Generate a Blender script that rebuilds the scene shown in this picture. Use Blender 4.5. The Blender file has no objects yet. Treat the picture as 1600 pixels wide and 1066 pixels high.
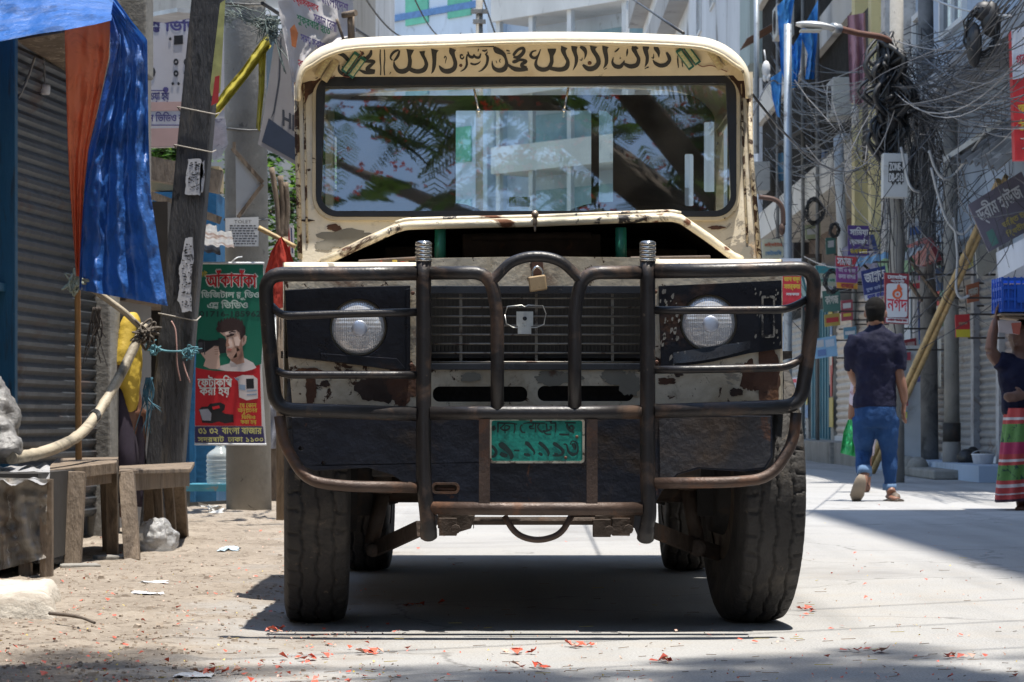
import bpy, bmesh, math, random
from mathutils import Vector, Matrix, noise as mnoise
from mathutils.geometry import tessellate_polygon
R = math.radians
sc = bpy.context.scene
col = sc.collection
# ------------------------------------------------------------------ camera, sky, sun, exposure
F, CX, HY, CH = 4168.0, 800.0, 658.0, 0.6
cam_d = bpy.data.cameras.new('camera'); cam = bpy.data.objects.new('camera', cam_d); col.objects.link(cam)
cam.location = (0, 0, CH); cam.rotation_euler = (R(90), 0, 0)
cam_d.sensor_width = 36; cam_d.lens = F / 1600 * 36; cam_d.shift_y = (HY - 533) / 1600
cam_d.clip_end = 2000; cam_d.clip_start = .1
cam_d.dof.use_dof = True; cam_d.dof.focus_distance = 7.6; cam_d.dof.aperture_fstop = 20
sc.camera = cam
SUN_EL, SUN_AZ = 82.0, 118.0          # azimuth measured clockwise from +Y (right and a little behind the camera)
wd = bpy.data.worlds.new('World'); sc.world = wd; wd.use_nodes = True
_nt = wd.node_tree; _bg = _nt.nodes['Background']
_sky = _nt.nodes.new('ShaderNodeTexSky'); _sky.sky_type = 'NISHITA'; _sky.sun_disc = False
_sky.sun_elevation = R(SUN_EL); _sky.sun_rotation = R(SUN_AZ); _sky.dust_density = .6; _sky.air_density = 1.3
_nt.links.new(_sky.outputs[0], _bg.inputs[0]); _bg.inputs[1].default_value = 0.15
sd = bpy.data.lights.new('sun', 'SUN'); sun = bpy.data.objects.new('sun', sd); col.objects.link(sun)
sd.energy = 4.5; sd.angle = R(.6); sd.color = (1, .95, .87)
sun.rotation_euler = (0, 0, 0)
_d = Vector((math.sin(R(SUN_AZ)) * math.cos(R(SUN_EL)), math.cos(R(SUN_AZ)) * math.cos(R(SUN_EL)), math.sin(R(SUN_EL))))
sun.rotation_euler = _d.to_track_quat('Z', 'Y').to_euler(); sun.location = _d * 60
sc.view_settings.view_transform = 'Standard'; sc.view_settings.look = 'None'
sc.view_settings.exposure = 0.90; sc.view_settings.gamma = 1; sc.view_settings.use_curve_mapping = False
sc.cycles.max_bounces = 8; sc.cycles.transparent_max_bounces = 16; sc.cycles.use_denoising = True
sc.cycles.sample_clamp_indirect = 8
rnd = random.Random(7)
# ------------------------------------------------------------------ helpers
def P(px, py, Y):
    return Vector(((px - CX) / F * Y, Y, CH - (py - HY) / F * Y))
def G(px, py):                                    # point on the ground seen at this place
    Y = F * CH / (py - HY); return Vector(((px - CX) / F * Y, Y, 0))
class Plane:                                      # a real plane in the place: point + normal (towards the viewer)
    def __init__(s, p, n): s.p = Vector(p); s.n = Vector(n).normalized()
    def __call__(s, px, py):
        d = Vector(((px - CX) / F, 1, -(py - HY) / F)); o = Vector((0, 0, CH))
        return o + d * ((s.p - o).dot(s.n) / d.dot(s.n))
def flat(Y): return Plane((0, Y, 0), (0, -1, 0))
class MB:
    def __init__(s): s.v = []; s.f = []; s.m = []; s.sm = []
    def add(s, vs, fs, mi=0, smooth=False):
        b = len(s.v); s.v += [Vector(v) for v in vs]
        for f in fs: s.f.append([b + i for i in f]); s.m.append(mi); s.sm.append(smooth)
        return s
    def box(s, c, size, rot=None, mi=0, taper=1.0):
        x, y, z = [k / 2 for k in size]; c = Vector(c)
        vs = [Vector((sx * x * (taper if sz > 0 else 1), sy * y * (taper if sz > 0 else 1), sz * z)) for sz in (-1, 1) for sx, sy in ((-1, -1), (1, -1), (1, 1), (-1, 1))]
        if rot is not None:
            vs = [rot @ v for v in vs]
        return s.add([c + v for v in vs], [(3, 2, 1, 0), (4, 5, 6, 7), (0, 1, 5, 4), (1, 2, 6, 5), (2, 3, 7, 6), (3, 0, 4, 7)], mi)
    def boxp(s, a, b, mi=0):                      # box from min corner to max corner
        a = Vector(a); b = Vector(b); return s.box((a + b) / 2, [abs(k) for k in (b - a)], None, mi)
    def bar(s, a, b, w, h, mi=0, up=(0, 0, 1)):  # rectangular bar from a to b
        a = Vector(a); b = Vector(b); d = (b - a).normalized(); u = Vector(up)
        x = d.cross(u)
        if x.length < 1e-4: x = d.cross(Vector((0, 1, 0)))
        x.normalize(); u = x.cross(d).normalized()
        vs = [p + x * i * w / 2 + u * j * h / 2 for p in (a, b) for i, j in ((-1, -1), (1, -1), (1, 1), (-1, 1))]
        return s.add(vs, [(3, 2, 1, 0), (4, 5, 6, 7), (0, 1, 5, 4), (1, 2, 6, 5), (2, 3, 7, 6), (3, 0, 4, 7)], mi)
    def tube(s, pts, r, n=10, mi=0, cap=True, ry=None, smooth=True, up0=None):
        pts = [Vector(p) for p in pts]; k = len(pts)
        rs = r if isinstance(r, (list, tuple)) else [r] * k
        t0 = (pts[1] - pts[0]).normalized()
        u = Vector(up0) if up0 is not None else (Vector((0, 0, 1)) if abs(t0.z) < .9 else Vector((0, 1, 0)))
        vs = []; 
        for i, p in enumerate(pts):
            t = ((pts[min(i + 1, k - 1)] - p).normalized() + (p - pts[max(i - 1, 0)]).normalized())
            if t.length < 1e-6: t = t0.copy()
            t.normalize(); u = (u - t * u.dot(t))
            if u.length < 1e-5: u = t.orthogonal()
            u.normalize(); x = t.cross(u)
            f = 1 if ry is None else (ry[i] / rs[i] if isinstance(ry, (list, tuple)) else ry)
            for j in range(n):
                a = 2 * math.pi * j / n; vs.append(p + x * (math.cos(a) * rs[i]) + u * (math.sin(a) * rs[i] * f))
        fs = [(i * n + j, i * n + (j + 1) % n, (i + 1) * n + (j + 1) % n, (i + 1) * n + j) for i in range(k - 1) for j in range(n)]
        s.add(vs, fs, mi, smooth)
        if cap:
            b = len(s.v) - len(vs)
            s.f.append([b + j for j in range(n)][::-1]); s.m.append(mi); s.sm.append(False)
            s.f.append([b + (k - 1) * n + j for j in range(n)]); s.m.append(mi); s.sm.append(False)
        return s
    def lathe(s, o, axis, prof, n=24, mi=0, smooth=True, sx=1.0):   # prof: (distance along axis, radius)
        o = Vector(o); ax = Vector(axis).normalized(); u = ax.orthogonal().normalized(); x = ax.cross(u)
        vs = [o + ax * d + (u * math.cos(2 * math.pi * j / n) + x * math.sin(2 * math.pi * j / n)) * r for d, r in prof for j in range(n)]
        k = len(prof)
        fs = [(i * n + j, i * n + (j + 1) % n, (i + 1) * n + (j + 1) % n, (i + 1) * n + j) for i in range(k - 1) for j in range(n)]
        s.add(vs, fs, mi, smooth)
        b = len(s.v) - len(vs)
        s.f.append([b + j for j in range(n)][::-1]); s.m.append(mi); s.sm.append(False)
        s.f.append([b + (k - 1) * n + j for j in range(n)]); s.m.append(mi); s.sm.append(False)
        return s
    def ell(s, c, r, n=14, mi=0, rot=None):
        c = Vector(c); vs = []; fs = []; m = n // 2
        for i in range(m + 1):
            th = math.pi * i / m
            for j in range(n):
                a = 2 * math.pi * j / n
                v = Vector((r[0] * math.sin(th) * math.cos(a), r[1] * math.sin(th) * math.sin(a), r[2] * math.cos(th)))
                if rot is not None: v = rot @ v
                vs.append(c + v)
        for i in range(m):
            for j in range(n): fs.append((i * n + j, (i + 1) * n + j, (i + 1) * n + (j + 1) % n, i * n + (j + 1) % n))
        return s.add(vs, fs, mi, True)
    def prism(s, outer, holes, pl, th, mi=0, off=0.0, smooth=False):    # outline on plane pl (pixel loops), thickness th away from the viewer
        loops = [outer] + list(holes)
        w = [[pl(x, y) + pl.n * off for x, y in L] for L in loops]
        return s.prism3(w, pl.n * -th, mi)
    def prism3(s, w, d, mi=0):
        tri = tessellate_polygon(w); fl = [p for L in w for p in L]; k = len(fl)
        vs = fl + [p + d for p in fl]; fs = []
        for t in tri:
            a, b, c = (fl[i] for i in t); nn = (b - a).cross(c - a)
            t2 = t if nn.dot(d) < 0 else t[::-1]
            fs.append(tuple(t2)); fs.append(tuple(i + k for i in t2[::-1]))
        b0 = 0
        for L in w:
            m = len(L)
            for i in range(m):
                j = (i + 1) % m; fs.append((b0 + i, b0 + j, b0 + j + k, b0 + i + k))
            b0 += m
        return s.add(vs, fs, mi)
    def grid(s, fn, nu, nv, mi=0, smooth=True, closed_u=False):
        vs = [fn(i / nu, j / nv) for j in range(nv + 1) for i in range(nu + 1)]; w = nu + 1
        return s.add(vs, [(j * w + i, j * w + i + 1, (j + 1) * w + i + 1, (j + 1) * w + i) for j in range(nv) for i in range(nu)], mi, smooth)
    def build(s, name, mats, parent=None, bevel=0, solid=0, seg=2, remesh=0, smooth_it=0, sub=0, recalc=True):
        me = bpy.data.meshes.new(name)
        off = Vector((0, 0, 0))
        p = parent
        while p is not None: off += p.location; p = p.parent
        me.from_pydata([tuple(v - off) for v in s.v], [], s.f)
        for m in (mats if isinstance(mats, (list, tuple)) else [mats]): me.materials.append(m)
        me.polygons.foreach_set('material_index', s.m); me.polygons.foreach_set('use_smooth', s.sm)
        me.update()
        if recalc:
            b = bmesh.new(); b.from_mesh(me); bmesh.ops.recalc_face_normals(b, faces=b.faces); b.to_mesh(me); b.free()
        o = bpy.data.objects.new(name, me); col.objects.link(o)
        if parent is not None: o.parent = parent
        if remesh:
            md = o.modifiers.new('r', 'REMESH'); md.mode = 'VOXEL'; md.voxel_size = remesh; md.use_smooth_shade = True
            if smooth_it: ms = o.modifiers.new('s', 'SMOOTH'); ms.factor = .5; ms.iterations = smooth_it
            bpy.context.view_layer.update()
            dg = bpy.context.evaluated_depsgraph_get(); m2 = bpy.data.meshes.new_from_object(o.evaluated_get(dg))
            o.modifiers.clear(); o.data = m2
            if not m2.materials:
                for m in (mats if isinstance(mats, (list, tuple)) else [mats]): m2.materials.append(m)
            m2.polygons.foreach_set('use_smooth', [True] * len(m2.polygons))
        if solid: md = o.modifiers.new('solid', 'SOLIDIFY'); md.thickness = solid; md.offset = 0
        if bevel: md = o.modifiers.new('bevel', 'BEVEL'); md.width = bevel; md.segments = seg; md.limit_method = 'ANGLE'; md.angle_limit = R(40)
        if sub: md = o.modifiers.new('sub', 'SUBSURF'); md.levels = sub; md.render_levels = sub
        return o
def each(mb, name, m, parent, key=None, **k):      # one object per separate piece (or per key of the piece's centre)
    par = list(range(len(mb.v)))
    def fd(i):
        while par[i] != i: par[i] = par[par[i]]; i = par[i]
        return i
    for f in mb.f:
        for i in f[1:]: par[fd(i)] = fd(f[0])
    gr = {}
    for q, f in enumerate(mb.f): gr.setdefault(fd(f[0]), []).append(q)
    out = {}
    for g, fs in gr.items():
        ids = {i for q in fs for i in mb.f[q]}; c = sum((mb.v[i] for i in ids), Vector()) / len(ids)
        out.setdefault(key(c) if key else g, []).extend(fs)
    res = []
    for fs in out.values():
        n = MB(); mp = {}
        for q in fs:
            for i in mb.f[q]:
                if i not in mp: mp[i] = len(n.v); n.v.append(mb.v[i])
            n.f.append([mp[i] for i in mb.f[q]]); n.m.append(mb.m[q]); n.sm.append(mb.sm[q])
        res.append(n.build(name, m, parent, **k))
    return res
def side(c): return c.x < .06
def tag(o, label=None, cat=None, group=None, kind=None):
    if label: o['label'] = label
    if cat: o['category'] = cat
    if group: o['group'] = group
    if kind: o['kind'] = kind
    return o
def thing(name, loc, label, cat, group=None):
    o = bpy.data.objects.new(name, None); col.objects.link(o); o.location = loc; o.empty_display_size = .1
    return tag(o, label, cat, group)
def copy_tree(o, parent=None, loc=None):
    c = o.copy(); col.objects.link(c)
    if parent is not None: c.parent = parent
    if loc is not None: c.location = loc
    for ch in list(o.children): copy_tree(ch, c)
    return c
def smooth_path(pts, n=6):                        # Catmull-Rom through points
    pts = [Vector(p) for p in pts]; out = []
    for i in range(len(pts) - 1):
        p0 = pts[max(i - 1, 0)]; p1 = pts[i]; p2 = pts[i + 1]; p3 = pts[min(i + 2, len(pts) - 1)]
        for k in range(n):
            t = k / n
            out.append(.5 * ((2 * p1) + (p2 - p0) * t + (2 * p0 - 5 * p1 + 4 * p2 - p3) * t * t + (3 * p1 - p0 - 3 * p2 + p3) * t ** 3))
    out.append(pts[-1]); return out
def fillet(pts, r, n=5):                          # polyline with rounded corners (radius r, per-corner list allowed)
    pts = [Vector(p) for p in pts]; out = [pts[0]]
    for i in range(1, len(pts) - 1):
        rr = r[i - 1] if isinstance(r, (list, tuple)) else r
        a, b, c = pts[i - 1], pts[i], pts[i + 1]
        d1 = (a - b); d2 = (c - b); l = min(rr, d1.length * .48, d2.length * .48)
        p = b + d1.normalized() * l; q = b + d2.normalized() * l
        for k in range(n + 1):
            t = k / n; out.append(p * (1 - t) ** 2 + b * 2 * t * (1 - t) + q * t * t)
    out.append(pts[-1]); return out
def rrect(x0, y0, x1, y1, r, n=6):
    out = []
    for cx, cy, a0 in ((x1 - r, y0 + r, -90), (x1 - r, y1 - r, 0), (x0 + r, y1 - r, 90), (x0 + r, y0 + r, 180)):
        for k in range(n + 1):
            a = R(a0 + 90 * k / n); out.append((cx + r * math.cos(a), cy + r * math.sin(a)))
    return out
def circ(cx, cy, r, n=32, ry=None):
    return [(cx + r * math.cos(2 * math.pi * k / n), cy + (ry or r) * math.sin(2 * math.pi * k / n)) for k in range(n)]
def nz(x, y, z=0.0): return mnoise.noise(Vector((x, y, z)))
# ------------------------------------------------------------------ materials
MC = {}
def pm(name, c, rough=.6, metal=0., var=.18, vs=5., spots=(), bump=0., bs=40., spec=.5, coat=0., stretch=None, trans=0., alpha=1.):
    if name in MC: return MC[name]
    m = bpy.data.materials.new(name); m.use_nodes = True; nt = m.node_tree; b = nt.nodes['Principled BSDF']
    N, L = nt.nodes.new, nt.links.new
    tc = N('ShaderNodeTexCoord'); src = tc.outputs['Object']
    if stretch:
        mp = N('ShaderNodeMapping'); mp.inputs['Scale'].default_value = stretch; L(src, mp.inputs[0]); src = mp.outputs[0]
    def ns(scale, det=6., dist=0., ro=.6):
        t = N('ShaderNodeTexNoise'); t.inputs['Scale'].default_value = scale; t.inputs['Detail'].default_value = det
        t.inputs['Roughness'].default_value = ro; t.inputs['Distortion'].default_value = dist; L(src, t.inputs['Vector']); return t.outputs['Fac']
    def mix(fac, a, bcol):
        x = N('ShaderNodeMix'); x.data_type = 'RGBA'
        if hasattr(fac, 'is_linked'): L(fac, x.inputs[0])
        else: x.inputs[0].default_value = fac
        for sk, v in ((6, a), (7, bcol)):
            if hasattr(v, 'is_linked'): L(v, x.inputs[sk])
            else: x.inputs[sk].default_value = (*v, 1)
        return x.outputs[2]
    def rng(v, a, bb, o0=0., o1=1.):
        r = N('ShaderNodeMapRange'); r.inputs[1].default_value = a; r.inputs[2].default_value = bb; r.inputs[3].default_value = o0; r.inputs[4].default_value = o1
        r.clamp = True; L(v, r.inputs[0]); return r.outputs[0]
    lo = [k * (1 - var) for k in c]; hi = [min(1, k * (1 + var)) for k in c]
    cur = mix(rng(ns(vs), .3, .7), lo, hi)
    rsock = rng(ns(vs * 2.3), .3, .7, max(.03, rough - .1), min(1, rough + .1))
    for sp in spots:                              # (colour, scale, threshold, softness[, roughness])
        fac = rng(ns(sp[1], 8., .6, .65), sp[2], sp[2] + sp[3])
        cur = mix(fac, cur, sp[0])
        if len(sp) > 4:
            x = N('ShaderNodeMix'); x.data_type = 'FLOAT'; L(fac, x.inputs[0]); L(rsock, x.inputs[2]); x.inputs[3].default_value = sp[4]; rsock = x.outputs[0]
    L(cur, b.inputs['Base Color']); L(rsock, b.inputs['Roughness'])
    b.inputs['Metallic'].default_value = metal; b.inputs['Specular IOR Level'].default_value = spec
    b.inputs['Coat Weight'].default_value = coat
    b.inputs['Transmission Weight'].default_value = trans; b.inputs['Alpha'].default_value = alpha
    if bump:
        bn = N('ShaderNodeBump'); bn.inputs['Strength'].default_value = bump; bn.inputs['Distance'].default_value = .02
        L(ns(bs, 8.), bn.inputs['Height']); L(bn.outputs[0], b.inputs['Normal'])
    MC[name] = m; return m
def glow_through(m, t, c):                        # cloth that lets sunlight through
    nt = m.node_tree; out = nt.nodes['Material Output']; b = nt.nodes['Principled BSDF']
    tr = nt.nodes.new('ShaderNodeBsdfTranslucent'); tr.inputs[0].default_value = (*c, 1); mx = nt.nodes.new('ShaderNodeMixShader'); mx.inputs[0].default_value = t
    nt.links.new(b.outputs[0], mx.inputs[1]); nt.links.new(tr.outputs[0], mx.inputs[2]); nt.links.new(mx.outputs[0], out.inputs[0]); return m
def sheer(m, t):                                  # thin translucent sheet: mixes in a transparent share
    nt = m.node_tree; out = nt.nodes['Material Output']; b = nt.nodes['Principled BSDF']
    tr = nt.nodes.new('ShaderNodeBsdfTransparent'); mx = nt.nodes.new('ShaderNodeMixShader'); mx.inputs[0].default_value = t
    nt.links.new(b.outputs[0], mx.inputs[1]); nt.links.new(tr.outputs[0], mx.inputs[2]); nt.links.new(mx.outputs[0], out.inputs[0]); return m
RUST = (.13, .05, .022); DRUST = (.05, .024, .014); PRIM = (.25, .22, .175)
def cream(): return pm('cream_paint', (.68, .60, .46), .5, 0, .14, 4, [((.46, .37, .24), 3.2, .52, .14), (PRIM, 3.4, .615, .012, .8), (RUST, 4.6, .60, .07, .9), (DRUST, 22, .66, .03, .9)], .12, 60)
def cream_rusty(): return pm('cream_rusty_paint', (.60, .53, .41), .55, 0, .14, 4, [((.40, .33, .23), 3.2, .48, .14), ((.33, .28, .21), 14, .56, .12), (PRIM, 4.2, .60, .012, .8), (RUST, 3.6, .56, .12, .9), (DRUST, 22, .60, .03, .9), (DRUST, 60, .66, .03, .9)], .15, 60)
def cream_clean(): return pm('cream_roof_paint', (.72, .65, .51), .45, 0, .08, 4, [((.55, .47, .34), 3.2, .50, .2), ((.45, .38, .28), 16, .60, .1), (DRUST, 14, .70, .02, .9), (RUST, 4, .68, .06, .9)], .06, 60)
def navy_panel(): return pm('black_panel_paint', (.0055, .0062, .0105), .34, 0, .3, 6, [(DRUST, 5, .57, .1, .75), ((.10, .085, .065), 9, .66, .03, .7)], .12, 30, .3)
def navy_bumper(): return pm('bumper_paint', (.010, .0125, .022), .5, 0, .35, 5, [((.035, .025, .019), 4, .52, .14, .8), (RUST, 7, .63, .07, .85)], .25, 30, .3)
def bar_metal(): return pm('bull_bar_paint', (.020, .0175, .0175), .40, .1, .3, 9, [((.10, .062, .042), 6, .54, .12, .55), ((.16, .12, .09), 30, .66, .05, .5)], .1, 90)
def bar_rusty(): return pm('bull_bar_rust', (.075, .047, .034), .5, .2, .3, 9, [((.16, .075, .04), 7, .52, .14, .7), ((.03, .025, .025), 12, .6, .06, .4)], .2, 90)
def chrome(): return pm('chrome', (.7, .68, .64), .22, 1., .15, 12, [((.2, .13, .08), 30, .62, .08, .7)])
def dark(): return pm('dark_underbody', (.022, .02, .019), .8, 0, .3, 6, [((.06, .035, .022), 6, .55, .12)], .3, 30)
def rubber(): return pm('tyre_rubber', (.030, .027, .025), .75, 0, .25, 8, [((.10, .085, .068), 5, .54, .18, .9), ((.14, .11, .08), 26, .64, .06, .9)], .35, 60)
def black(): return pm('black', (.012, .012, .013), .5, 0, .2)
def ink(c): return pm('ink_%d_%d_%d' % tuple(int(k * 99) for k in c), c, .6, 0, .08)
def plain(name, c, **k): return pm(name, c, **k)
BAMBOO = lambda: pm('bamboo', (.40, .285, .13), .5, 0, .3, 6, [((.20, .13, .06), 9, .56, .1)], .15, 60)
GREYBAMBOO = lambda: pm('weathered_bamboo', (.36, .31, .23), .6, 0, .3, 6, [((.10, .09, .07), 5, .54, .12)], .25, 50)
WOOD = lambda: pm('old_wood', (.19, .145, .105), .8, 0, .3, 3, [((.07, .05, .036), 4, .5, .2)], .5, 14, stretch=(4, 4, 1))
CONC = lambda: pm('old_concrete', (.235, .225, .205), .85, 0, .2, 3, [((.12, .112, .10), 1.6, .52, .2), ((.34, .32, .29), 6, .62, .1), ((.10, .095, .09), 18, .64, .05)], .35, 30)
def bamboo_mb(mb, pts, r0, r1, node=.22, n=8, mi=0):
    pts = [Vector(p) for p in pts]; seg = []; tot = sum((pts[i + 1] - pts[i]).length for i in range(len(pts) - 1))
    res = []; rs = []; d = 0
    k = max(8, int(tot / .02))
    def at(t):
        s = t * tot
        for i in range(len(pts) - 1):
            l = (pts[i + 1] - pts[i]).length
            if s <= l or i == len(pts) - 2: return pts[i].lerp(pts[i + 1], s / l)
            s -= l
    for i in range(k + 1):
        t = i / k; ph = (t * tot / node) % 1.0; b = 1 + .16 * max(0, 1 - abs(ph - .5) / .06) - .06 * (1 if abs(ph - .5) < .16 else 0)
        res.append(at(t)); rs.append((r0 + (r1 - r0) * t) * b)
    mb.tube(res, rs, n, mi); return mb
# ------------------------------------------------------------------ lettering
_gc = {}
def glyph_mesh(ch):                               # outline loops of one run of text in the built-in typeface, size 1
    if ch in _gc: return _gc[ch]
    c = bpy.data.curves.new('t', 'FONT'); c.body = ch; c.fill_mode = 'NONE'; c.resolution_u = 2
    o = bpy.data.objects.new('t', c); col.objects.link(o); bpy.context.view_layer.update()
    dg = bpy.context.evaluated_depsgraph_get(); me = bpy.data.meshes.new_from_object(o.evaluated_get(dg))
    nb = {}
    for e in me.edges:
        a, b = e.vertices; nb.setdefault(a, []).append(b); nb.setdefault(b, []).append(a)
    seen = set(); loops = []
    for s0 in nb:
        if s0 in seen: continue
        L = [s0]; seen.add(s0); cur = s0
        while True:
            nx = [q for q in nb[cur] if q not in seen]
            if not nx: break
            cur = nx[0]; seen.add(cur); L.append(cur)
        loops.append([(me.vertices[i].co.x, me.vertices[i].co.y) for i in L])
    bpy.data.objects.remove(o); bpy.data.curves.remove(c); bpy.data.meshes.remove(me)
    loops = [L for L in loops if len(L) > 2]
    _gc[ch] = loops; return loops
def area(L): return sum(L[i][0] * L[(i + 1) % len(L)][1] - L[(i + 1) % len(L)][0] * L[i][1] for i in range(len(L))) / 2
def inside(p, L):
    x, y = p; r = False; j = len(L) - 1
    for i in range(len(L)):
        if (L[i][1] > y) != (L[j][1] > y) and x < (L[j][0] - L[i][0]) * (y - L[i][1]) / (L[j][1] - L[i][1] + 1e-12) + L[i][0]: r = not r
        j = i
    return r
import re as _re
def visual(t):                                    # vowel signs that stand before their letter
    cl = '(\\{[^}]*\\}|[\u0995-\u09b9\u09dc-\u09df]\u09bc?(?:\u09cd[\u0995-\u09b9]\u09bc?)*)'
    t = _re.sub(cl + '\u09cb', '\u09c7\\1\u09be', t); return _re.sub(cl + '([\u09bf\u09c7\u09c8])', '\\2\\1', t)
def layout(text):
    text = visual(text)                                 # {ab} stacks two letters as a conjunct
    out = []; x = 0.0; i = 0; run = ''
    toks = []
    while i < len(text):
        if text[i] == '{':
            j = text.index('}', i); 
            if run: toks.append(run); run = ''
            toks.append(tuple(text[i + 1:j])); i = j + 1
        else: run += text[i]; i += 1
    if run: toks.append(run)
    def w_of(ls): 
        xs = [p[0] for L in ls for p in L]; return (min(xs), max(xs)) if xs else (0, .3)
    for t in toks:
        if isinstance(t, tuple):
            a = glyph_mesh(t[0]); b = glyph_mesh(t[1]); a0, a1 = w_of(a); b0, b1 = w_of(b)
            w = max(a1 - a0, b1 - b0) * .72
            out += [[(x + (px - a0) * w / (a1 - a0), .33 + py * .5) for px, py in L] for L in a]
            out += [[(x + .05 + (px - b0) * .8 * w / (b1 - b0), -.08 + py * .5) for px, py in L] for L in b]
            x += w - .01
        else:
            lead = len(t) - len(t.lstrip(' ')); tail = len(t) - len(t.rstrip(' '))
            x += .26 * lead
            ls = glyph_mesh(t.strip(' '))
            if ls:
                a0, a1 = w_of(ls); out += [[(x + px - a0, py) for px, py in L] for L in ls]; x += a1 - a0 - .01
            x += .26 * tail
    return out
def text_mb(mb, text, fn, bold=0.0, mi=0, raise_=.0006, fit=None):
    """fn(u,v) -> world point for u,v in 0..1 across the text's box; nrm = direction to viewer"""
    loops = layout(text)
    if not loops: return mb
    xs = [p[0] for L in loops for p in L]; ys = [p[1] for L in loops for p in L]
    x0, x1, y0, y1 = min(xs), max(xs), min(ys), max(ys); w = max(x1 - x0, 1e-6); h = max(y1 - y0, 1e-6)
    loops = [[((px - x0) / w, (py - y0) / h) for px, py in L] for L in loops]
    if not loops: return mb
    big = max(range(len(loops)), key=lambda i: abs(area(loops[i])))
    sgn = 1 if area(loops[big]) > 0 else -1
    outers = [L for L in loops if area(L) * sgn > 0]; holes = [L for L in loops if area(L) * sgn <= 0]
    p00, p10, p01 = fn(0, 0), fn(1, 0), fn(0, 1)
    nrm = (p10 - p00).cross(p01 - p00).normalized()
    asp = (p10 - p00).length / max((p01 - p00).length, 1e-9)
    for q, L in enumerate(outers):
        hs = [H for H in holes if inside(H[0], L)]
        w3 = [[fn(*p) for p in X] for X in [L] + hs]
        flatv = [Vector((p[0] * asp, p[1], 0)) for X in [L] + hs for p in X]
        off = nrm * (raise_ + .00003 * (q % 7))
        fl = [p + off for X in w3 for p in X]
        tri = tessellate_polygon([[Vector((p[0] * asp, p[1], 0)) for p in X] for X in [L] + hs])
        mb.add(fl, [tuple(t) for t in tri], mi)
        if bold:
            for X in [L] + hs:
                m = len(X)
                for i in range(m):
                    a = fn(*X[i]) + off * 1.2; b = fn(*X[(i + 1) % m]) + off * 1.2; d = b - a
                    if d.length < 1e-7: continue
                    s = nrm.cross(d).normalized() * bold
                    mb.add([a - s, b - s, b + s, a + s], [(0, 1, 2, 3)], mi)
    return mb
def quad_fn(tl, tr, br, bl):                      # bilinear map with v up
    tl, tr, br, bl = map(Vector, (tl, tr, br, bl))
    return lambda u, v: (bl * (1 - u) + br * u) * (1 - v) + (tl * (1 - u) + tr * u) * v
def sub_fn(fn, u0, v0, u1, v1): return lambda u, v: fn(u0 + (u1 - u0) * u, v0 + (v1 - v0) * v)
def stroke_mb(mb, pts, ws, pl, off=.001, mi=0, n=5):    # brush stroke on plane: pixel points + widths
    k = len(pts); P3 = smooth_path([(x, y, w) for (x, y), w in zip(pts, ws)], n)
    vs = []
    for i, p in enumerate(P3):
        a = P3[max(i - 1, 0)]; b = P3[min(i + 1, len(P3) - 1)]
        d = Vector((b.x - a.x, b.y - a.y)); 
        if d.length < 1e-6: d = Vector((1, 0))
        d.normalize(); nn = Vector((-d.y, d.x)) * max(p.z, .3) / 2
        for s in (-1, 1): vs.append(pl(p.x + nn.x * s, p.y + nn.y * s) + pl.n * off)
    mb.add(vs, [(2 * i, 2 * i + 1, 2 * i + 3, 2 * i + 2) for i in range(len(P3) - 1)], mi); return mb
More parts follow.
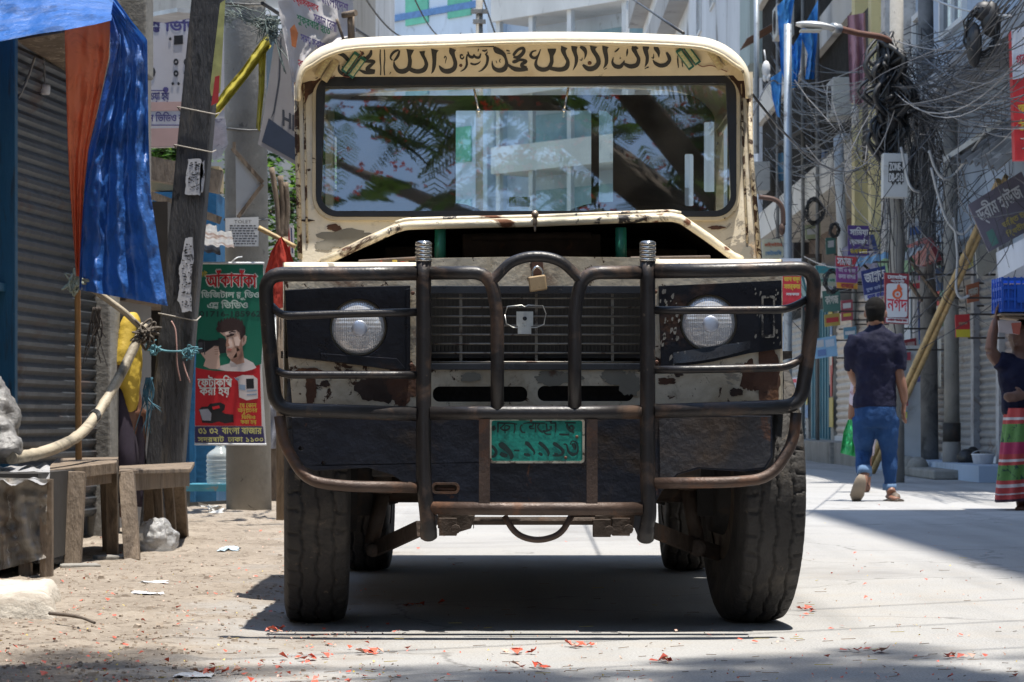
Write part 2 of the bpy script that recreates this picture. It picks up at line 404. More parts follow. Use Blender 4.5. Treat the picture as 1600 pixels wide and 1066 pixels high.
# ================================================================== GROUND
def ground_mat():
    m = bpy.data.materials.new('street_surface'); m.use_nodes = True; nt = m.node_tree; b = nt.nodes['Principled BSDF']; N, L = nt.nodes.new, nt.links.new
    tc = N('ShaderNodeTexCoord'); o = tc.outputs['Object']
    def ns(s, d=8, r=.6, di=0.):
        t = N('ShaderNodeTexNoise'); t.inputs['Scale'].default_value = s; t.inputs['Detail'].default_value = d; t.inputs['Roughness'].default_value = r; t.inputs['Distortion'].default_value = di; L(o, t.inputs['Vector']); return t.outputs['Fac']
    def rg(v, a, c, e=0., f=1.):
        r = N('ShaderNodeMapRange'); r.inputs[1].default_value = a; r.inputs[2].default_value = c; r.inputs[3].default_value = e; r.inputs[4].default_value = f; L(v, r.inputs[0]); return r.outputs[0]
    def mx(f, a, c):
        x = N('ShaderNodeMix'); x.data_type = 'RGBA'
        if hasattr(f, 'is_linked'): L(f, x.inputs[0])
        else: x.inputs[0].default_value = f
        for k, v in ((6, a), (7, c)):
            if hasattr(v, 'is_linked'): L(v, x.inputs[k])
            else: x.inputs[k].default_value = (*v, 1)
        return x.outputs[2]
    def ma(op, a, c):
        x = N('ShaderNodeMath'); x.operation = op
        for k, v in enumerate((a, c)):
            if hasattr(v, 'is_linked'): L(v, x.inputs[k])
            else: x.inputs[k].default_value = v
        return x.outputs[0]
    road = mx(rg(ns(1.1, 6), .3, .7), (.215, .211, .204), (.290, .285, .275))
    road = mx(rg(ns(160, 2, .7), .35, .7), road, (.40, .395, .385)); road = mx(rg(ns(110, 3, .7), .58, .72), road, (.17, .165, .16))
    road = mx(rg(ns(.55, 5, .6, .8), .54, .72), road, (.21, .205, .20))
    mp = N('ShaderNodeMapping'); mp.inputs['Scale'].default_value = (1.5, .10, 1); L(o, mp.inputs[0]); tn = N('ShaderNodeTexNoise'); tn.inputs['Scale'].default_value = 1.6; tn.inputs['Detail'].default_value = 6; L(mp.outputs[0], tn.inputs['Vector'])
    road = mx(rg(tn.outputs['Fac'], .52, .68, 0., .42), road, (.16, .157, .15)); road = mx(rg(ns(26, 9, .8), .60, .66, 0., .5), road, (.15, .145, .135))
    cr = N('ShaderNodeTexVoronoi'); cr.feature = 'DISTANCE_TO_EDGE'; cr.inputs['Scale'].default_value = .33
    w = N('ShaderNodeVectorMath'); w.operation = 'ADD'; nn = N('ShaderNodeTexNoise'); nn.inputs['Scale'].default_value = 1.3; nn.inputs['Detail'].default_value = 5; L(o, nn.inputs['Vector']); L(o, w.inputs[0]); L(nn.outputs['Color'], w.inputs[1]); L(w.outputs[0], cr.inputs['Vector'])
    road = mx(rg(cr.outputs['Distance'], .0, .0045, .6, 0.), road, (.10, .095, .09))
    dirt = mx(rg(ns(2.2, 8), .3, .7), (.205, .172, .138), (.335, .287, .235)); dirt = mx(rg(ns(24, 8, .7), .52, .64), dirt, (.15, .12, .092)); dirt = mx(rg(ns(70, 6, .75), .57, .66), dirt, (.43, .38, .32)); dirt = mx(rg(ns(5, 7, .7), .6, .68), dirt, (.12, .093, .07))
    sx = N('ShaderNodeSeparateXYZ'); L(o, sx.inputs[0])
    e = ma('ADD', sx.outputs[0], ma('MULTIPLY', ma('SUBTRACT', ns(1.6, 8, .65), .5), 1.6)); e = ma('ADD', e, ma('MULTIPLY', ma('SUBTRACT', sx.outputs[1], 8.0), .03))
    f = rg(e, -.95, -.45, 1., 0.)
    sandy = rg(ns(3.0, 9, .7), .50, .75, 0., .55)
    sandy = ma('MULTIPLY', sandy, rg(sx.outputs[1], 9, 16, 1., .1))
    road = mx(sandy, road, (.34, .30, .25)); road = mx(rg(ns(9, 8, .75), .60, .68, 0., .5), road, (.19, .18, .165)); road = mx(rg(ns(2.6, 9, .8, 1.2), .64, .68, 0., .4), road, (.16, .15, .14))
    far = rg(sx.outputs[1], 17, 21, 0., 1.)
    c = mx(f, road, dirt)
    L(c, b.inputs['Base Color']); b.inputs['Roughness'].default_value = .9; b.inputs['Specular IOR Level'].default_value = .25
    bn = N('ShaderNodeBump'); bn.inputs['Distance'].default_value = .012; L(rg(f, 0, 1, .35, .8), bn.inputs['Strength'])
    L(ma('ADD', ns(34, 9, .72), ma('MULTIPLY', ns(150, 3), .5)), bn.inputs['Height']); L(bn.outputs[0], b.inputs['Normal']); return m
mb = MB()
mb.add([(-300, -60, 0), (300, -60, 0), (300, 900, 0), (-300, 900, 0)], [(0, 1, 2, 3)])
GM = ground_mat()
tag(mb.build('street_ground', GM, recalc=False), kind='structure')
def dirt_z(x, y):
    e = min(1, max(0, (-.62 + .35 * nz(y * .9, 3.3) - x) / .35)); e *= min(1, (y - 5.2) / .5) * min(1, max(0, (19.5 - y) / 1.5))
    h = .008 + .011 * nz(x * 2.2, y * 2.2, 1) + .006 * nz(x * 6, y * 6, 2) + .004 * nz(x * 15, y * 15, 3) + .003 * nz(x * 34, y * 34, 4)
    c = nz(x * 9, y * 9, 8); h += .012 * max(0, c - .28) * 3
    return -.006 + (h + .008) * e
mb = MB(); mb.grid(lambda u, v: Vector((-2.9 + 2.6 * u, 5.4 + 14 * v, dirt_z(-2.9 + 2.6 * u, 5.4 + 14 * v))), 130, 560)
tag(mb.build('dirt_ground', GM, recalc=False), kind='structure')
# ================================================================== BUILDINGS (setting)
def plaster(name, c, st=(.10, .09, .085), t=.56): return pm(name, c, .85, 0, .14, .5, [(st, .8, t, .16), ([k * .55 for k in c], 3, .6, .12)], .15, 12, stretch=(1, 1, .35))
winglass = pm('window_glass', (.06, .085, .11), .12, 0, .3, 1)
whitefr = pm('white_frame', (.62, .63, .64), .6, 0, .1)
darkin = pm('interior_shade', (.030, .026, .024), .9, 0, .4, 2)  # near-black colour stands for the shade inside openings and the stall
shut_grey = pm('shutter_grey', (.26, .255, .25), .5, .2, .2, 2, [((.13, .09, .07), 2, .56, .14)], .1)
shut_tan = pm('shutter_tan', (.33, .29, .25), .55, .1, .2, 2, [((.17, .12, .09), 2, .58, .14)], .1)
def bld(name, label, loc): return thing(name, loc, label, 'building')
def win_x(b, x, y0, y1, z0, z1, frame=whitefr, gl_=winglass, n=2):      # window in a wall whose face is at x, looking towards -x
    m = MB(); t = .07
    m.boxp((x - .06, y0, z0), (x + .02, y0 + t, z1)); m.boxp((x - .06, y1 - t, z0), (x + .02, y1, z1)); m.boxp((x - .055, y0 + t, z1 - t), (x + .02, y1 - t, z1)); m.boxp((x - .055, y0 + t, z0), (x + .02, y1 - t, z0 + t))
    for k in range(1, n): yy = y0 + (y1 - y0) * k / n; m.boxp((x - .05, yy - .03, z0 + t), (x + .02, yy + .03, z1 - t))
    f = m.build('window', frame, b); m = MB(); m.add([(x - .012, y0 + t, z0 + t), (x - .012, y1 - t, z0 + t), (x - .012, y1 - t, z1 - t), (x - .012, y0 + t, z1 - t)], [(0, 1, 2, 3)]); m.build('pane', gl_, f)
def win_y(b, y, x0, x1, z0, z1, frame=whitefr, gl_=winglass, n=2):      # wall face at y looking towards the viewer (-y)
    m = MB(); t = .09
    m.boxp((x0, y - .06, z0), (x0 + t, y + .02, z1)); m.boxp((x1 - t, y - .06, z0), (x1, y + .02, z1)); m.boxp((x0 + t, y - .055, z1 - t), (x1 - t, y + .02, z1)); m.boxp((x0 + t, y - .055, z0), (x1 - t, y + .02, z0 + t))
    for k in range(1, n): xx = x0 + (x1 - x0) * k / n; m.boxp((xx - .04, y - .05, z0 + t), (xx + .04, y + .02, z1 - t))
    f = m.build('window', frame, b); m = MB(); m.add([(x0 + t, y - .012, z0 + t), (x1 - t, y - .012, z0 + t), (x1 - t, y - .012, z1 - t), (x0 + t, y - .012, z1 - t)], [(0, 1, 2, 3)]); m.build('pane', gl_, f)
def shutter_x(b, x, y0, y1, z0, z1, m_, pitch=.085):
    m = MB(); n = int((z1 - z0) / pitch); pr = []
    for k in range(n):
        z = z0 + k * pitch; pr += [(0, z), (.022, z + pitch * .35), (.026, z + pitch * .6), (.004, z + pitch * .92)]
    pr.append((0, z1)); q = len(pr)
    vs = [Vector((x - d, y, z)) for y in (y0, y1) for d, z in pr]
    m.add(vs, [(i, i + 1, q + i + 1, q + i) for i in range(q - 1)]); s = m.build('shutter', m_, b)
    m = MB(); m.boxp((x - .05, y0, z0 - .0), (x - .028, y1, z0 + .07)); m.build('bottom_rail', whitefr, s)
    return s
# --- the row on the right: x = 5, shops below and flats above
bw = plaster('wall_blue_grey', (.33, .40, .50), (.14, .16, .19), .55)
r1 = bld('shop_building', 'blue grey building with white window and rolling shutters at the right edge', (7, 27, 0))
mb = MB(); mb.boxp((5.0, 22.0, 2.62), (12, 33.4, 14)); mb.boxp((5.12, 22, 0), (12, 33.4, 2.62)); mb.boxp((4.55, 26.0, 0), (5.3, 33.4, .16)); mb.build('wall', bw, r1)
for y0, y1, m_ in ((26.0, 27.25, pm('shutter_mauve', (.26, .215, .20), .55, .1, .2, 2)), (27.5, 28.75, shut_grey), (29.0, 30.4, shut_grey), (30.7, 33.0, shut_tan)): shutter_x(r1, 5.06, y0, y1, .16, 2.3, m_)
for y in (25.9, 27.37, 28.87, 30.55, 33.1):
    mb = MB(); mb.boxp((4.98, y - .09, .16), (5.26, y + .09, 2.62)); mb.build('pilaster', pm('pilaster', (.36, .36, .37), .8, 0, .2, 6, [((.18, .17, .17), 9, .54, .14), ((.24, .2, .17), 3, .6, .1)], .2, 30), r1)
win_x(r1, 5.0, 29.3, 30.9, 5.0, 6.4); win_x(r1, 5.0, 31.8, 33.0, 4.0, 5.6); win_x(r1, 5.0, 26.2, 27.6, 5.0, 6.4)
mb = MB(); mb.boxp((4.55, 22, 4.15), (5.0, 33.4, 4.35)); mb.build('ledge', pm('ledge', (.30, .31, .33), .85, 0, .2, 2), r1)
mb = MB(); mb.prism3([[Vector((5.0, 33.4, 0)), Vector((5.0, 33.4, 14)), Vector((4.62, 33.4, 14)), Vector((4.62, 33.4, 2.7)), Vector((5.0, 33.4, 2.7))]], Vector((0, -.35, 0))); mb.build('pilaster', pm('pilaster_white', (.44, .42, .40), .8, 0, .2, 6, [((.18, .17, .17), 9, .54, .14)], .2, 30), r1)
tanw = plaster('wall_tan', (.42, .39, .35))
r2 = bld('narrow_building', 'narrow tan building with pale yellow columns, between the blue grey building and the balconies', (8, 35.5, 0))
mb = MB(); mb.boxp((5.05, 33.45, 0), (12, 37.3, 15)); mb.build('wall', tanw, r2)
yel = pm('yellow_column', (.60, .52, .27), .7, 0, .12, 2, [((.35, .28, .15), 2, .6, .1)])
for y, w in ((36.9, .34), (35.2, .30)):
    mb = MB(); mb.boxp((4.72, y - w / 2, 2.7), (5.1, y + w / 2, 15)); mb.build('column', yel, r2)
for z in (4.2, 7.2):
    mb = MB(); mb.boxp((4.82, 35.4, z), (5.06, 36.7, z + 2.0)); mb.build('opening', darkin, r2)  # solid block; its dark colour plays the shade of an opening
mb = MB(); mb.boxp((5.0, 33.5, .3), (5.06, 34.6, 2.5)); mb.build('cabinet', pm('pale_cabinet', (.42, .47, .52), .6, 0, .15, 2), r2)
mb = MB(); mb.boxp((4.5, 33.5, 0), (5.06, 37.3, .3)); mb.build('step', CONC(), r2)
mb = MB()
r3 = bld('apartment_building', 'brown apartment building with concrete balcony slabs, iron grilles and blue sheets hung out', (8, 45, 0))
mb.boxp((5.9, 37.3, 0), (13, 53, 16)); mb.boxp((5.0, 37.3, 2.9), (5.9, 53, 3.1)); mb.build('wall', plaster('wall_brown', (.13, .095, .08)), r3)
slabm = plaster('slab_concrete', (.52, .50, .46))
for z in (4.15, 6.45, 8.75, 11.05):
    mb = MB(); mb.boxp((4.85, 37.3, z), (5.9, 53, z + .16)); mb.boxp((4.85, 37.3, z + .16), (4.95, 53, z + .52)); mb.build('balcony_slab', slabm, r3)
    mb = MB()
    for k in range(90): y = 37.4 + k * .173; mb.boxp((4.96, y, z + .52), (4.98, y + .022, z + 2.3))
    mb.build('grille', pm('iron_grille', (.05, .045, .04), .7, .2, .3, 4), r3)
    for y in (39.8, 43.4, 47.5, 51.0):
        mb = MB(); mb.boxp((4.98, y, z + .16), (5.9, y + .22, z + 2.3)); mb.build('pier', plaster('pier_brown', (.16, .11, .08)), r3)
    for y in (38.5, 41.6, 45.4, 49.2):
        mb = MB(); mb.boxp((5.86, y, z + .6), (5.9, y + 1.0, z + 2.0)); mb.build('shuttered_window', pm('brown_wood', (.20, .10, .055), .7, 0, .3, 2), r3)
for y in (37.42, 41.9, 44.0, 48.2):
    mb = MB(); mb.tube([(4.80, y, .3), (4.80, y, 16)], .032, 8); mb.build('drain_pipe', pm('drain_pipe', (.16, .17, .18), .6, 0, .2, 2), r3)
mb = MB(); mb.boxp((4.45, 37.3, 0), (5.4, 53, .3)); mb.build('step', CONC(), r3)
for y0, y1, m_ in ((37.4, 38.7, shut_tan), (38.8, 41.2, pm('shutter_beige', (.46, .41, .36), .55, .1, .15, 2)), (45.5, 48.5, shut_grey), (49, 52, shut_tan)): shutter_x(r3, 5.03, y0, y1, .3, 2.4, m_, .11)
mb = MB(); mb.boxp((5.0, 41.9, .3), (5.06, 44.6, 2.4)); 
for k in range(7): mb.boxp((4.98, 41.95 + k * .38, .32), (5.005, 42.0 + k * .38, 2.38))
mb.build('teal_door', pm('teal_door', (.035, .15, .20), .6, 0, .25, 2, [((.1, .12, .12), 2, .6, .1)]), r3)
for y in (38.75, 41.5, 45.0, 48.8):
    mb = MB(); mb.boxp((4.98, y - .18, .3), (5.35, y + .18, 2.9)); mb.build('pier', pm('pier_pale', (.34, .32, .29), .85, 0, .2, 5, [((.16, .15, .14), 8, .55, .12)], .2, 30), r3)
r4 = bld('gap_shade_block', 'dark block coloured as the shade of a gap, with a green grey tank room on top, behind the jeep roof corner', (8, 55, 0))
mb = MB(); mb.boxp((5.6, 53.05, 0), (12, 57.4, 9.0)); mb.build('wall', plaster('wall_gap_shade', (.045, .045, .055)), r4)  # stands in a dark gap; the shade is put into the wall colour
mb = MB(); mb.boxp((4.75, 53.3, 7.75), (6.8, 55.6, 11)); mb.build('tank_room', plaster('wall_green_grey', (.27, .33, .33)), r4)
for k in range(14):
    pass
pale = plaster('wall_pale', (.56, .59, .63))
r5 = bld('pale_flats', 'pale stained block of flats with sloping parapets, behind the right of the jeep roof', (10, 80, 0))
mb = MB(); mb.boxp((5.3, 57.5, 0), (16, 108, 26)); mb.build('wall', pale, r5)
for z in (3.3, 6.6, 9.9, 13.2, 16.5):
    mb = MB(); mb.boxp((4.7, 80, z), (5.3, 108, z + 1.0)); mb.build('balcony', plaster('balcony_grey', (.34, .34, .34)), r5)
    for y in (60, 64.5, 69.5, 74.5): win_x(r5, 5.3, y, y + 1.5, z - 2.0 + .3, z - .3)
    for y in (82, 88, 94, 101): win_x(r5, 5.3, y, y + 2.2, z + 1.0, z + 2.3)
mb = MB(); mb.boxp((5.0, 60, 14.2), (5.3, 80, 14.5)); mb.build('ledge', plaster('ledge_dark', (.16, .15, .15)), r5)
# the pale blue block closing the street
r6 = thing('pale_blue_block', (-2, 120, 0), 'big pale blue block of flats with balconies closing the street behind the jeep', 'building')
lb = plaster('wall_light_blue', (.50, .59, .70), (.30, .33, .38), .62)
ang = Matrix.Rotation(R(-48), 4, 'Z'); T6 = Matrix.Translation((.2, 118, 0)) @ ang
def m6(mbx):
    for i, v in enumerate(mbx.v): mbx.v[i] = T6 @ v
    return mbx
mb = MB(); mb.boxp((-9, 0, 0), (9, 12, 30)); m6(mb).build('wall', lb, r6)
mb = MB(); mb.boxp((-1.2, -1.2, 0), (-.6, 0, 30)); m6(mb).build('pier', lb, r6)
for fz in range(8):
    z = 1.4 + fz * 3.3
    mb = MB(); mb.boxp((1.0, -2.4, z), (9.2, 0, z + .22)); mb.boxp((1.0, -2.4, z + .22), (9.2, -2.25, z + 1.15)); m6(mb).build('balcony', plaster('balcony_white', (.62, .62, .60), (.35, .35, .35), .6), r6)
    mb = MB()
    mb.boxp((1.2, -.05, z + .3), (9, .0, z + 2.7)); m6(mb).build('glazing', pm('blue_glazing', (.20, .34, .43), .25, 0, .4, .4), r6)
    for x in (1.1, 3.2, 5.6, 8.9):
        mb = MB(); mb.boxp((x, -2.2, z + 1.15), (x + .25, -2.0, z + 3.3)); m6(mb).build('post', plaster('post_white', (.55, .57, .58)), r6)
    for x in (-7.6, -4.6):
        mb = MB(); mb.boxp((x, -.08, z + 1.0), (x + 1.6, 0, z + 2.6)); f = m6(mb).build('window', pm('green_shutter', (.10, .42, .30), .5, 0, .2, 1) if fz % 2 else pm('aqua_pane', (.25, .45, .52), .3, 0, .2, 1), r6)
mb = MB(); mb.boxp((-9.1, -.1, 19.2), (1, -.003, 19.5)); m6(mb).build('blue_band', pm('blue_band', (.10, .22, .45), .7), r6)
# building whose upper floors overhang the road on the right, out of frame; it throws the shade on the road
r7 = bld('overhanging_building', 'grey building with upper floors jutting over the road, beside the viewer on the right', (8, 12, 0))
mb = MB(); mb.boxp((4.6, -12.0, 0), (12, 16.6, 4.2)); mb.boxp((4.40, -12.0, 5.6), (12, 16.7, 20)); mb.boxp((4.5, -12, 4.2), (12, 16.6, 5.6)); mb.build('wall', plaster('wall_grey', (.36, .34, .32)), r7)
for z in (6.3, 9.6):
    for y in (5, 8.5, 12, 15.2): win_x(r7, 4.40, y, y + 1.2, z, z + 1.6)
l1 = bld('left_light_block', 'unseen brown building added on the left to block sky light, before the blue tarp', (-5, 0, 0))
mb = MB(); mb.boxp((-12, -12, 0), (-3.3, 9.8, 5.0)); mb.build('wall', plaster('wall_block_dark', (.15, .125, .105)), l1)  # out of view, added to cut ambient light from the left
for y in (-6, -1.5, 3, 6.5): mb = MB(); mb.boxp((-3.32, y, 3.0), (-3.27, y + 1.4, 4.4)); mb.build('shuttered_window', pm('brown_wood', (.20, .10, .055), .7, 0, .3, 2), l1)
# row behind the viewer and on the left, beyond the shop: they close the street
r8 = bld('rear_row', 'unseen row of buildings behind the viewer, coloured dark to dim reflections', (0, -26, 0))
mb = MB(); mb.boxp((-26, -34, 0), (-3, -24, 9)); mb.boxp((-2.9, -40, 0), (26, -23, 7.5)); mb.build('wall', plaster('wall_rear', (.12, .105, .09)), r8)  # out of view; colour kept dark so the jeep's panels mirror less light
l2 = bld('left_building', 'stained grey building behind the wires and banners on the left', (-5, 36, 0))
mb = MB(); mb.boxp((-12, 33, 0), (-2.25, 44, 11)); mb.build('wall', plaster('wall_left_grey', (.30, .30, .29)), l2)
for z in (4.2, 7.4):
    for x in (-5.6, -3.9): win_y(l2, 33, x, x + 1.1, z, z + 1.5)
l3 = bld('left_far_building', 'tall pale building standing behind the left banner', (-6, 66, 0))
mb = MB(); mb.boxp((-16, 62, 0), (-3.3, 75, 20)); mb.build('wall', plaster('wall_far_pale', (.46, .48, .50)), l3)
for z in (6, 9.3, 12.6):
    for x in (-9.6, -7, -4.9): win_y(l3, 62, x, x + 1.3, z, z + 1.7, gl_=pm('green_pane', (.10, .40, .30), .4))
# ================================================================== THE JEEP
jeep = thing('utility_jeep', (.07, 8, 0), 'battered cream and black utility jeep with bull bar and propped hood, parked facing the viewer', 'jeep')
J = jeep
def jb(mb, name, m, bevel=0, parent=None, **k): return mb.build(name, m, parent or J, bevel=bevel, **k)
WS = Plane((0, 8.75, 1.257), (0, -math.cos(R(11)), math.sin(R(11))))
VI = Plane(WS(817, 121) + Vector((0, -.012, 0)), (0, -math.cos(R(16)), -math.sin(R(16))))
# --- bull bar
BY = 7.30
def B(px, py, d=0.0): return P(px, py, BY + d)
mb = MB()
def bt(pts, r, rad=None, n=12, mi=0, k=6):
    pts = [B(*p) for p in pts]
    if rad: pts = fillet(pts, rad, k)
    mb.tube(pts, r, n, mi)
S = BY / F
for sx in (0, 1):                                # outer hoops, top bars
    if sx == 0:
        bt([(652, 427, 0), (560, 428, .01), (414, 429, .03), (419, 520, .05), (431, 640, .05), (652, 647, 0)], 11.5 * S, [.02, .05, .2, .05])
        bt([(652, 488, .0), (560, 490, .0), (440, 494, .02), (420, 474, .05)], 6.3 * S, [.2, .04])
        bt([(652, 586, 0), (560, 586, 0), (445, 586, .02), (427, 576, .05)], 6.0 * S, [.2, .04])
    else:
        bt([(1022, 424, 0), (1120, 423, .01), (1273, 419, .03), (1268, 520, .05), (1250, 635, .05), (1022, 643, 0)], 11.5 * S, [.02, .05, .2, .05])
        bt([(1022, 485, 0), (1120, 485, 0), (1232, 484, .02), (1264, 466, .05)], 6.3 * S, [.2, .04])
        bt([(1022, 578, 0), (1120, 577, 0), (1232, 574, .02), (1258, 556, .05)], 6.3 * S, [.2, .04])
bt([(672, 427), (764, 426), (777, 482), (777, 560), (777, 640)], 10.5 * S, [.11, .05, .01])
bt([(1002, 426), (911, 426), (898, 482), (898, 560), (898, 638)], 10.5 * S, [.11, .05, .01])
mb.tube(smooth_path([B(764, 444, -.004), B(775, 433), B(795, 413), B(815, 404), B(838, 401), B(862, 404), B(882, 413), B(902, 432), B(911, 442, -.004)], 5), 8.5 * S, 12)
bt([(672, 646), (780, 645), (900, 645), (1003, 644)], 11 * S)
BB = bpy.data.objects.new('bull_bar', None); col.objects.link(BB); BB.parent = J; BB.location = (0, BY - 8, .6)
each(mb, 'guard_tube', bar_metal(), BB)
mb = MB()
for x, yb, t in ((662, 842, .02), (1012, 846, -.02)):   # the two uprights, hooked at their foot
    mb.tube(smooth_path([B(x, 408), B(x, 600), B(x, 740), B(x + (5 if x < 800 else 2), 800), B(x + 7 * (1 if x < 800 else -.2), 822, .005), B(x + (8 if x < 800 else -4), yb, .02)], 5), [12 * S] * 21 + [13.5 * S] * 4 + [10 * S], 14)
    xx = x + (20 if x < 800 else -22)
    mb.prism([(x + (8 if x < 800 else -8), 800), (xx + 2, 806), (xx, 822), (x + (10 if x < 800 else -12), 845)], [], flat(BY), .03)
each(mb, 'upright', bar_metal(), BB, side)
mb = MB()
for x in (662, 1012):
    for k in range(5):
        y0 = 409 - k * 6.2
        mb.lathe(B(x, y0), (0, 0, 1), [(0, 11.5 * S), (.0015, 13 * S), (.0075, 13 * S), (.009, 11.5 * S)], 18)
    mb.lathe(B(x, 379), (0, 0, 1), [(0, 12.5 * S), (.002, 11.5 * S), (.004, 8 * S)], 18)
each(mb, 'post_cap', chrome(), BB, side)
mb = MB()
bt([(437, 650, .05), (442, 690, .05), (478, 752, .03), (540, 760, 0), (652, 762, 0)], 9 * S, [.1, .12, .05])
bt([(1244, 645, .05), (1240, 690, .05), (1205, 748, .03), (1140, 754, 0), (1022, 755, 0)], 9 * S, [.1, .12, .05])
bt([(672, 794), (800, 795), (900, 795), (1004, 795)], 10.5 * S)
mb.bar(B(757, 655), B(757, 788), 17 * S, .022, up=(0, 1, 0)); mb.bar(B(925, 655), B(925, 788), 17 * S, .022, up=(0, 1, 0))
bt([(788, 806, .03), (806, 836, .03), (840, 846, .03), (876, 836, .03), (893, 806, .03)], 5 * S, [.06, .06, .06])
each(mb, 'lower_tube', bar_rusty(), BB)
# --- number plate
NPl = flat(7.385)
mb = MB(); mb.prism(rrect(766, 655, 912, 722, 5), [], NPl, .006)
plate = jb(mb, 'number_plate', pm('plate_green', (.010, .26, .205), .4, 0, .15, 9, [((.006, .14, .11), 14, .56, .1), (DRUST, 40, .68, .03)], .1, 60), .0015)
mb = MB(); mb.prism(rrect(764.5, 653.5, 913.5, 724, 6), [rrect(768, 657, 910, 720.5, 4)], flat(7.383), .007)
mb.build('plate_rim', pm('plate_rim', (.42, .40, .33), .6, 0, .3, 20, [(DRUST, 30, .5, .1)]), plate)
mb = MB(); kq = [0]
def st(mb, pts, off, sc_, pl, base=.0008, mi=0):
    kq[0] += 1
    stroke_mb(mb, [(off[0] + p[0] * sc_, off[1] + p[1] * sc_) for p in pts], [p[2] * sc_ * (1.25 if pl is NPl else 1) for p in pts], pl, base + .00004 * (kq[0] % 12), mi)
PS = 180 / 1600.
for s in ([(160, 270, 30), (190, 245, 35), (205, 270, 25), (170, 290, 20)],
          [(240, 185, 16), (330, 190, 18), (420, 190, 16), (515, 205, 12)], [(250, 190, 16), (250, 260, 20), (248, 320, 18)],
          [(350, 200, 12), (300, 245, 16), (285, 260, 16), (340, 290, 20), (390, 275, 20), (410, 240, 18), (370, 225, 12), (345, 240, 12), (350, 330, 14)],
          [(480, 205, 16), (485, 270, 16), (470, 330, 12)],
          [(590, 210, 14), (560, 250, 16), (580, 310, 18), (630, 320, 16)], [(600, 195, 10), (680, 185, 14), (780, 190, 16), (900, 190, 14)],
          [(740, 195, 14), (730, 230, 18), (690, 235, 18), (700, 265, 16), (750, 265, 14)], [(770, 195, 16), (772, 320, 16)],
          [(830, 200, 14), (800, 240, 18), (830, 290, 20), (875, 320, 20)],
          [(910, 155, 14), (990, 165, 16), (980, 190, 14), (1060, 185, 18)], [(920, 195, 16), (930, 300, 20)], [(980, 230, 26), (985, 270, 22), (930, 300, 18), (880, 300, 18), (920, 340, 16), (985, 345, 16)],
          [(1050, 190, 18), (1052, 260, 18), (1045, 320, 12)], [(1180, 185, 16), (1330, 185, 16)],
          [(1210, 200, 18), (1220, 250, 34), (1260, 290, 34), (1300, 260, 24), (1270, 225, 24), (1235, 260, 20)], [(1100, 345, 18), (1150, 350, 24), (1240, 350, 18)], [(1250, 300, 22), (1310, 320, 22)],
          [(150, 505, 30), (190, 530, 34), (225, 590, 34), (195, 650, 30), (150, 650, 22)],
          [(280, 460, 44), (300, 490, 70), (360, 540, 60), (410, 590, 50), (440, 650, 46), (425, 690, 20)], [(280, 610, 40), (330, 635, 50), (380, 640, 30)],
          [(470, 570, 16), (550, 572, 16)],
          [(625, 465, 30), (660, 475, 46), (710, 530, 32), (755, 590, 22), (745, 630, 12)], [(610, 620, 24), (660, 630, 36), (700, 640, 20)],
          [(815, 460, 30), (850, 480, 42), (915, 540, 36), (950, 600, 30), (945, 650, 12)], [(815, 605, 24), (850, 625, 34), (870, 630, 20)],
          [(1015, 465, 30), (1050, 485, 42), (1110, 530, 36), (1155, 580, 36), (1130, 630, 26), (1060, 640, 24), (1010, 635, 18)], [(1030, 610, 18), (1080, 622, 26)],
          [(1160, 480, 16), (1200, 490, 18), (1215, 540, 20), (1235, 590, 30), (1290, 625, 36), (1350, 600, 22), (1360, 530, 16), (1340, 460, 14), (1280, 440, 14), (1250, 490, 12)], [(1290, 470, 40), (1310, 510, 44), (1320, 560, 26)]):
    st(mb, s, (750, 640), PS, NPl)
mb.build('lettering', ink((.008, .03, .028)), plate, recalc=False)
mb = MB()
for x, y in ((1345, 380), (1190, 670), (710, 150)): mb.lathe(NPl(750 + x * PS, 640 + y * PS), (0, -1, 0), [(0, .0045), (.002, .004), (.003, .002)], 12)
each(mb, 'bolt', pm('rusty_bolt', (.12, .06, .04), .7, .3), plate)
# --- bumper
BU = flat(7.44)
mb = MB(); mb.prism([(455, 652), (1020, 648), (1206, 650), (1207, 715), (1196, 733), (1160, 737), (1092, 733), (1060, 742), (1034, 768), (1022, 790), (660, 790), (648, 765), (612, 742), (575, 731), (492, 736), (470, 728), (458, 706)],
    [rrect(676, 756, 716, 770, 6), circ(470, 701, 3.5, 10), circ(505, 724, 3, 10)], BU, .05)
jb(mb, 'bumper', [navy_bumper()], .004)
mb = MB(); mb.prism([(1030, 652), (1204, 652), (1204, 714), (1194, 730), (1160, 734), (1090, 730), (1058, 740), (1032, 766)], [], flat(7.437), .002)
jb(mb, 'bumper_rust_plate', pm('bumper_rusted', (.03, .03, .036), .6, 0, .35, 5, [((.058, .040, .029), 3.5, .46, .16, .85), (RUST, 6, .62, .08, .9), ((.10, .075, .055), 30, .66, .04)], .3, 30))
mb = MB(); mb.prism(rrect(674, 754, 718, 772, 8), [rrect(678, 757.5, 714, 768.5, 5)], flat(7.436), .012); mb.tube([P(682, 765, 7.45), P(710, 765, 7.45)], .007, 10)
jb(mb, 'tow_slot', bar_rusty(), .002)
mb = MB()
for k in range(14): mb.tube([P(rnd.uniform(470, 1190), rnd.choice((668, 705, 722, 748)), 7.44), P(0, 0, 0) * 0 + P(rnd.uniform(470, 1190), 700, 7.44)], .001, 4) if False else None
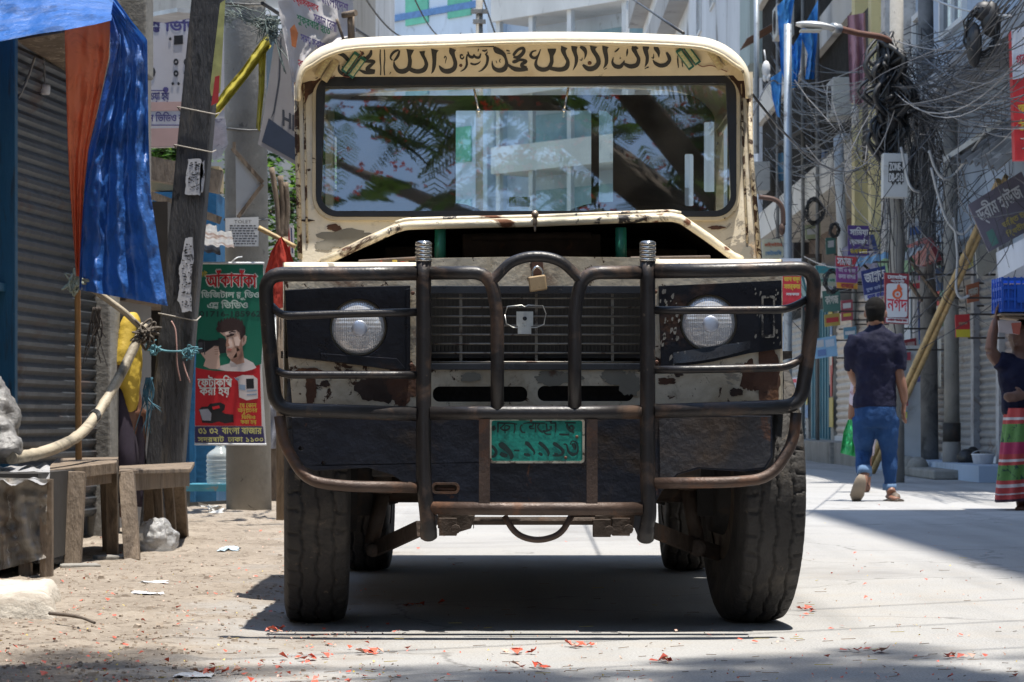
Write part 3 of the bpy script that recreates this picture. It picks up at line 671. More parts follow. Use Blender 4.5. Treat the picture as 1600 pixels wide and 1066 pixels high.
# --- wings (front panels left and right of the grille)
WY = 7.56
def wing(outer, blackp, hc, r, mname):
    m = MB(); m.prism(outer, [circ(hc[0], hc[1], r + 4)], flat(WY), .02)
    w = jb(m, 'wing', cream_rusty(), .003)
    m = MB()
    xs = [p[0] for p in outer]; x0, x1 = min(xs), max(xs); yt = min(p[1] for p in outer)
    a = P(x0, yt, WY); b = P(x1, yt, WY)
    prof = [(0, -.012), (.004, .0), (.014, .008), (.04, .012), (.10, .014), (1.24, .018)]
    m.grid(lambda u, v: Vector((a.x + (b.x - a.x) * u, WY + prof[int(v * 5 + .01)][0], a.z + (b.z - a.z) * u + prof[int(v * 5 + .01)][1])), 12, 5)
    ox = x0 if x0 < 700 else x1; o = P(ox, yt, WY); lo = P(ox, 632, WY)
    m.add([o + Vector((0, 0, .01)), o + Vector((0, 1.24, .018)), Vector((o.x, WY + 1.24, lo.z + .15)), Vector((o.x, WY + .9, lo.z + .12)), Vector((o.x, WY + .72, lo.z + .2)), Vector((o.x, WY + .25, lo.z + .2)), Vector((o.x, WY + .06, lo.z)), Vector((o.x, WY, lo.z))], [tuple(range(8))])
    m.build('wing_top', cream(), w, solid=.003)
    m = MB(); m.prism(blackp, [circ(hc[0], hc[1], r + 2)], flat(WY - .014), .013); pn = jb(m, 'headlight_panel', navy_panel(), .004)
    return pn
LH, RH = (560, 512), (1107, 505)
pl_ = wing([(443, 418), (656, 416), (656, 638), (457, 636), (450, 560)], [(445, 453), (520, 449), (641, 446), (641, 582), (612, 577), (520, 566), (450, 558)], LH, 43, '')
pr_ = wing([(1020, 411), (1221, 412), (1222, 500), (1221, 632), (1020, 634)], [(1029, 447), (1120, 443), (1221, 438), (1222, 545), (1172, 552), (1110, 566), (1033, 577)], RH, 43, '')
# creased lower lips of the panels and the patches of bare metal
mb = MB(); mb.prism([(500, 552), (620, 560), (634, 576), (610, 578), (500, 562)], [], flat(WY - .016), .004); mb.prism([(634, 452), (641, 450), (641, 580), (634, 577)], [], flat(WY - .017), .004)
mb.build('panel_crease', navy_panel(), pl_, bevel=.002)
mb = MB()
mb.grid(lambda u, v: P(1052 + 120 * u, 560 - 18 * u * u + (1 - v) * (-9 - 5 * math.sin(u * 3)) + 8 * v * (1 - .6 * u), WY - .0144 - .011 * v * math.sin(math.pi * min(1, u + .05)) ), 14, 5)
mb.build('panel_crease', pm('crease_highlight', (.020, .021, .026), .30, .2, .3, 20, [((.16, .155, .15), 24, .64, .04)]), pr_)  # paler, smoother strip tilted up to give the crease its highlight
mb = MB(); mb.prism(rrect(1190, 462, 1211, 528, 3), [rrect(1193, 466, 1208, 523, 2)], flat(WY - .018), .006); mb.prism(rrect(1193, 466, 1208, 523, 2), [], flat(WY - .006), .002, 1)
mb.build('lamp_recess', [pm('chipped_edge', (.20, .19, .17), .6, .2, .4, 30, [((.01, .01, .012), 30, .5, .05)]), black()], pr_)
mb = MB()
for x0, x1, pr in ((1030, 1040, pr_),):
    for k in range(34):
        x = rnd.uniform(1031, 1062); y = rnd.uniform(455, 572); s = rnd.uniform(1, 3.5)
        mb.prism([(x + s * math.cos(a + .3) * rnd.uniform(.5, 1.2), y + 1.6 * s * math.sin(a) * rnd.uniform(.5, 1.4)) for a in (0, 1, 2, 3, 4, 5.2)], [], flat(WY - .0148), .001)
    for k in range(26):
        x = rnd.choice((rnd.uniform(1180, 1192), rnd.uniform(1208, 1220))); y = rnd.uniform(450, 540); s = rnd.uniform(.8, 2.2)
        mb.prism([(x + s * math.cos(a + .3) * rnd.uniform(.5, 1.2), y + 1.8 * s * math.sin(a) * rnd.uniform(.5, 1.4)) for a in (0, 1, 2, 3, 4, 5.2)], [], flat(WY - .0148), .001)
each(mb, 'paint_chip', pm('bare_chips', (.20, .19, .17), .6, .1, .3, 20), pr_, recalc=False)
# --- stains and bare patches with outlines of their own
pc = [0]
def patch(parent, pl, cx, cy, rx, ry, mt, seed, name='paint_patch', lift=.0012):
    m = MB(); pts = []
    for k in range(44):
        a = 2 * math.pi * k / 44; r_ = 1 + .38 * nz(math.cos(a) * 1.6, math.sin(a) * 1.6, seed) + .22 * nz(math.cos(a) * 5, math.sin(a) * 5, seed + 5) + .10 * nz(math.cos(a) * 14, math.sin(a) * 14, seed + 8)
        pts.append((cx + rx * r_ * math.cos(a), cy + ry * r_ * math.sin(a)))
    pc[0] += 1; m.prism(pts, [], pl, .0004, 0, lift + .0007 * (pc[0] % 9)); m.build(name, mt, parent)
prim_ = pm('primer_bare', (.205, .19, .155), .85, 0, .15, 9, [((.10, .06, .04), 12, .6, .08)]); rst_ = pm('rust_stain', (.085, .038, .022), .85, 0, .35, 8, [((.17, .075, .03), 9, .56, .1), ((.03, .018, .014), 14, .6, .06)], .3, 60)
drk_ = pm('dark_rust_stain', (.04, .024, .018), .85, 0, .4, 8, [((.11, .05, .025), 8, .55, .12)], .3, 60)
WL = flat(WY); wl_ = bpy.data.objects['wing']; wr_ = [o for o in J.children if o.name.startswith('wing') and o is not wl_][0]
patch(wl_, WL, 590, 607, 34, 22, drk_, 1.1); patch(wl_, WL, 632, 600, 24, 34, rst_, 2.3); patch(wl_, WL, 508, 600, 8, 5, drk_, 3.1); patch(wl_, WL, 478, 582, 22, 8, rst_, 4.2); patch(wl_, WL, 486, 606, 9, 26, rst_, 5.2); patch(wl_, WL, 545, 583, 10, 5, drk_, 8.2); patch(wl_, WL, 470, 428, 22, 4, drk_, 9.9)
patch(wr_, WL, 1200, 590, 22, 46, rst_, 6.1); patch(wr_, WL, 1172, 590, 14, 26, rst_, 6.9); patch(wr_, WL, 1042, 596, 14, 6, rst_, 7.4); patch(wr_, WL, 1150, 613, 12, 6, drk_, 7.9); patch(wr_, WL, 1060, 584, 7, 5, drk_, 1.9)
patch(J, flat(7.6), 870, 590, 34, 12, prim_, 9.1); patch(J, flat(7.6), 960, 588, 22, 14, prim_, 10.4); patch(J, flat(7.6), 735, 590, 16, 7, prim_, 11.5); patch(J, flat(7.6), 985, 600, 16, 20, prim_, 12.5); patch(J, flat(7.6), 838, 425, 10, 22, drk_, 13.3)
# --- headlights
def glass_lens():
    m = bpy.data.materials.new('headlight_glass'); m.use_nodes = True; nt = m.node_tree; b = nt.nodes['Principled BSDF']; N, L = nt.nodes.new, nt.links.new
    b.inputs['Base Color'].default_value = (.52, .53, .55, 1); b.inputs['Roughness'].default_value = .12; b.inputs['Metallic'].default_value = .35; b.inputs['Coat Weight'].default_value = 1
    tc = N('ShaderNodeTexCoord'); w = N('ShaderNodeTexWave'); w.bands_direction = 'X'; w.inputs['Scale'].default_value = 60; w.inputs['Distortion'].default_value = 1.2; w.inputs['Detail'].default_value = 1
    L(tc.outputs['Object'], w.inputs['Vector']); bn = N('ShaderNodeBump'); bn.inputs['Strength'].default_value = .22; bn.inputs['Distance'].default_value = .01
    w2 = N('ShaderNodeTexWave'); w2.bands_direction = 'Z'; w2.inputs['Scale'].default_value = 26; L(tc.outputs['Object'], w2.inputs['Vector'])
    ad = N('ShaderNodeMath'); ad.operation = 'MULTIPLY_ADD'; L(w2.outputs['Fac'], ad.inputs[0]); ad.inputs[1].default_value = .4; L(w.outputs['Fac'], ad.inputs[2])
    L(ad.outputs[0], bn.inputs['Height']); L(bn.outputs[0], b.inputs['Normal'])
    mx = N('ShaderNodeMixRGB'); L(w.outputs['Fac'], mx.inputs[0]); mx.inputs[1].default_value = (.60, .60, .61, 1); mx.inputs[2].default_value = (.74, .74, .76, 1); L(mx.outputs[0], b.inputs['Base Color']); return m
gl = glass_lens()
for (hx, hy), pn in ((LH, pl_), (RH, pr_)):
    c = P(hx, hy, WY + .004); r = 43 / F * WY
    m = MB(); m.lathe(c, (0, -1, 0), [(-.02, r * 1.06), (.006, r * 1.06), (.012, r * 1.03), (.012, r * .98), (0, r * .96)], 36)
    hl = m.build('headlight', pm('lamp_ring', (.10, .085, .06), .5, .5, .3, 20), J)
    m = MB(); m.lathe(c, (0, -1, 0), [(.004, r * .98)] + [(.004 + .022 * math.cos(t), r * .98 * math.sin(t)) for t in [R(a) for a in (80, 70, 58, 46, 34, 22, 11, 2)]], 40); m.build('lens', gl, hl)
    m = MB(); m.lathe(c + Vector((.004, 0, -.003)), (0, -1, 0), [(.0245, r * .30), (.0262, r * .28), (.0272, r * .18), (.0276, r * .10), (.0278, r * .02)], 28); m.build('bulb_shield', pm('lamp_mirror', (.60, .64, .74), .34, .8, .1), hl)
# --- grille and centre panel
CY = 7.60
mb = MB(); mb.prism([(650, 404), (840, 401), (1030, 403), (1032, 634), (650, 636)], [rrect(670, 454, 1004, 576, 3), rrect(676, 604, 824, 628, 11), rrect(840, 603, 990, 627, 11)], flat(CY), .012)
cp = jb(mb, 'radiator_panel', cream_rusty(), .002)
mb = MB(); mb.prism(rrect(655, 445, 1018, 645, 2), [], flat(CY + .10), .02); jb(mb, 'radiator_core', pm('radiator_core', (.010, .010, .011), .8, 0, .4, 30))
mb = MB()
for k in range(56):
    x = 674 + k * 6.0; mb.boxp(P(x, 576, CY + .085), P(x + 1.2, 454, CY + .09))
mb.build('core_fin', pm('core_fins', (.013, .012, .012), .7), bpy.data.objects['radiator_core'], recalc=False)
mb = MB()
for k in range(8):
    y = 466 + k * 14.3
    mb.tube([P(670, y + .6 * nz(k, 0), CY + .008), P(730, y + 1.1 * nz(k, 1), CY + .004), P(790, y + 1.6 * nz(k, 2), CY + .002), P(840, y + 1.5 * nz(k, 3), CY + .002), P(900, y + 1.2 * nz(k, 5), CY + .003), P(1004, y + .5 * nz(k, 6), CY + .008)], .0024, 6, ry=1.3)
for x in (720, 838, 957): mb.bar(P(x, 456, CY + .012), P(x, 575, CY + .012), .008, .004, up=(0, 1, 0))
mb.build('grille', pm('grille_slats', (.20, .18, .15), .4, .4, .3, 20, [(DRUST, 30, .55, .1)]), J)
mb = MB(); mb.boxp(P(665, 578, CY - .012), P(1008, 568, CY)); mb.boxp(P(665, 459, CY - .012), P(1008, 447, CY)); 
mb.prism([(655, 446), (672, 447), (672, 580), (655, 582)], [], flat(CY - .006), .006); mb.prism([(1003, 446), (1022, 446), (1022, 578), (1003, 579)], [], flat(CY - .006), .006)
jb(mb, 'grille_frame', pm('grille_frame', (.022, .025, .032), .32, .1, .3, 8, [(DRUST, 8, .58, .08), ((.2, .19, .17), 40, .68, .03)]), .002)
mb = MB()
for x, y in ((645, 458), (643, 570), (1026, 566), (1024, 456)): mb.lathe(P(x, y, WY - .014), (0, -1, 0), [(0, .006), (.004, .0055), (.006, .003)], 10)
each(mb, 'screw', pm('rusty_bolt', (.12, .06, .04), .7, .3), J)
FG = flat(7.57)
mb = MB(); loop = [(789, 492), (793, 479), (815, 477), (820, 480), (825, 477), (848, 478), (853, 490), (850, 507), (838, 512), (802, 512), (791, 506), (789, 492)]
mb.tube([FG(*p) for p in loop], .0017, 6); mb.boxp(FG(807, 510) + Vector((0, -.006, 0)), FG(833, 487), 0); mb.boxp(FG(809, 522) + Vector((0, -.012, 0)), FG(830, 509))
mb.lathe(FG(820, 498) + Vector((0, -.006, 0)), (0, -1, 0), [(0, .006), (.001, .006), (.0012, .003)], 12, 1)
jb(mb, 'lamp_bracket', [pm('bracket_metal', (.55, .55, .52), .35, .8, .2, 20), black()])
# padlock and hasp
mb = MB(); mb.box(P(840, 443, 7.555), (.05, .02, .043), Matrix.Rotation(R(-8), 3, 'Y'))
lock = jb(mb, 'padlock', pm('brass_lock', (.42, .30, .17), .5, .3, .2, 20, [((.22, .13, .07), 30, .55, .1)]), .004)
mb = MB(); mb.tube(smooth_path([P(832, 434, 7.555), P(832, 424, 7.555), P(839, 417, 7.555), P(847, 423, 7.555), P(848, 434, 7.555)], 5), .0035, 8); mb.build('shackle', chrome(), lock)
mb = MB(); mb.prism([(832, 405), (848, 405), (850, 430), (830, 430)], [], flat(7.585), .008); jb(mb, 'hasp', pm('rusty_bolt', (.12, .06, .04), .7, .3), .002)
# --- hood (propped open on two green sticks)
HF = [(494, 414), (503, 406), (560, 379), (618, 353), (634, 348), (700, 346), (838, 343), (960, 338), (1050, 335), (1064, 338), (1108, 368), (1146, 397), (1160, 403)]
HYf, HYr = 7.78, 8.72
front = [P(x, y, HYf) for x, y in HF]
cxh = sum(p.x for p in front) / len(front)
mb = MB()
def hoodpt(u, v):
    i = u * (len(HF) - 1); k = min(int(i), len(HF) - 2); p = front[k].lerp(front[k + 1], i - k)
    zr = 1.205 if 3 <= i <= 9 else 1.205 - .16 * ((3 - i) / 3 if i < 3 else (i - 9) / 3)
    q = Vector(((p.x - cxh) * 1.0 + cxh, HYr, zr)); w = p.lerp(q, v); w.z += .02 * math.sin(v * math.pi)
    return w
mb.grid(hoodpt, 24, 8); hood = jb(mb, 'hood', pm('hood_paint', (.66, .57, .40), .5, 0, .12, 4, [((.42, .33, .2), 3, .52, .14), (RUST, 4.5, .6, .08, .9)], .1, 50), solid=.012)
mb = MB(); mb.grid(lambda u, v: hoodpt(.02 + .96 * u, .01 + .98 * v) - Vector((0, 0, .016)), 24, 8); mb.build('hood_dark_sheet', pm('hood_underside', (.075, .055, .042), .8, 0, .4, 5, [((.13, .065, .035), 5, .54, .12)], .3, 30), hood)  # separate dark sheet added so the hood's underside reads dark
mb = MB(); fw = [hoodpt(k / 24, .93) - Vector((0, 0, .014)) for k in range(25)]; mb.prism3([fw + [Vector((fw[-1].x, fw[-1].y, .8)), Vector((fw[0].x, fw[0].y, .8))]], Vector((0, .01, 0))); jb(mb, 'dark_firewall', dark())  # dark panel added to make the gap under the hood look dark
mb = MB(); lip = [P(x, y + 5, HYf - .004) for x, y in HF]
mb.tube(fillet(lip[1:], .03, 4), .0125, 10, ry=1.0)
mb.tube(fillet([P(x, y - 4, HYf + .006) for x, y in HF[3:10]], .03, 4), .007, 8)
mb.build('hood_lip', pm('hood_lip_paint', (.70, .62, .46), .5, 0, .14, 5, [(DRUST, 5.5, .56, .05, .9), (RUST, 9, .56, .06, .9), ((.035, .03, .03), 14, .62, .03)], .25, 60), hood)
mb = MB(); mb.tube([P(836, 352, HYf - .02), P(836, 336, HYf - .02)], .006, 8); mb.lathe(P(836, 340, HYf - .02), (0, 0, 1), [(0, .009), (.01, .011), (.02, .006)], 10); mb.tube([P(836, 352, HYf - .02), P(836, 362, HYf - .02)], .0035, 6)
mb.build('latch', pm('latch_metal', (.3, .25, .2), .5, .6, .3, 20, [(RUST, 30, .5, .1)]), hood)
mb = MB()
for x0, x1 in ((687.5, 688), (971, 970)): mb.tube([P(x0, 420, 7.8), P(x1, 356, 7.8)], .0165, 14)
each(mb, 'prop_rod', pm('green_pipe', (.012, .14, .085), .4, 0, .15, 9, [((.01, .08, .05), 9, .6, .1)]), J)
mb = MB(); mb.boxp(P(722, 412, 8.1), P(935, 374, 8.35)); mb.tube([P(735, 371, 8.08), P(925, 369, 8.08)], .013, 10); mb.tube([P(560, 409, 7.75), P(668, 403, 7.75)], .006, 8); mb.tube([P(985, 404, 7.75), P(1110, 402, 7.75)], .006, 8); mb.tube([P(890, 411, 7.72), P(715, 412, 7.72)], .005, 8); mb.boxp(P(600, 425, 8.2), P(700, 395, 8.5)); mb.boxp(P(960, 425, 8.2), P(1080, 398, 8.5))
each(mb, 'engine', pm('engine_grime', (.085, .062, .048), .7, .1, .4, 8, [((.16, .09, .05), 9, .56, .1)], .3, 40), J, bevel=.008)
mb = MB(); mb.boxp((-.66, 7.62, .78), (.80, 8.74, .80)); mb.boxp((-.40, 8.66, .8), (.54, 8.70, 1.14)); mb.boxp((-.45, 7.72, .8), (-.41, 8.7, 1.03)); mb.boxp((.55, 7.72, .8), (.59, 8.7, 1.03))
jb(mb, 'engine_bay', dark())
mb = MB()
for k in range(60):                                # flowers and dust lying along the panel top under the hood
    x = rnd.uniform(505, 1130); y = 412 + rnd.uniform(-4, 1); s = rnd.uniform(.002, .006)
    if 700 < x < 960: continue
    mb.box(P(x, y, 7.63), (s * 2.2, s * 2, s), Matrix.Rotation(rnd.uniform(0, 3), 3, 'Z'), rnd.choice((0, 0, 1, 2)))
jb(mb, 'debris', [pm('dry_leaf', (.26, .17, .09), .8, 0, .3), pm('petal_red', (.50, .06, .03), .6, 0, .3, 30), pm('petal_yellow', (.55, .42, .08), .6, 0, .3, 30)], recalc=False)
# --- windscreen frame, seal, glass
mb = MB()
mb.prism([(464, 128), (1171, 122), (1174, 250), (1187, 404), (1150, 404), (838, 404), (500, 414), (470, 415), (466, 250)], [rrect(493, 121, 1151, 341, 34, 8)], WS, .045)
fr = jb(mb, 'windscreen_frame', pm('frame_paint', (.68, .61, .48), .55, 0, .14, 4, [((.46, .39, .28), 3, .48, .16), ((.52, .47, .38), 18, .56, .1), ((.36, .22, .11), 6, .60, .14), (PRIM, 3.6, .60, .012, .8), ((.30, .15, .07), 4, .62, .1, .9), (DRUST, 20, .67, .025, .9)], .12, 60), .003)
patch(fr, WS, 542, 373, 44, 13, prim_, 21.1); patch(fr, WS, 505, 384, 16, 7, prim_, 22.1); patch(fr, WS, 522, 356, 12, 5, rst_, 23.1); patch(fr, WS, 1120, 356, 12, 3, rst_, 24.1); patch(fr, WS, 480, 345, 10, 2, drk_, 25.1); patch(fr, WS, 1168, 395, 10, 10, prim_, 26.2)
mb = MB()
for x0, x1, x2 in ((463, 465, 469), (1169, 1174, 1187)):
    mb.tube([WS(x0, 130) + WS.n * .004, WS(x1, 250) + WS.n * .004, WS(x2, 404) + WS.n * .004], .008, 8)
for x0, x1, x2 in ((475, 477, 480), (1158, 1162, 1168)):
    mb.tube([WS(x0, 132) + WS.n * .003, WS(x1, 250) + WS.n * .003, WS(x2, 380) + WS.n * .003], .004, 8)
each(mb, 'gutter', pm('gutter_paint', (.52, .44, .31), .6, 0, .3, 9, [(DRUST, 26, .50, .04, .9), (PRIM, 8, .56, .03)], .4, 60), fr, side)
mb = MB()
def ring(outer, inner, lift, th, mi=0): mb.prism(outer, [inner], WS, th, mi, lift)
ring(rrect(488, 117, 1156, 346, 38, 8), rrect(494, 123, 1150, 340, 33, 8), .010, .014)
mb.build('surround', pm('surround_paint', (.48, .40, .27), .5, 0, .2, 6, [(DRUST, 18, .6, .05, .9)], .1, 60), fr, bevel=.003)
mb = MB(); ring(rrect(494, 116, 1150, 340, 33, 8), [(508, 137), (1134, 131)] + [p for p in rrect(502, 60, 1142, 331, 27, 8) if p[1] > 200] , .012, .02)
seal = mb.build('rubber_seal', pm('seal_rubber', (.012, .012, .014), .55, 0, .2, 9), fr, bevel=.003)
mb = MB()
for sd_ in (0, 1):
    xs = (470, 500) if sd_ == 0 else (1132, 1168)
    ys = [(xs[0], 132), (xs[1], 122), (xs[1] + (4 if sd_ == 0 else -3), 134), (xs[0] + 12, 150), (xs[0] + 6, 166)]
    if sd_: ys = [(1138, 118), (1169, 122), (1170, 156), (1158, 152), (1146, 132)]
    mb.prism(ys, [], WS, .004, 0, .006)
each(mb, 'hinge_plate', pm('hinge_rust', (.05, .022, .014), .8, 0, .4, 20, [((.12, .05, .025), 20, .5, .1)], .4, 60), fr, side, bevel=.001)
def screen_glass(name, fac, tint=(.80, .88, .87)):
    m = bpy.data.materials.new(name); m.use_nodes = True; nt = m.node_tree; N, L = nt.nodes.new, nt.links.new; nt.nodes.remove(nt.nodes['Principled BSDF'])
    t = N('ShaderNodeBsdfTransparent'); t.inputs[0].default_value = (*tint, 1); g = N('ShaderNodeBsdfGlossy'); g.inputs['Roughness'].default_value = .014
    d = N('ShaderNodeBsdfDiffuse'); d.inputs[0].default_value = (.5, .47, .42, 1)
    lw = N('ShaderNodeFresnel'); lw.inputs['IOR'].default_value = 1.5
    ad = N('ShaderNodeMath'); ad.operation = 'ADD'; ad.inputs[1].default_value = fac; L(lw.outputs[0], ad.inputs[0])
    mx = N('ShaderNodeMixShader'); L(ad.outputs[0], mx.inputs[0]); L(t.outputs[0], mx.inputs[1]); L(g.outputs[0], mx.inputs[2])
    tc = N('ShaderNodeTexCoord'); n = N('ShaderNodeTexNoise'); n.inputs['Scale'].default_value = 5; n.inputs['Detail'].default_value = 8; L(tc.outputs['Object'], n.inputs['Vector'])
    r = N('ShaderNodeMapRange'); r.inputs[1].default_value = .45; r.inputs[2].default_value = .8; r.inputs[4].default_value = .09; L(n.outputs['Fac'], r.inputs[0])
    m2 = N('ShaderNodeMixShader'); L(r.outputs[0], m2.inputs[0]); L(mx.outputs[0], m2.inputs[1]); L(d.outputs[0], m2.inputs[2])
    bn = N('ShaderNodeBump'); bn.inputs['Strength'].default_value = .05; n2 = N('ShaderNodeTexNoise'); n2.inputs['Scale'].default_value = 3; L(tc.outputs['Object'], n2.inputs['Vector']); L(n2.outputs['Fac'], bn.inputs['Height']); L(bn.outputs[0], g.inputs['Normal'])
    L(m2.outputs[0], nt.nodes['Material Output'].inputs[0]); return m
mb = MB(); v = [WS(x, y) - WS.n * .004 for x, y in rrect(497, 120, 1147, 336, 30, 8)]; mb.add(v, [tuple(range(len(v)))])
mb.build('windscreen', screen_glass('windscreen_glass', .22), fr, recalc=False)
mb = MB()
for a, b in (((741, 142), (748, 176)), ((888, 140), (881, 176))):
    mb.tube([WS(*a) + WS.n * .018, WS(*b) + WS.n * .022], .0036, 8); mb.lathe(WS(*b) + WS.n * .020, WS.n, [(0, .005), (.004, .007), (.008, .004)], 10)
each(mb, 'wiper', chrome(), J, lambda c: c.x < .07)
# --- roof and visor
RO = [(463, 152), (463, 132), (470, 106), (486, 86), (512, 71), (560, 61), (700, 56), (830, 52), (960, 53), (1080, 58), (1122, 67), (1150, 85), (1166, 106), (1171, 128), (1172, 148)]
def lipped(p): return (817 + (p[0] - 817) * (.988), p[1] + (15 if p[1] < 90 else 6))
rows = [[P(*lipped(p), 8.70) for p in RO], [P(p[0], p[1] + 5, 8.715) for p in RO], [P(*p, 8.77) for p in RO]]
rows.append([q + Vector((0, .5, .012)) for q in rows[2]]); rows.append([q + Vector((0, 1.40, 0)) for q in rows[2]])
rows = [smooth_path(r, 3) for r in rows]
mb = MB(); k = len(rows[0]); mb.add([p for r in rows for p in r], [(j * k + i, j * k + i + 1, (j + 1) * k + i + 1, (j + 1) * k + i) for j in range(len(rows) - 1) for i in range(k - 1)], 0, True)
roof = jb(mb, 'roof', cream_clean(), solid=.008)
mb = MB(); mb.tube(rows[0], .0065, 8); mb.build('roof_lip', pm('lip_paint', (.60, .50, .33), .5, 0, .15, 6, [(DRUST, 7, .60, .05, .9)], .2, 60), roof)
mb = MB(); top = [lipped(p) for p in RO]
face = [(471, 140)] + [(p[0], p[1] + 1) for p in top[1:-1]] + [(1164, 140), (1146, 118), (500, 122)]
mb.prism(face, [], VI, .008); vis = jb(mb, 'visor', pm('visor_paint', (.60, .51, .36), .55, 0, .12, 4, [((.42, .31, .18), 3.5, .52, .18), (DRUST, 6, .665, .04, .9)], .1, 50), .002)
mb = MB()
C1, C2, C3, Q = (500, 60), (690, 60), (880, 55), 1 / 8
for org, sts in ((C1, ([(225, 195, 24), (290, 210, 52), (350, 270, 46), (400, 330, 40)], [(240, 330, 14), (235, 390, 30), (270, 435, 45), (340, 455, 50), (410, 440, 50), (440, 380, 30)],
     [(640, 145, 22), (630, 200, 45), (580, 250, 50), (540, 230, 22)], [(550, 290, 28), (640, 285, 46), (680, 295, 30), (625, 345, 44), (590, 385, 48), (640, 405, 46), (690, 405, 30)], [(490, 395, 14), (560, 425, 42), (640, 428, 44), (685, 425, 30)],
     [(400, 205, 18), (450, 218, 22)], [(278, 345, 12), (286, 365, 14)], [(525, 170, 30), (540, 205, 36)], [(755, 140, 13), (752, 250, 18), (760, 360, 14), (757, 460, 16)], [(805, 140, 13), (810, 260, 15), (802, 360, 17), (808, 462, 14)],
     [(905, 275, 18), (882, 245, 22), (898, 200, 32), (935, 165, 30), (985, 145, 22)], [(995, 150, 18), (978, 210, 34), (950, 255, 30), (920, 285, 14)],
     [(925, 290, 12), (935, 350, 40), (980, 405, 54), (1050, 412, 60), (1108, 370, 55), (1125, 290, 50), (1118, 220, 46), (1125, 165, 80), (1128, 140, 100)], [(1110, 372, 50), (1160, 402, 55), (1230, 415, 55), (1300, 390, 60), (1330, 330, 48), (1316, 270, 40), (1286, 210, 45), (1278, 160, 76)],
     [(1435, 140, 100), (1428, 180, 66), (1430, 270, 50), (1425, 350, 45), (1410, 410, 28), (1390, 442, 5)], [(870, 450, 8), (885, 420, 12)])),
    (C2, ([(-30, 340, 14), (0, 385, 46), (40, 410, 56), (100, 410, 62), (155, 375, 58), (172, 310, 50), (150, 230, 46), (130, 170, 72), (140, 130, 86)], [(32, 250, 12), (45, 225, 14), (60, 245, 12), (52, 280, 10), (44, 315, 5)],
     [(270, 215, 14), (245, 205, 20), (235, 240, 18), (262, 255, 22), (282, 225, 12)], [(320, 200, 16), (312, 260, 25), (315, 330, 30), (285, 385, 22), (235, 415, 8)],
     [(330, 165, 14), (345, 220, 32), (390, 235, 36), (408, 195, 14)], [(405, 200, 12), (425, 235, 32), (470, 238, 32), (490, 190, 14)], [(462, 130, 12), (455, 165, 14)], [(508, 152, 18), (540, 158, 20), (572, 142, 14)], [(360, 312, 26), (415, 328, 22), (465, 308, 16), (488, 282, 5)],
     [(545, 195, 14), (575, 235, 34), (568, 310, 32), (540, 362, 28), (500, 400, 20), (460, 416, 8)], [(575, 165, 10), (560, 195, 20)],
     [(655, 110, 30), (690, 150, 72), (765, 190, 56), (800, 250, 34), (812, 320, 44), (785, 380, 62), (720, 402, 56), (660, 378, 44), (636, 330, 24), (632, 280, 6)],
     [(805, 300, 16), (850, 348, 34), (920, 385, 55), (1000, 392, 50), (1078, 385, 36)], [(1065, 365, 30), (1010, 350, 42), (1005, 322, 40), (1055, 290, 40), (990, 268, 34), (910, 292, 46), (885, 285, 22)],
     [(895, 235, 22), (960, 235, 46), (1022, 175, 46), (1020, 125, 38), (960, 140, 34), (912, 190, 38), (900, 220, 24)], [(680, 278, 10), (692, 312, 9)], [(735, 258, 14), (722, 285, 12), (736, 302, 10)], [(808, 152, 16), (850, 158, 14)], [(820, 192, 10), (862, 184, 10)],
     [(1185, 155, 12), (1135, 168, 22), (1112, 212, 36), (1150, 245, 36), (1200, 225, 28), (1238, 135, 10)], [(1205, 230, 14), (1176, 310, 36), (1200, 368, 50), (1270, 392, 55), (1338, 370, 50), (1375, 300, 48), (1374, 220, 50), (1378, 165, 96), (1378, 130, 110)],
     [(1345, 370, 45), (1420, 387, 50), (1500, 390, 55), (1560, 360, 60), (1578, 290, 46), (1545, 220, 42), (1522, 155, 62), (1535, 108, 84)])),
    (C3, ([(140, 140, 84), (138, 180, 66), (150, 230, 48), (165, 290, 45), (155, 370, 30), (120, 440, 5)], [(210, 145, 26), (262, 175, 54), (282, 230, 34), (265, 302, 5)], [(378, 140, 94), (376, 190, 54), (430, 280, 55), (440, 350, 55), (390, 410, 60), (310, 420, 60), (245, 370, 26)],
     [(238, 282, 10), (230, 315, 13), (206, 305, 8)], [(528, 140, 84), (522, 185, 62), (540, 290, 48), (535, 360, 40), (500, 417, 5)], [(512, 430, 6), (545, 412, 12)], [(642, 212, 10), (672, 190, 22), (700, 162, 10)], [(803, 170, 12), (800, 215, 26), (793, 265, 8)], [(710, 298, 8), (716, 280, 12)],
     [(628, 275, 6), (615, 340, 30), (650, 388, 50), (710, 395, 50), (745, 360, 36), (765, 315, 10)], [(750, 345, 20), (790, 375, 44), (850, 392, 54), (920, 370, 55), (942, 300, 45), (910, 230, 46), (884, 170, 66), (915, 135, 84)],
     [(1040, 105, 36), (1034, 150, 82), (1030, 195, 60), (1050, 270, 45), (1045, 340, 38), (1020, 398, 5)], [(1018, 420, 8), (1068, 398, 18)], [(1155, 110, 22), (1160, 160, 60), (1190, 220, 42), (1195, 278, 5)],
     [(1290, 215, 26), (1322, 275, 46), (1325, 320, 45), (1280, 370, 50), (1210, 380, 50), (1150, 350, 38), (1122, 312, 10)], [(1130, 235, 8), (1128, 285, 16), (1104, 278, 8)], [(1205, 115, 24), (1250, 100, 18)], [(1430, 255, 10), (1432, 330, 18), (1440, 408, 10)], [(1476, 260, 6), (1485, 330, 14), (1492, 398, 8)]))):
    for s in sts: st(mb, s, org, Q, VI, .0012)
mb.build('inscription', pm('black_brush_paint', (.012, .011, .011), .5, 0, .2, 9), vis, recalc=False)
mb = MB()
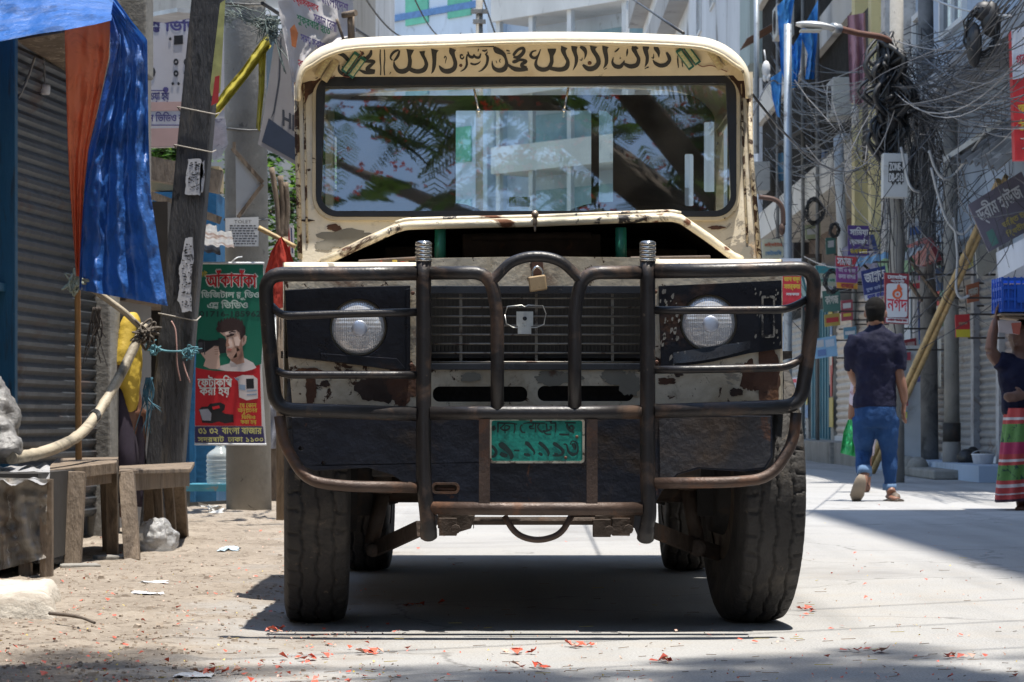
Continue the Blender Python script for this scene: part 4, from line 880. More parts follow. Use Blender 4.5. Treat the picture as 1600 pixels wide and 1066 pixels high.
for x, y, rr in ((690 + 240 / 8, 60 + 340 / 8, 2.6), (880 + 330 / 8, 55 + 350 / 8, 3.2)): mb.lathe(VI(x, y), VI.n, [(0, rr * .0021), (.002, rr * .002), (.003, .002)], 12)
each(mb, 'rivet', pm('rusty_bolt', (.12, .06, .04), .7, .3), vis)
mb = MB()
mb.bar(VI(728, 72) + VI.n * .004, VI(772, 72) + VI.n * .004, .004, .006); mb.bar(VI(905, 68) + VI.n * .004, VI(934, 68) + VI.n * .004, .004, .006)
each(mb, 'slot', black(), vis)
def lamp(c, ang, colr, body, nm):
    m = MB(); rot = Matrix.Rotation(R(ang), 3, 'Y')
    for k in (-1, 1):
        m.box(VI(*c) + VI.n * .008 + rot @ Vector((k * .0135, 0, 0)), (.021, .016, .078), rot, 0); m.box(VI(*c) + VI.n * .017 + rot @ Vector((k * .0135, 0, 0)), (.013, .006, .062), rot, 1)
        for j in range(5): m.box(VI(*c) + VI.n * .021 + rot @ Vector((k * .0135, 0, -.024 + j * .012)), (.009, .002, .005), rot, 2)
    m.build(nm, [body, colr, pm('led_chip', (.55, .50, .28), .4)], vis, bevel=.003)
gb = pm('led_green_case', (.02, .12, .095), .4); cb = pm('led_cream_case', (.50, .41, .25), .5)
lamp((553, 101), 36, pm('led_lens', (.45, .50, .30), .3), gb, 'marker_lamp'); lamp((511, 107), 32, cb, cb, 'marker_lamp')
lamp((1075, 88), -36, pm('led_lens', (.45, .50, .30), .3), gb, 'marker_lamp'); lamp((1122, 88), -32, cb, cb, 'marker_lamp')
mb = MB()
for pts in ([(540, 112), (536, 118), (546, 120), (556, 116), (552, 108)], [(1090, 100), (1098, 104), (1110, 102), (1122, 106), (1136, 112)], [(1068, 78), (1060, 72), (1072, 70), (1064, 64)], [(560, 90), (566, 84), (562, 78)], [(506, 118), (516, 122), (524, 118)]):
    mb.tube(smooth_path([VI(*p) + VI.n * .006 for p in pts], 4), .0016, 5)
each(mb, 'lamp_wire', pm('red_wire', (.16, .05, .04), .5), vis)
# --- cab: doors, rear wall, seats, wheel
XL, XR = -.705, .800
cabm = pm('cab_inside', (.022, .019, .016), .7, 0, .3, 5, [((.012, .01, .01), 4, .55, .1)])
for x, s in ((XL, -1), (XR, 1)):
    w = [[Vector((x, y, z)) for y, z in ((8.80, .36), (10.16, .36), (10.16, 1.80), (8.86, 1.76))], [Vector((x, y, z)) for y, z in ((8.98, 1.28), (9.46, 1.28), (9.46, 1.70), (9.02, 1.68))][::-1], [Vector((x, y, z)) for y, z in ((9.54, 1.28), (10.08, 1.28), (10.08, 1.70), (9.54, 1.70))][::-1]]  # lower edge dropped to keep light from under the jeep
    m = MB(); m.prism3(w, Vector((-s * .03, 0, 0))); d = jb(m, 'door', cream())
YB = 10.14; BW = flat(YB)
mb = MB(); mb.prism([(505, 150), (1128, 148), (1128, 470), (505, 470)], [rrect(712, 172, 924, 330, 2, 2), [(936, 172), (948, 173), (956, 181), (958, 192), (958, 329), (936, 329)], rrect(514, 212, 526, 300, 4, 3), rrect(1070, 240, 1084, 322, 3, 3), rrect(1100, 190, 1118, 300, 3, 3)], BW, .025)
jb(mb, 'cab_rear_wall', cabm)
mb = MB()
for q in (rrect(712, 172, 924, 330, 2, 2), rrect(936, 174, 958, 329, 2, 2)):
    v = [BW(*p) + Vector((0, .012, 0)) for p in q]; mb.add(v, [tuple(range(len(v)))])
mb.build('rear_window', screen_glass('rear_glass', .0, (.9, .95, .95)), bpy.data.objects['cab_rear_wall'], recalc=False)
mb = MB()
for x0, x1 in ((508, 545),): pass
seatm = pm('seat_vinyl', (.02, .019, .02), .5, 0, .3)
for cx in (-.34, .44):
    m = MB(); m.grid(lambda u, v: Vector((cx + .25 * (2 * u - 1), 9.75 + .05 * v + .03 * (2 * u - 1) ** 2, .98 + .42 * v * (1 - .12 * (2 * u - 1) ** 4))), 12, 8)
    m.boxp((cx - .25, 9.3, .86), (cx + .25, 9.8, .99)); jb(m, 'seat', seatm, solid=.06)
m = MB()
cw = Vector((-.36, 9.22, 1.22)); ax = Vector((0, -.55, .83)); u = Vector((1, 0, 0)); w_ = ax.cross(u)
m.tube([cw + (u * math.cos(a) + w_ * math.sin(a)) * .19 for a in [2 * math.pi * k / 36 for k in range(37)]], .012, 8, cap=False)
for a in (0, 2.1, 4.2): m.tube([cw, cw + (u * math.cos(a) + w_ * math.sin(a)) * .19], .008, 6)
m.tube([cw, cw - Vector((0, .3, .25))], .018, 8); jb(m, 'steering_wheel', black())
m = MB(); m.boxp((-.66, 8.84, 1.02), (.76, 9.04, 1.225)); jb(m, 'dashboard', cabm, .02)
m = MB(); m.boxp(P(795, 322, 8.98), P(828, 309, 9.02)); jb(m, 'dash_box', pm('dash_green', (.16, .26, .05), .5), .003)
# --- load bed, chassis, suspension
mb = MB(); mb.boxp((-.66, 10.18, .72), (.80, 11.85, .76)); mb.boxp((-.72, 10.18, .40), (-.69, 11.85, 1.10)); mb.boxp((.81, 10.18, .40), (.84, 11.85, 1.10)); mb.boxp((-.68, 11.83, .6), (.82, 11.86, 1.05)); mb.boxp((-.64, 8.5, .66), (.78, 10.2, .70))  # bed sides reach low to darken the ground beneath
jb(mb, 'load_bed', cream_rusty())
mb = MB()
for x in (-.32, .46): mb.boxp((x - .04, 7.55, .50), (x + .04, 11.8, .62))
mb.boxp((-.40, 7.62, .44), (.54, 7.7, .54)); mb.boxp((-.36, 9.2, .52), (.5, 9.3, .6)); mb.boxp((-.36, 10.9, .44), (.5, 11.0, .6)); mb.boxp((-.2, 8.3, .34), (.3, 9.6, .64)); mb.boxp((-.5, 9.7, .40), (-.36, 11.0, .6)); mb.boxp((-.66, 8.6, .44), (-.36, 10.1, .5)); mb.boxp((.5, 8.6, .44), (.78, 10.1, .5)); mb.boxp((-.3, 9.6, .44), (.44, 11.4, .5))
jb(mb, 'chassis', dark(), .005)
def W(px, py, Y): return P(px, py, Y)
sus = pm('suspension', (.055, .038, .028), .75, 0, .35, 8, [((.11, .06, .035), 8, .54, .12)], .35, 40)
mb = MB()
mb.tube([Vector((-.52, 8.02, .40)), Vector((.66, 8.02, .40))], .045, 12); mb.ell(Vector((.25, 8.02, .42)), (.13, .15, .13)); mb.tube([Vector((-.52, 10.77, .40)), Vector((.66, 10.77, .40))], .05, 12); mb.ell(Vector((.1, 10.77, .40)), (.15, .16, .15))
each(mb, 'axle', sus, J, lambda c: c.y < 9)
mb = MB(); mb.tube([W(676, 814, 7.62), W(1000, 814, 7.62)], .012, 8); mb.tube([W(740, 812, 7.6), W(740, 826, 7.6)], .0015, 5)
mb.bar(W(655, 826, 7.6), W(586, 858, 7.95), .016, .045); mb.bar(W(1020, 828, 7.6), W(1085, 854, 7.95), .016, .045); mb.bar(W(1085, 854, 7.95), W(1150, 872, 8.1), .016, .045)
mb.lathe(W(583, 860, 7.93), (0, -1, 0), [(0, .02), (.02, .02), (.024, .012)], 14); mb.lathe(W(1089, 856, 7.93), (0, -1, 0), [(0, .026), (.02, .026), (.024, .014)], 14)
for x, y in ((700, 826), (970, 826), (940, 828)): mb.box(W(x, y - 3, 7.6), (.05, .06, .05)); mb.lathe(W(x + 12, y + 1, 7.56), (0, -1, 0), [(0, .014), (.015, .014)], 8)
mb.prism([(684, 800), (742, 806), (736, 826), (716, 832), (700, 822), (684, 826)], [], flat(7.6), .05); mb.prism([(930, 806), (1000, 802), (998, 826), (976, 824), (958, 830), (946, 824), (932, 828)], [], flat(7.6), .05)
jb(mb, 'steering_linkage', sus, .003)
mb = MB()
for a, b in (((598, 772), (580, 850)), ((1075, 766), (1090, 850))): mb.tube([W(*a, 7.95), W(*b, 7.95)], .022, 12); mb.tube([W(*a, 7.95) + Vector((0, 0, .1)), W(*a, 7.95)], .028, 12)
each(mb, 'shock_absorber', sus, J, side)
# --- wheels
def tyre(mb, w, Ro, Ri):
    na, nu = 480, 56
    def f(u, v):
        a = 2 * math.pi * v; s = 2 * u - 1; tri = abs(((a * 22 / (2 * math.pi)) % 1) - .5) * 4 - 1
        if abs(s) < .62:
            t = s / .62; r = Ro - .012 * abs(t) ** 3; x = t * w * .44
            for g in (-.55, 0, .55):
                if abs(t - g - .06 * tri) < .035: r -= .008
            if abs(t) > .66 and ((a * 40 / (2 * math.pi) + .12 * tri * t) % 1) < .11: r -= .007
        else:
            q = (abs(s) - .62) / .38; sg = 1 if s > 0 else -1
            x = sg * w * (.44 + .06 * math.sin(min(1, q * 1.6) * math.pi / 1.2)); r = Ro - .012 - (Ro - .012 - Ri) * q ** 1.15
            if q < .3 and ((a * 44 / (2 * math.pi)) % 1) < .28: r -= .005 * (1 - q / .3)
            r += .006 * math.sin(q * 20) * (q > .4) * .4
        return Vector((x, math.cos(a) * r, math.sin(a) * r))
    mb.grid(f, nu, na)
wheel_me = []
def wheel(loc, rz, mirror, src=None):
    w = bpy.data.objects.new('wheel', None); col.objects.link(w); w.parent = J; w.location = Vector(loc) - J.location; w.rotation_euler = (0, 0, R(rz) + (math.pi if mirror else 0))
    if src is None:
        m = MB(); tyre(m, .19, .40, .21); t = m.build('tyre', rubber(), None); t.parent = w
        m = MB(); m.lathe((0, 0, 0), (1, 0, 0), [(-.085, .20), (-.085, .215), (-.07, .205), (-.05, .19), (.02, .18), (.03, .12), (.05, .10), (.055, .06), (.085, .055), (.088, .01)], 30)
        for k in range(6): m.lathe((.045, .1 * math.cos(k * 1.047), .1 * math.sin(k * 1.047)), (1, 0, 0), [(0, .012), (.02, .011)], 8)
        m.lathe((0, 0, 0), (1, 0, 0), [(.06, .205), (.088, .217), (.09, .208), (.05, .19), (.03, .18)], 30)
        h = m.build('rim', pm('rim_rust', (.10, .075, .055), .7, 0, .3, 9, [(DRUST, 9, .52, .1)], .3, 40), None); h.parent = w
        m = MB(); m.lathe((-.10, 0, 0), (1, 0, 0), [(-.02, .05), (-.02, .13), (.02, .14), (.04, .15)], 26); m.box((-.13, 0, 0), (.08, .1, .16)); d = m.build('brake_drum', dark(), None); d.parent = w
    else:
        for ch in src.children: c = ch.copy(); col.objects.link(c); c.parent = w
    return w
w0 = wheel((-.588, 8.0, .398), 5.0, True)
wheel((.715, 8.0, .398), 6.0, False, w0); wheel((-.58, 10.77, .398), 0, True, w0); wheel((.70, 10.77, .398), 0, False, w0)
# ================================================================== LEFT SIDE: SHOP, STALLS, POLES, BANNERS
def txt_px(mb, text, x0, y0, x1, y1, pl, mi=0, bold=0., shear=0., lift=.001, curve=0.):
    def fn(u, v):
        x = x0 + (x1 - x0) * u; y = y1 + (y0 - y1) * v + shear * u - curve * (1 - (2 * u - 1) ** 2)
        return pl(x, y) + pl.n * lift
    return text_mb(mb, text, fn, bold, mi, .0004)
def poly_px(mb, pts, pl, th=.002, mi=0, lift=0., holes=()): return mb.prism(pts, holes, pl, th, mi, lift)
def lerp_line(L, t):
    d = [0]
    for i in range(len(L) - 1): d.append(d[-1] + math.hypot(L[i + 1][0] - L[i][0], L[i + 1][1] - L[i][1]))
    s = t * d[-1]
    for i in range(len(L) - 1):
        if s <= d[i + 1] or i == len(L) - 2:
            k = (s - d[i]) / max(d[i + 1] - d[i], 1e-6); return (L[i][0] + (L[i + 1][0] - L[i][0]) * k, L[i][1] + (L[i + 1][1] - L[i][1]) * k)
def sheet(mb, L, Rr, Y, nu, nv, amp=.03, fr=4., seed=0., mi=0, rough=.012, rs=9., dY=0., conv=.5, ridge=0.):
    def f(u, v):
        a = lerp_line(L, v); b = lerp_line(Rr, v); x = a[0] + (b[0] - a[0]) * u; y = a[1] + (b[1] - a[1]) * u
        e = amp * math.sin(u * fr * math.pi * (1 - conv * .3 * v) + seed + 1.6 * nz(u * 2, v * 1.2, seed)) * (.35 + .65 * v) + rough * nz(u * rs, v * rs * 1.5, seed + 3) + rough * .6 * abs(nz(u * rs * 2.6, v * rs * 3, seed + 9)) + ridge * abs(nz(u * 3.1 + v * 1.7, v * 5.5 - u, seed + 21)) + ridge * .6 * abs(nz(u * 7 - v * 3, v * 11 + u * 2, seed + 31))
        return P(x, y, Y + dY * v + e)
    return mb.grid(f, nu, nv, mi)
blue_wood = pm('blue_wood', (.012, .10, .19), .55, 0, .25, 2, [((.02, .05, .08), 5, .55, .1), ((.16, .17, .17), 16, .68, .03)], .2, 30, stretch=(4, 4, .6))
def LF(Y, z, off=0.): return Vector((.12 * Y - 3.74 + off, Y, z))
shop = thing('shop', (-2.3, 12.8, 0), 'shuttered shop with blue door post and ribbed grey rolling shutter under the blue tarp', 'shop')
mb = MB(); pr = []; pit = .058; n = 52
for k in range(n): z = .12 + k * pit; pr += [(0, z), (.016, z + pit * .3), (.019, z + pit * .6), (.002, z + pit * .9)]
vs = [LF(Y, z, d) for Y in (12.12, 13.5) for d, z in pr]; q = len(pr)
mb.add(vs, [(i, i + 1, q + i + 1, q + i) for i in range(q - 1)])
mb.build('rolling_shutter', pm('shutter_dark', (.036, .041, .047), .38, .1, .25, 2, [((.085, .05, .035), 2.2, .54, .16, .7), ((.10, .11, .12), 10, .62, .1)], .1, 40), shop)
mb = MB(); mb.prism3([[LF(10.9, -.02), LF(12.1, -.02), LF(12.1, 3.2), LF(10.9, 3.2)]], Vector((-.12, 0, 0))); mb.bar(LF(12.02, 0, .02), LF(12.02, 3.1, .02), .09, .07, up=(0, 1, 0)); mb.bar(LF(11.55, 0, .02), LF(11.55, 3.1, .02), .06, .06, up=(0, 1, 0)); mb.bar(LF(11.2, 1.2, .02), LF(11.99, 1.2, .02), .02, .04)
mb.build('door_post', blue_wood, shop, bevel=.006)
mb = MB(); mb.boxp((P(136, 0, 13.5).x, 13.5, 0), (P(172, 0, 13.5).x, 13.85, 3.3)); mb.build('pillar', CONC(), shop, bevel=.01)
mb = MB(); mb.bar(P(135, 470, 13.47), P(137, 740, 13.47), .02, .02, up=(0, 1, 0)); mb.build('metal_edge', pm('galv', (.42, .43, .44), .45, .6, .15, 6), shop)
mb = MB(); mb.prism3([[LF(10, 0, -.14), LF(15.2, 0, -.14), LF(15.2, 4.2, -.14), LF(10, 4.2, -.14)]], Vector((-.25, .03, 0))); mb.boxp((-8, 10, 0), (-2.75, 16, 4.2)); mb.build('wall', plaster('shop_wall', (.20, .19, .18)), shop)
mb = MB(); mb.boxp((P(166, 0, 14.2).x, 14.2, 2.45), (P(228, 0, 14.2).x, 14.5, 4.6)); mb.build('lintel', CONC(), shop, bevel=.01)
mb = MB(); mb.add([P(24, 60, 12.2), P(168, 36, 11.95), P(150, 130, 13.2), P(104, 122, 13.35)], [(0, 1, 2, 3)]); mb.build('awning_lining', pm('lining', (.16, .12, .085), .8, 0, .3, 12, [((.32, .26, .2), 22, .55, .04)]), shop, solid=.02)
mb = MB()
mb.tube(smooth_path([P(72, 60, 12.6), P(62, 82, 12.6), P(60, 105, 12.6), P(62, 130, 12.6)], 5), .004, 6); mb.tube(smooth_path([P(66, 78, 12.6), P(69, 100, 12.6), P(70, 132, 12.6)], 4), .004, 6)
lmp = tag(mb.build('hanging_lamp', pm('cord_grey', (.25, .25, .25), .6)), 'small white lamp holder hanging from two cords in front of the dark shutter', 'lamp')
mb = MB(); mb.lathe(P(69, 148, 12.6), (0, 0, 1), [(0, .022), (.004, .027), (.03, .029), (.045, .029), (.048, .012)], 18); mb.build('shade', pm('white_plastic', (.62, .62, .64), .4), lmp)
mb = MB(); mb.tube(smooth_path([P(54, 90, 12.4), P(40, 130, 12.3), P(18, 170, 12.2), P(-20, 210, 12.1)], 6), .006, 7); tag(mb.build('rope', pm('rope_pale', (.35, .33, .28), .8)), 'pale rope stretched across the blue door post and dark shutter', 'rope')
# --- tarpaulin
tarp = thing('tarpaulin', (-1.75, 11.6, 0), 'blue tarpaulin with orange underside draped over the shop awning on the left', 'tarp')
def tarpm(n, c): return pm(n, c, .42, 0, .2, 3, [([k * .5 for k in c], 6, .50, .12), ([min(1, k * .8 + .08) for k in c], 4, .52, .2), ([min(1, k * .6 + .2) for k in c], 11, .64, .1)], 1., 9, spec=.7)
bl = tarpm('tarp_blue', (.028, .125, .42)); og = pm('tarp_orange', (.85, .20, .085), .5, 0, .2, 4, [((.36, .05, .02), 7, .54, .12)], .25, 40)
mb = MB()
def top(u, v):
    bt_ = lerp_line([(-60, 70), (0, 65), (60, 53), (102, 47), (150, 38), (174, 32)], u); tp = lerp_line([(-60, -60), (0, -55), (60, -60), (102, -60), (150, -40), (180, -12)], u)
    v2 = v ** .8; x = bt_[0] + (tp[0] - bt_[0]) * v2; y = bt_[1] + (tp[1] - bt_[1]) * v2
    return P(x, y, 11.45 + 1.0 * v2 - .03 * math.sin(v * 3.1) + .018 * math.sin(u * 17 + 3 * v + nz(u * 4, v * 2) * 2) + .012 * nz(u * 16, v * 7))
for m_, t_, c_ in ((bl, .14, (.05, .22, .75)), (og, .45, (.95, .28, .12))): glow_through(m_, t_, c_)
mb.grid(top, 60, 18); mb.build('canopy', bl, tarp)
mb = MB(); sheet(mb, [(172, 30), (184, 62), (171, 130), (153, 210), (137, 270), (129, 330), (124, 400), (124, 453)], [(178, -6), (206, 33), (230, 62), (231, 130), (232, 210), (235, 300), (249, 392), (262, 478)], 11.62, 60, 110, .042, 7, 1.3, rough=.022, rs=7, ridge=.05)
mb.build('flap', bl, tarp)
mb = MB(); sheet(mb, [(172, 28), (172, 90), (154, 170), (138, 235), (132, 300), (128, 370), (124, 450)], [(176, 26), (187, 60), (174, 130), (156, 210), (141, 272), (132, 330), (127, 453)], 11.56, 6, 60, .01, 2, .2, rough=.004); mb.build('hem', tarpm('tarp_hem', (.010, .07, .33)), tarp)
mb = MB(); sheet(mb, [(101, 48), (103, 120), (105, 200), (108, 280), (113, 350), (119, 432)], [(173, 30), (170, 90), (153, 170), (138, 235), (131, 300), (127, 370), (124, 432)], 11.60, 26, 70, .03, 5, .4, rough=.01, ridge=.02); mb.build('orange_fold', og, tarp)
# --- bamboo frame
mb = MB(); bamboo_mb(mb, [P(121, 436, 11.75), P(122, 600, 11.8), P(123, 722, 11.85)], .0135, .015, .2); mb.tube([P(123, 720, 11.85), Vector((P(123, 720, 11.85).x, 11.85, 0))], .014, 8)
tag(mb.build('bamboo_post', pm('bamboo_orange', (.36, .19, .07), .5, 0, .25, 8)), 'thin orange brown bamboo post standing upright before the shutter', 'bamboo pole')
mb = MB(); bamboo_mb(mb, [P(112, 438, 11.7), P(150, 455, 11.75), P(195, 488, 11.8), P(228, 520, 11.85)], .017, .013, .3); tag(mb.build('bamboo_rail', GREYBAMBOO()), 'thin bamboo rail tied under the lower edge of the blue tarp', 'bamboo pole')
mb = MB(); bamboo_mb(mb, smooth_path([P(18, 716, 10.6), P(70, 706, 10.9), P(118, 684, 11.2), P(150, 650, 11.5), P(186, 590, 11.7), P(226, 508, 11.85)], 6), .026, .021, .42, 10); tag(mb.build('bent_bamboo', GREYBAMBOO()), 'thick bent grey bamboo pole rising from the bench to the tarp edge', 'bamboo pole')
def ropeknot(mb, c, r, n, sd, rad=.004):
    rr = random.Random(sd)
    for k in range(n):
        a = rr.uniform(0, 6.28); d = Vector((math.cos(a), rr.uniform(-.5, .5), math.sin(a))) * r
        e = Vector((rr.uniform(-1, 1), rr.uniform(-.5, .5), rr.uniform(-1, 1))) * r
        pts_ = [c + Vector((rr.uniform(-.4, .4), -.02, rr.uniform(-.4, .4))) * r, c + d * .6, c + d * rr.uniform(.6, 1) + e * .4, c + e * .6 - d * .2, c + e * .5 + Vector((0, -.02, -r * rr.uniform(.1, .9)))]
        mb.tube(smooth_path(pts_, 4), [rad * rr.uniform(.5, 1.1)] * 17, 5)
mb = MB(); ropeknot(mb, P(116, 440, 11.66), .055, 16, 3, .006); tag(mb.build('rope_knot', pm('rope_green_white', (.35, .38, .30), .8, 0, .4, 30), recalc=False), 'frayed pale green rope knot at the top of the bamboo post', 'rope')
mb = MB(); ropeknot(mb, P(228, 520, 11.8), .06, 16, 5, .006); tag(mb.build('rope_knot', pm('rope_dark', (.09, .075, .06), .85, 0, .4, 30), recalc=False), 'dark frayed rope knot joining the two bamboo poles under the tarp corner', 'rope')
for k, (x, y, c, l) in enumerate(((152, 480, (.06, .05, .045), 'dark fibres hanging from the bamboo rail below the tarp'), (233, 590, (.05, .13, .18), 'blue green fibre tuft hanging beside the leaning pole'))):
    mb = MB()
    for j in range(14):
        a = P(x + rnd.uniform(-6, 6), y, 11.8); mb.tube(smooth_path([a, a + Vector((rnd.uniform(-.03, .03), 0, -.08)), a + Vector((rnd.uniform(-.06, .06), rnd.uniform(-.03, .03), -rnd.uniform(.12, .28)))], 4), [.004, .004, .003, .003, .003, .003, .002, .002, .001], 4)
    tag(mb.build('fibre_tuft', pm('fibre_%d' % k, c, .9, 0, .4, 30), recalc=False), l, 'rope fibres')
mb = MB()
for j in range(3): mb.tube([P(146 + 8 * math.cos(a) + j * 1.5, 652 + 9 * math.sin(a) - j * 1.5, 11.47 - .03 * math.sin(a + 1)) for a in [k * .52 for k in range(13)]], .004, 5, cap=False)
tag(mb.build('binding', pm('wire_binding', (.05, .05, .05), .6)), 'dark binding wound round the thick bent bamboo pole', 'rope')
# --- benches
def bench(name, label, tops, legs, aprons, th=.05):
    b = thing(name, tops[0].lerp(tops[2], .5) * 1, label, 'bench', 'wooden benches beside the shop'); b.location.z = 0
    m = MB(); m.prism3([[p for p in tops]], Vector((0, 0, -th))); m.build('seat', WOOD(), b, bevel=.004)
    for (a, c, w) in legs: m = MB(); m.bar(a, c, w, w * .8, up=(0, 1, 0)); m.build('leg', WOOD(), b, bevel=.004)
    for (a, c, h) in aprons: m = MB(); m.bar(a, c, .028, h); m.build('apron', WOOD(), b, bevel=.003)
def V(px, py, Y): return P(px, py, Y)
bench('bench', 'grey worn wooden bench nearest the plastic covered table', [V(72, 735, 10.8), V(182, 722, 11.3), V(185, 714, 12.4), V(88, 716, 12.2)],
    [(V(121, 738, 10.85), Vector((V(121, 738, 10.85).x - .01, 10.78, 0)), .068), (V(174, 732, 11.6), Vector((V(176, 700, 11.7).x, 11.7, 0)), .05), (V(98, 735, 12.0), Vector((V(98, 735, 12.0).x, 12.05, 0)), .06), (V(165, 735, 12.1), Vector((V(167, 735, 12.1).x, 12.15, 0)), .05)],
    [(V(78, 752, 10.85), V(170, 742, 11.3), .07)])
bench('bench', 'dark wooden bench with splayed legs, standing before the leaning pole', [V(186, 735, 11.4), V(298, 732, 12.4), V(304, 722, 13.6), V(186, 728, 12.8)],
    [(V(198, 740, 11.45), Vector((V(207, 700, 11.3).x, 11.3, 0)), .065), (V(280, 745, 13.0), Vector((V(276, 745, 13.1).x, 13.35, 0)), .055), (V(262, 745, 12.9), Vector((V(268, 745, 12.9).x, 12.95, 0)), .045), (V(234, 745, 12.8), Vector((V(228, 745, 12.8).x, 12.9, 0)), .05), (V(245, 745, 12.3), Vector((V(252, 745, 12.3).x, 12.3, 0)), .04)],
    [(V(190, 752, 11.5), V(292, 745, 12.7), .09), (V(192, 752, 12.6), V(290, 742, 13.4), .07)], .02)
for x, y, l in ((122, 892, 'flat grey brick under the near leg of the worn bench'), (176, 878, 'flat grey brick under the far leg of the worn bench')):
    g = G(x, y); mb = MB(); mb.box(g + Vector((0, .02, .012)), (.16, .12, .03), Matrix.Rotation(.3, 3, 'Z')); tag(mb.build('brick', CONC(), bevel=.006), l, 'brick')
# --- table under plastic, sack, kerb block
tb = thing('covered_table', (-1.95, 10.3, 0), 'low table box covered by a grey torn plastic sheet at the left edge', 'table')
mb = MB(); mb.boxp((-2.6, 10.15, .06), (P(56, 800, 10.1).x, 11.0, .40)); mb.build('box', pm('dark_box', (.025, .022, .02), .8, 0, .3, 4), tb)
for x, Y in ((73, 10.1), (40, 10.15)): mb = MB(); mb.bar(Vector((P(x, 0, Y).x, Y, 0)), Vector((P(x, 0, Y).x, Y, .38)), .045, .045, up=(0, 1, 0)); mb.build('leg', WOOD(), tb)
plas = sheer(pm('plastic_sheet', (.30, .29, .27), .35, 0, .25, 3, [((.20, .16, .125), 4, .5, .16), ((.55, .54, .52), 12, .58, .08)], .5, 14, spec=.7, stretch=(3, 3, .7)), .25)
mb = MB(); sheet(mb, [(-90, 745), (-90, 820), (-90, 915)], [(74, 748), (73, 800), (72, 872)], 10.06, 40, 40, .035, 9, 2., rough=.03, rs=7); mb.build('plastic_front', plas, tb)
mb = MB(); mb.grid(lambda u, v: P(-90 + 168 * u + 3 * nz(u * 9, 0), 752 + 6 * nz(u * 11, v * 3) - 24 * v, 10.03 + .9 * v) + Vector((0, -.04 * (1 - v) ** 6, .02 * nz(u * 8, v * 6, 4) - .05 * (1 - v) ** 4 * abs(nz(u * 7, 1)))), 50, 16); mb.build('plastic_top', pm('plastic_pale', (.36, .36, .37), .35, 0, .15, 4, [((.3, .28, .25), 6, .55, .1)], .5, 24, spec=.7), tb)
mb = MB()
for c, r in (((-12, 690, 10.7), (.10, .12, .10)), ((2, 655, 10.8), (.075, .09, .12)), ((-8, 618, 10.85), (.055, .07, .08)), ((14, 700, 10.65), (.06, .08, .06))): mb.ell(P(*c), r, 20)
o_ = mb.build('plastic_sack', pm('sack_grey', (.20, .195, .19), .4, 0, .3, 9, [((.12, .11, .10), 8, .54, .1)], .7, 24, spec=.6), remesh=.012, smooth_it=3); tag(o_, 'crumpled grey plastic bundle heaped on the covered table', 'plastic bundle')
d = o_.modifiers.new('crumple', 'DISPLACE'); tx = bpy.data.textures.new('crumple', 'CLOUDS'); tx.noise_scale = .06; d.texture = tx; d.strength = .05
mb = MB(); mb.grid(lambda u, v: Vector((-2.05 + (.69 - .12 * v) * u * (1 - .05 * math.sin(v * 3)) + .03 * nz(v * 4, 1), 7.95 + .85 * v + .03 * nz(u * 5, 2), .080 * min(1, 16 * min(u + .6, 1 - u)) ** .4 * min(1, 22 * min(v, 1 - v)) ** .4 + .010 * nz(u * 6, v * 6) + .006 * nz(u * 19, v * 19))), 70, 70)
tag(mb.build('kerb_block', pm('pale_concrete', (.47, .43, .37), .9, 0, .15, 4, [((.25, .21, .17), 5, .56, .12)], .5, 40)), 'pale rounded concrete block lying on the dirt at the lower left edge', 'concrete block')
mb = MB(); mb.ell(G(240, 868) + Vector((0, .06, .08)), (.085, .09, .085), 18); mb.ell(G(255, 868) + Vector((0, .1, .06)), (.06, .08, .065), 14)
o_ = mb.build('plastic_bag', sheer(pm('clear_bag', (.55, .55, .55), .2, 0, .3, 9, [], .9, 30, spec=.9), .45), remesh=.008, smooth_it=2); d = o_.modifiers.new('crumple', 'DISPLACE'); d.texture = tx; d.strength = .05
tag(o_, 'crumpled clear plastic bag on the dirt under the dark bench', 'plastic bag')
# --- leaning dark pole with torn posters
lp = thing('leaning_pole', (P(252, 0, 14).x, 14.05, 0), 'dark square pole leaning to the right, covered in torn white posters', 'pole')
mb = MB(); a = Vector((P(247, 0, 14).x, 14.05, 0)); b = P(334, -90, 14.0); d_ = (b - a)
def lpt(t, s, off=-.085): return a.lerp(b, t) + Vector((s * (.098 - .02 * t), off, 0))
mb.add([lpt(0, -1), lpt(0, 1), lpt(0, 1, .085), lpt(0, -1, .085), lpt(1, -1), lpt(1, 1), lpt(1, 1, .085), lpt(1, -1, .085)], [(3, 2, 1, 0), (4, 5, 6, 7), (0, 1, 5, 4), (1, 2, 6, 5), (2, 3, 7, 6), (3, 0, 4, 7)])
mb.build('shaft', pm('dark_pole_wood', (.062, .062, .066), .8, 0, .25, 3, [((.115, .10, .085), 4, .54, .12), ((.025, .025, .027), 9, .56, .06)], .5, 24, stretch=(3, 3, .6)), lp, bevel=.012)
LPP = flat(14.0 - .092)
mb = MB()
for poly in ([(290, 372), (300, 370), (303, 400), (298, 440), (299, 486), (284, 488), (278, 470), (281, 440), (279, 420), (285, 400)], [(294, 250), (312, 247), (318, 262), (313, 305), (288, 304), (291, 280)], [(313, 255), (319, 252), (318, 300), (312, 302)]):
    pp = []
    for i in range(len(poly)):
        q = poly[(i + 1) % len(poly)]
        for k in range(5): t = k / 5; pp.append((poly[i][0] + (q[0] - poly[i][0]) * t + rnd.uniform(-1.2, 1.2), poly[i][1] + (q[1] - poly[i][1]) * t + rnd.uniform(-1.2, 1.2)))
    mb.prism(pp, [], LPP, .002)
each(mb, 'torn_poster', pm('torn_paper', (.56, .56, .58), .8, 0, .15, 8, [((.16, .16, .17), 14, .58, .03)]), lp)
mb = MB()
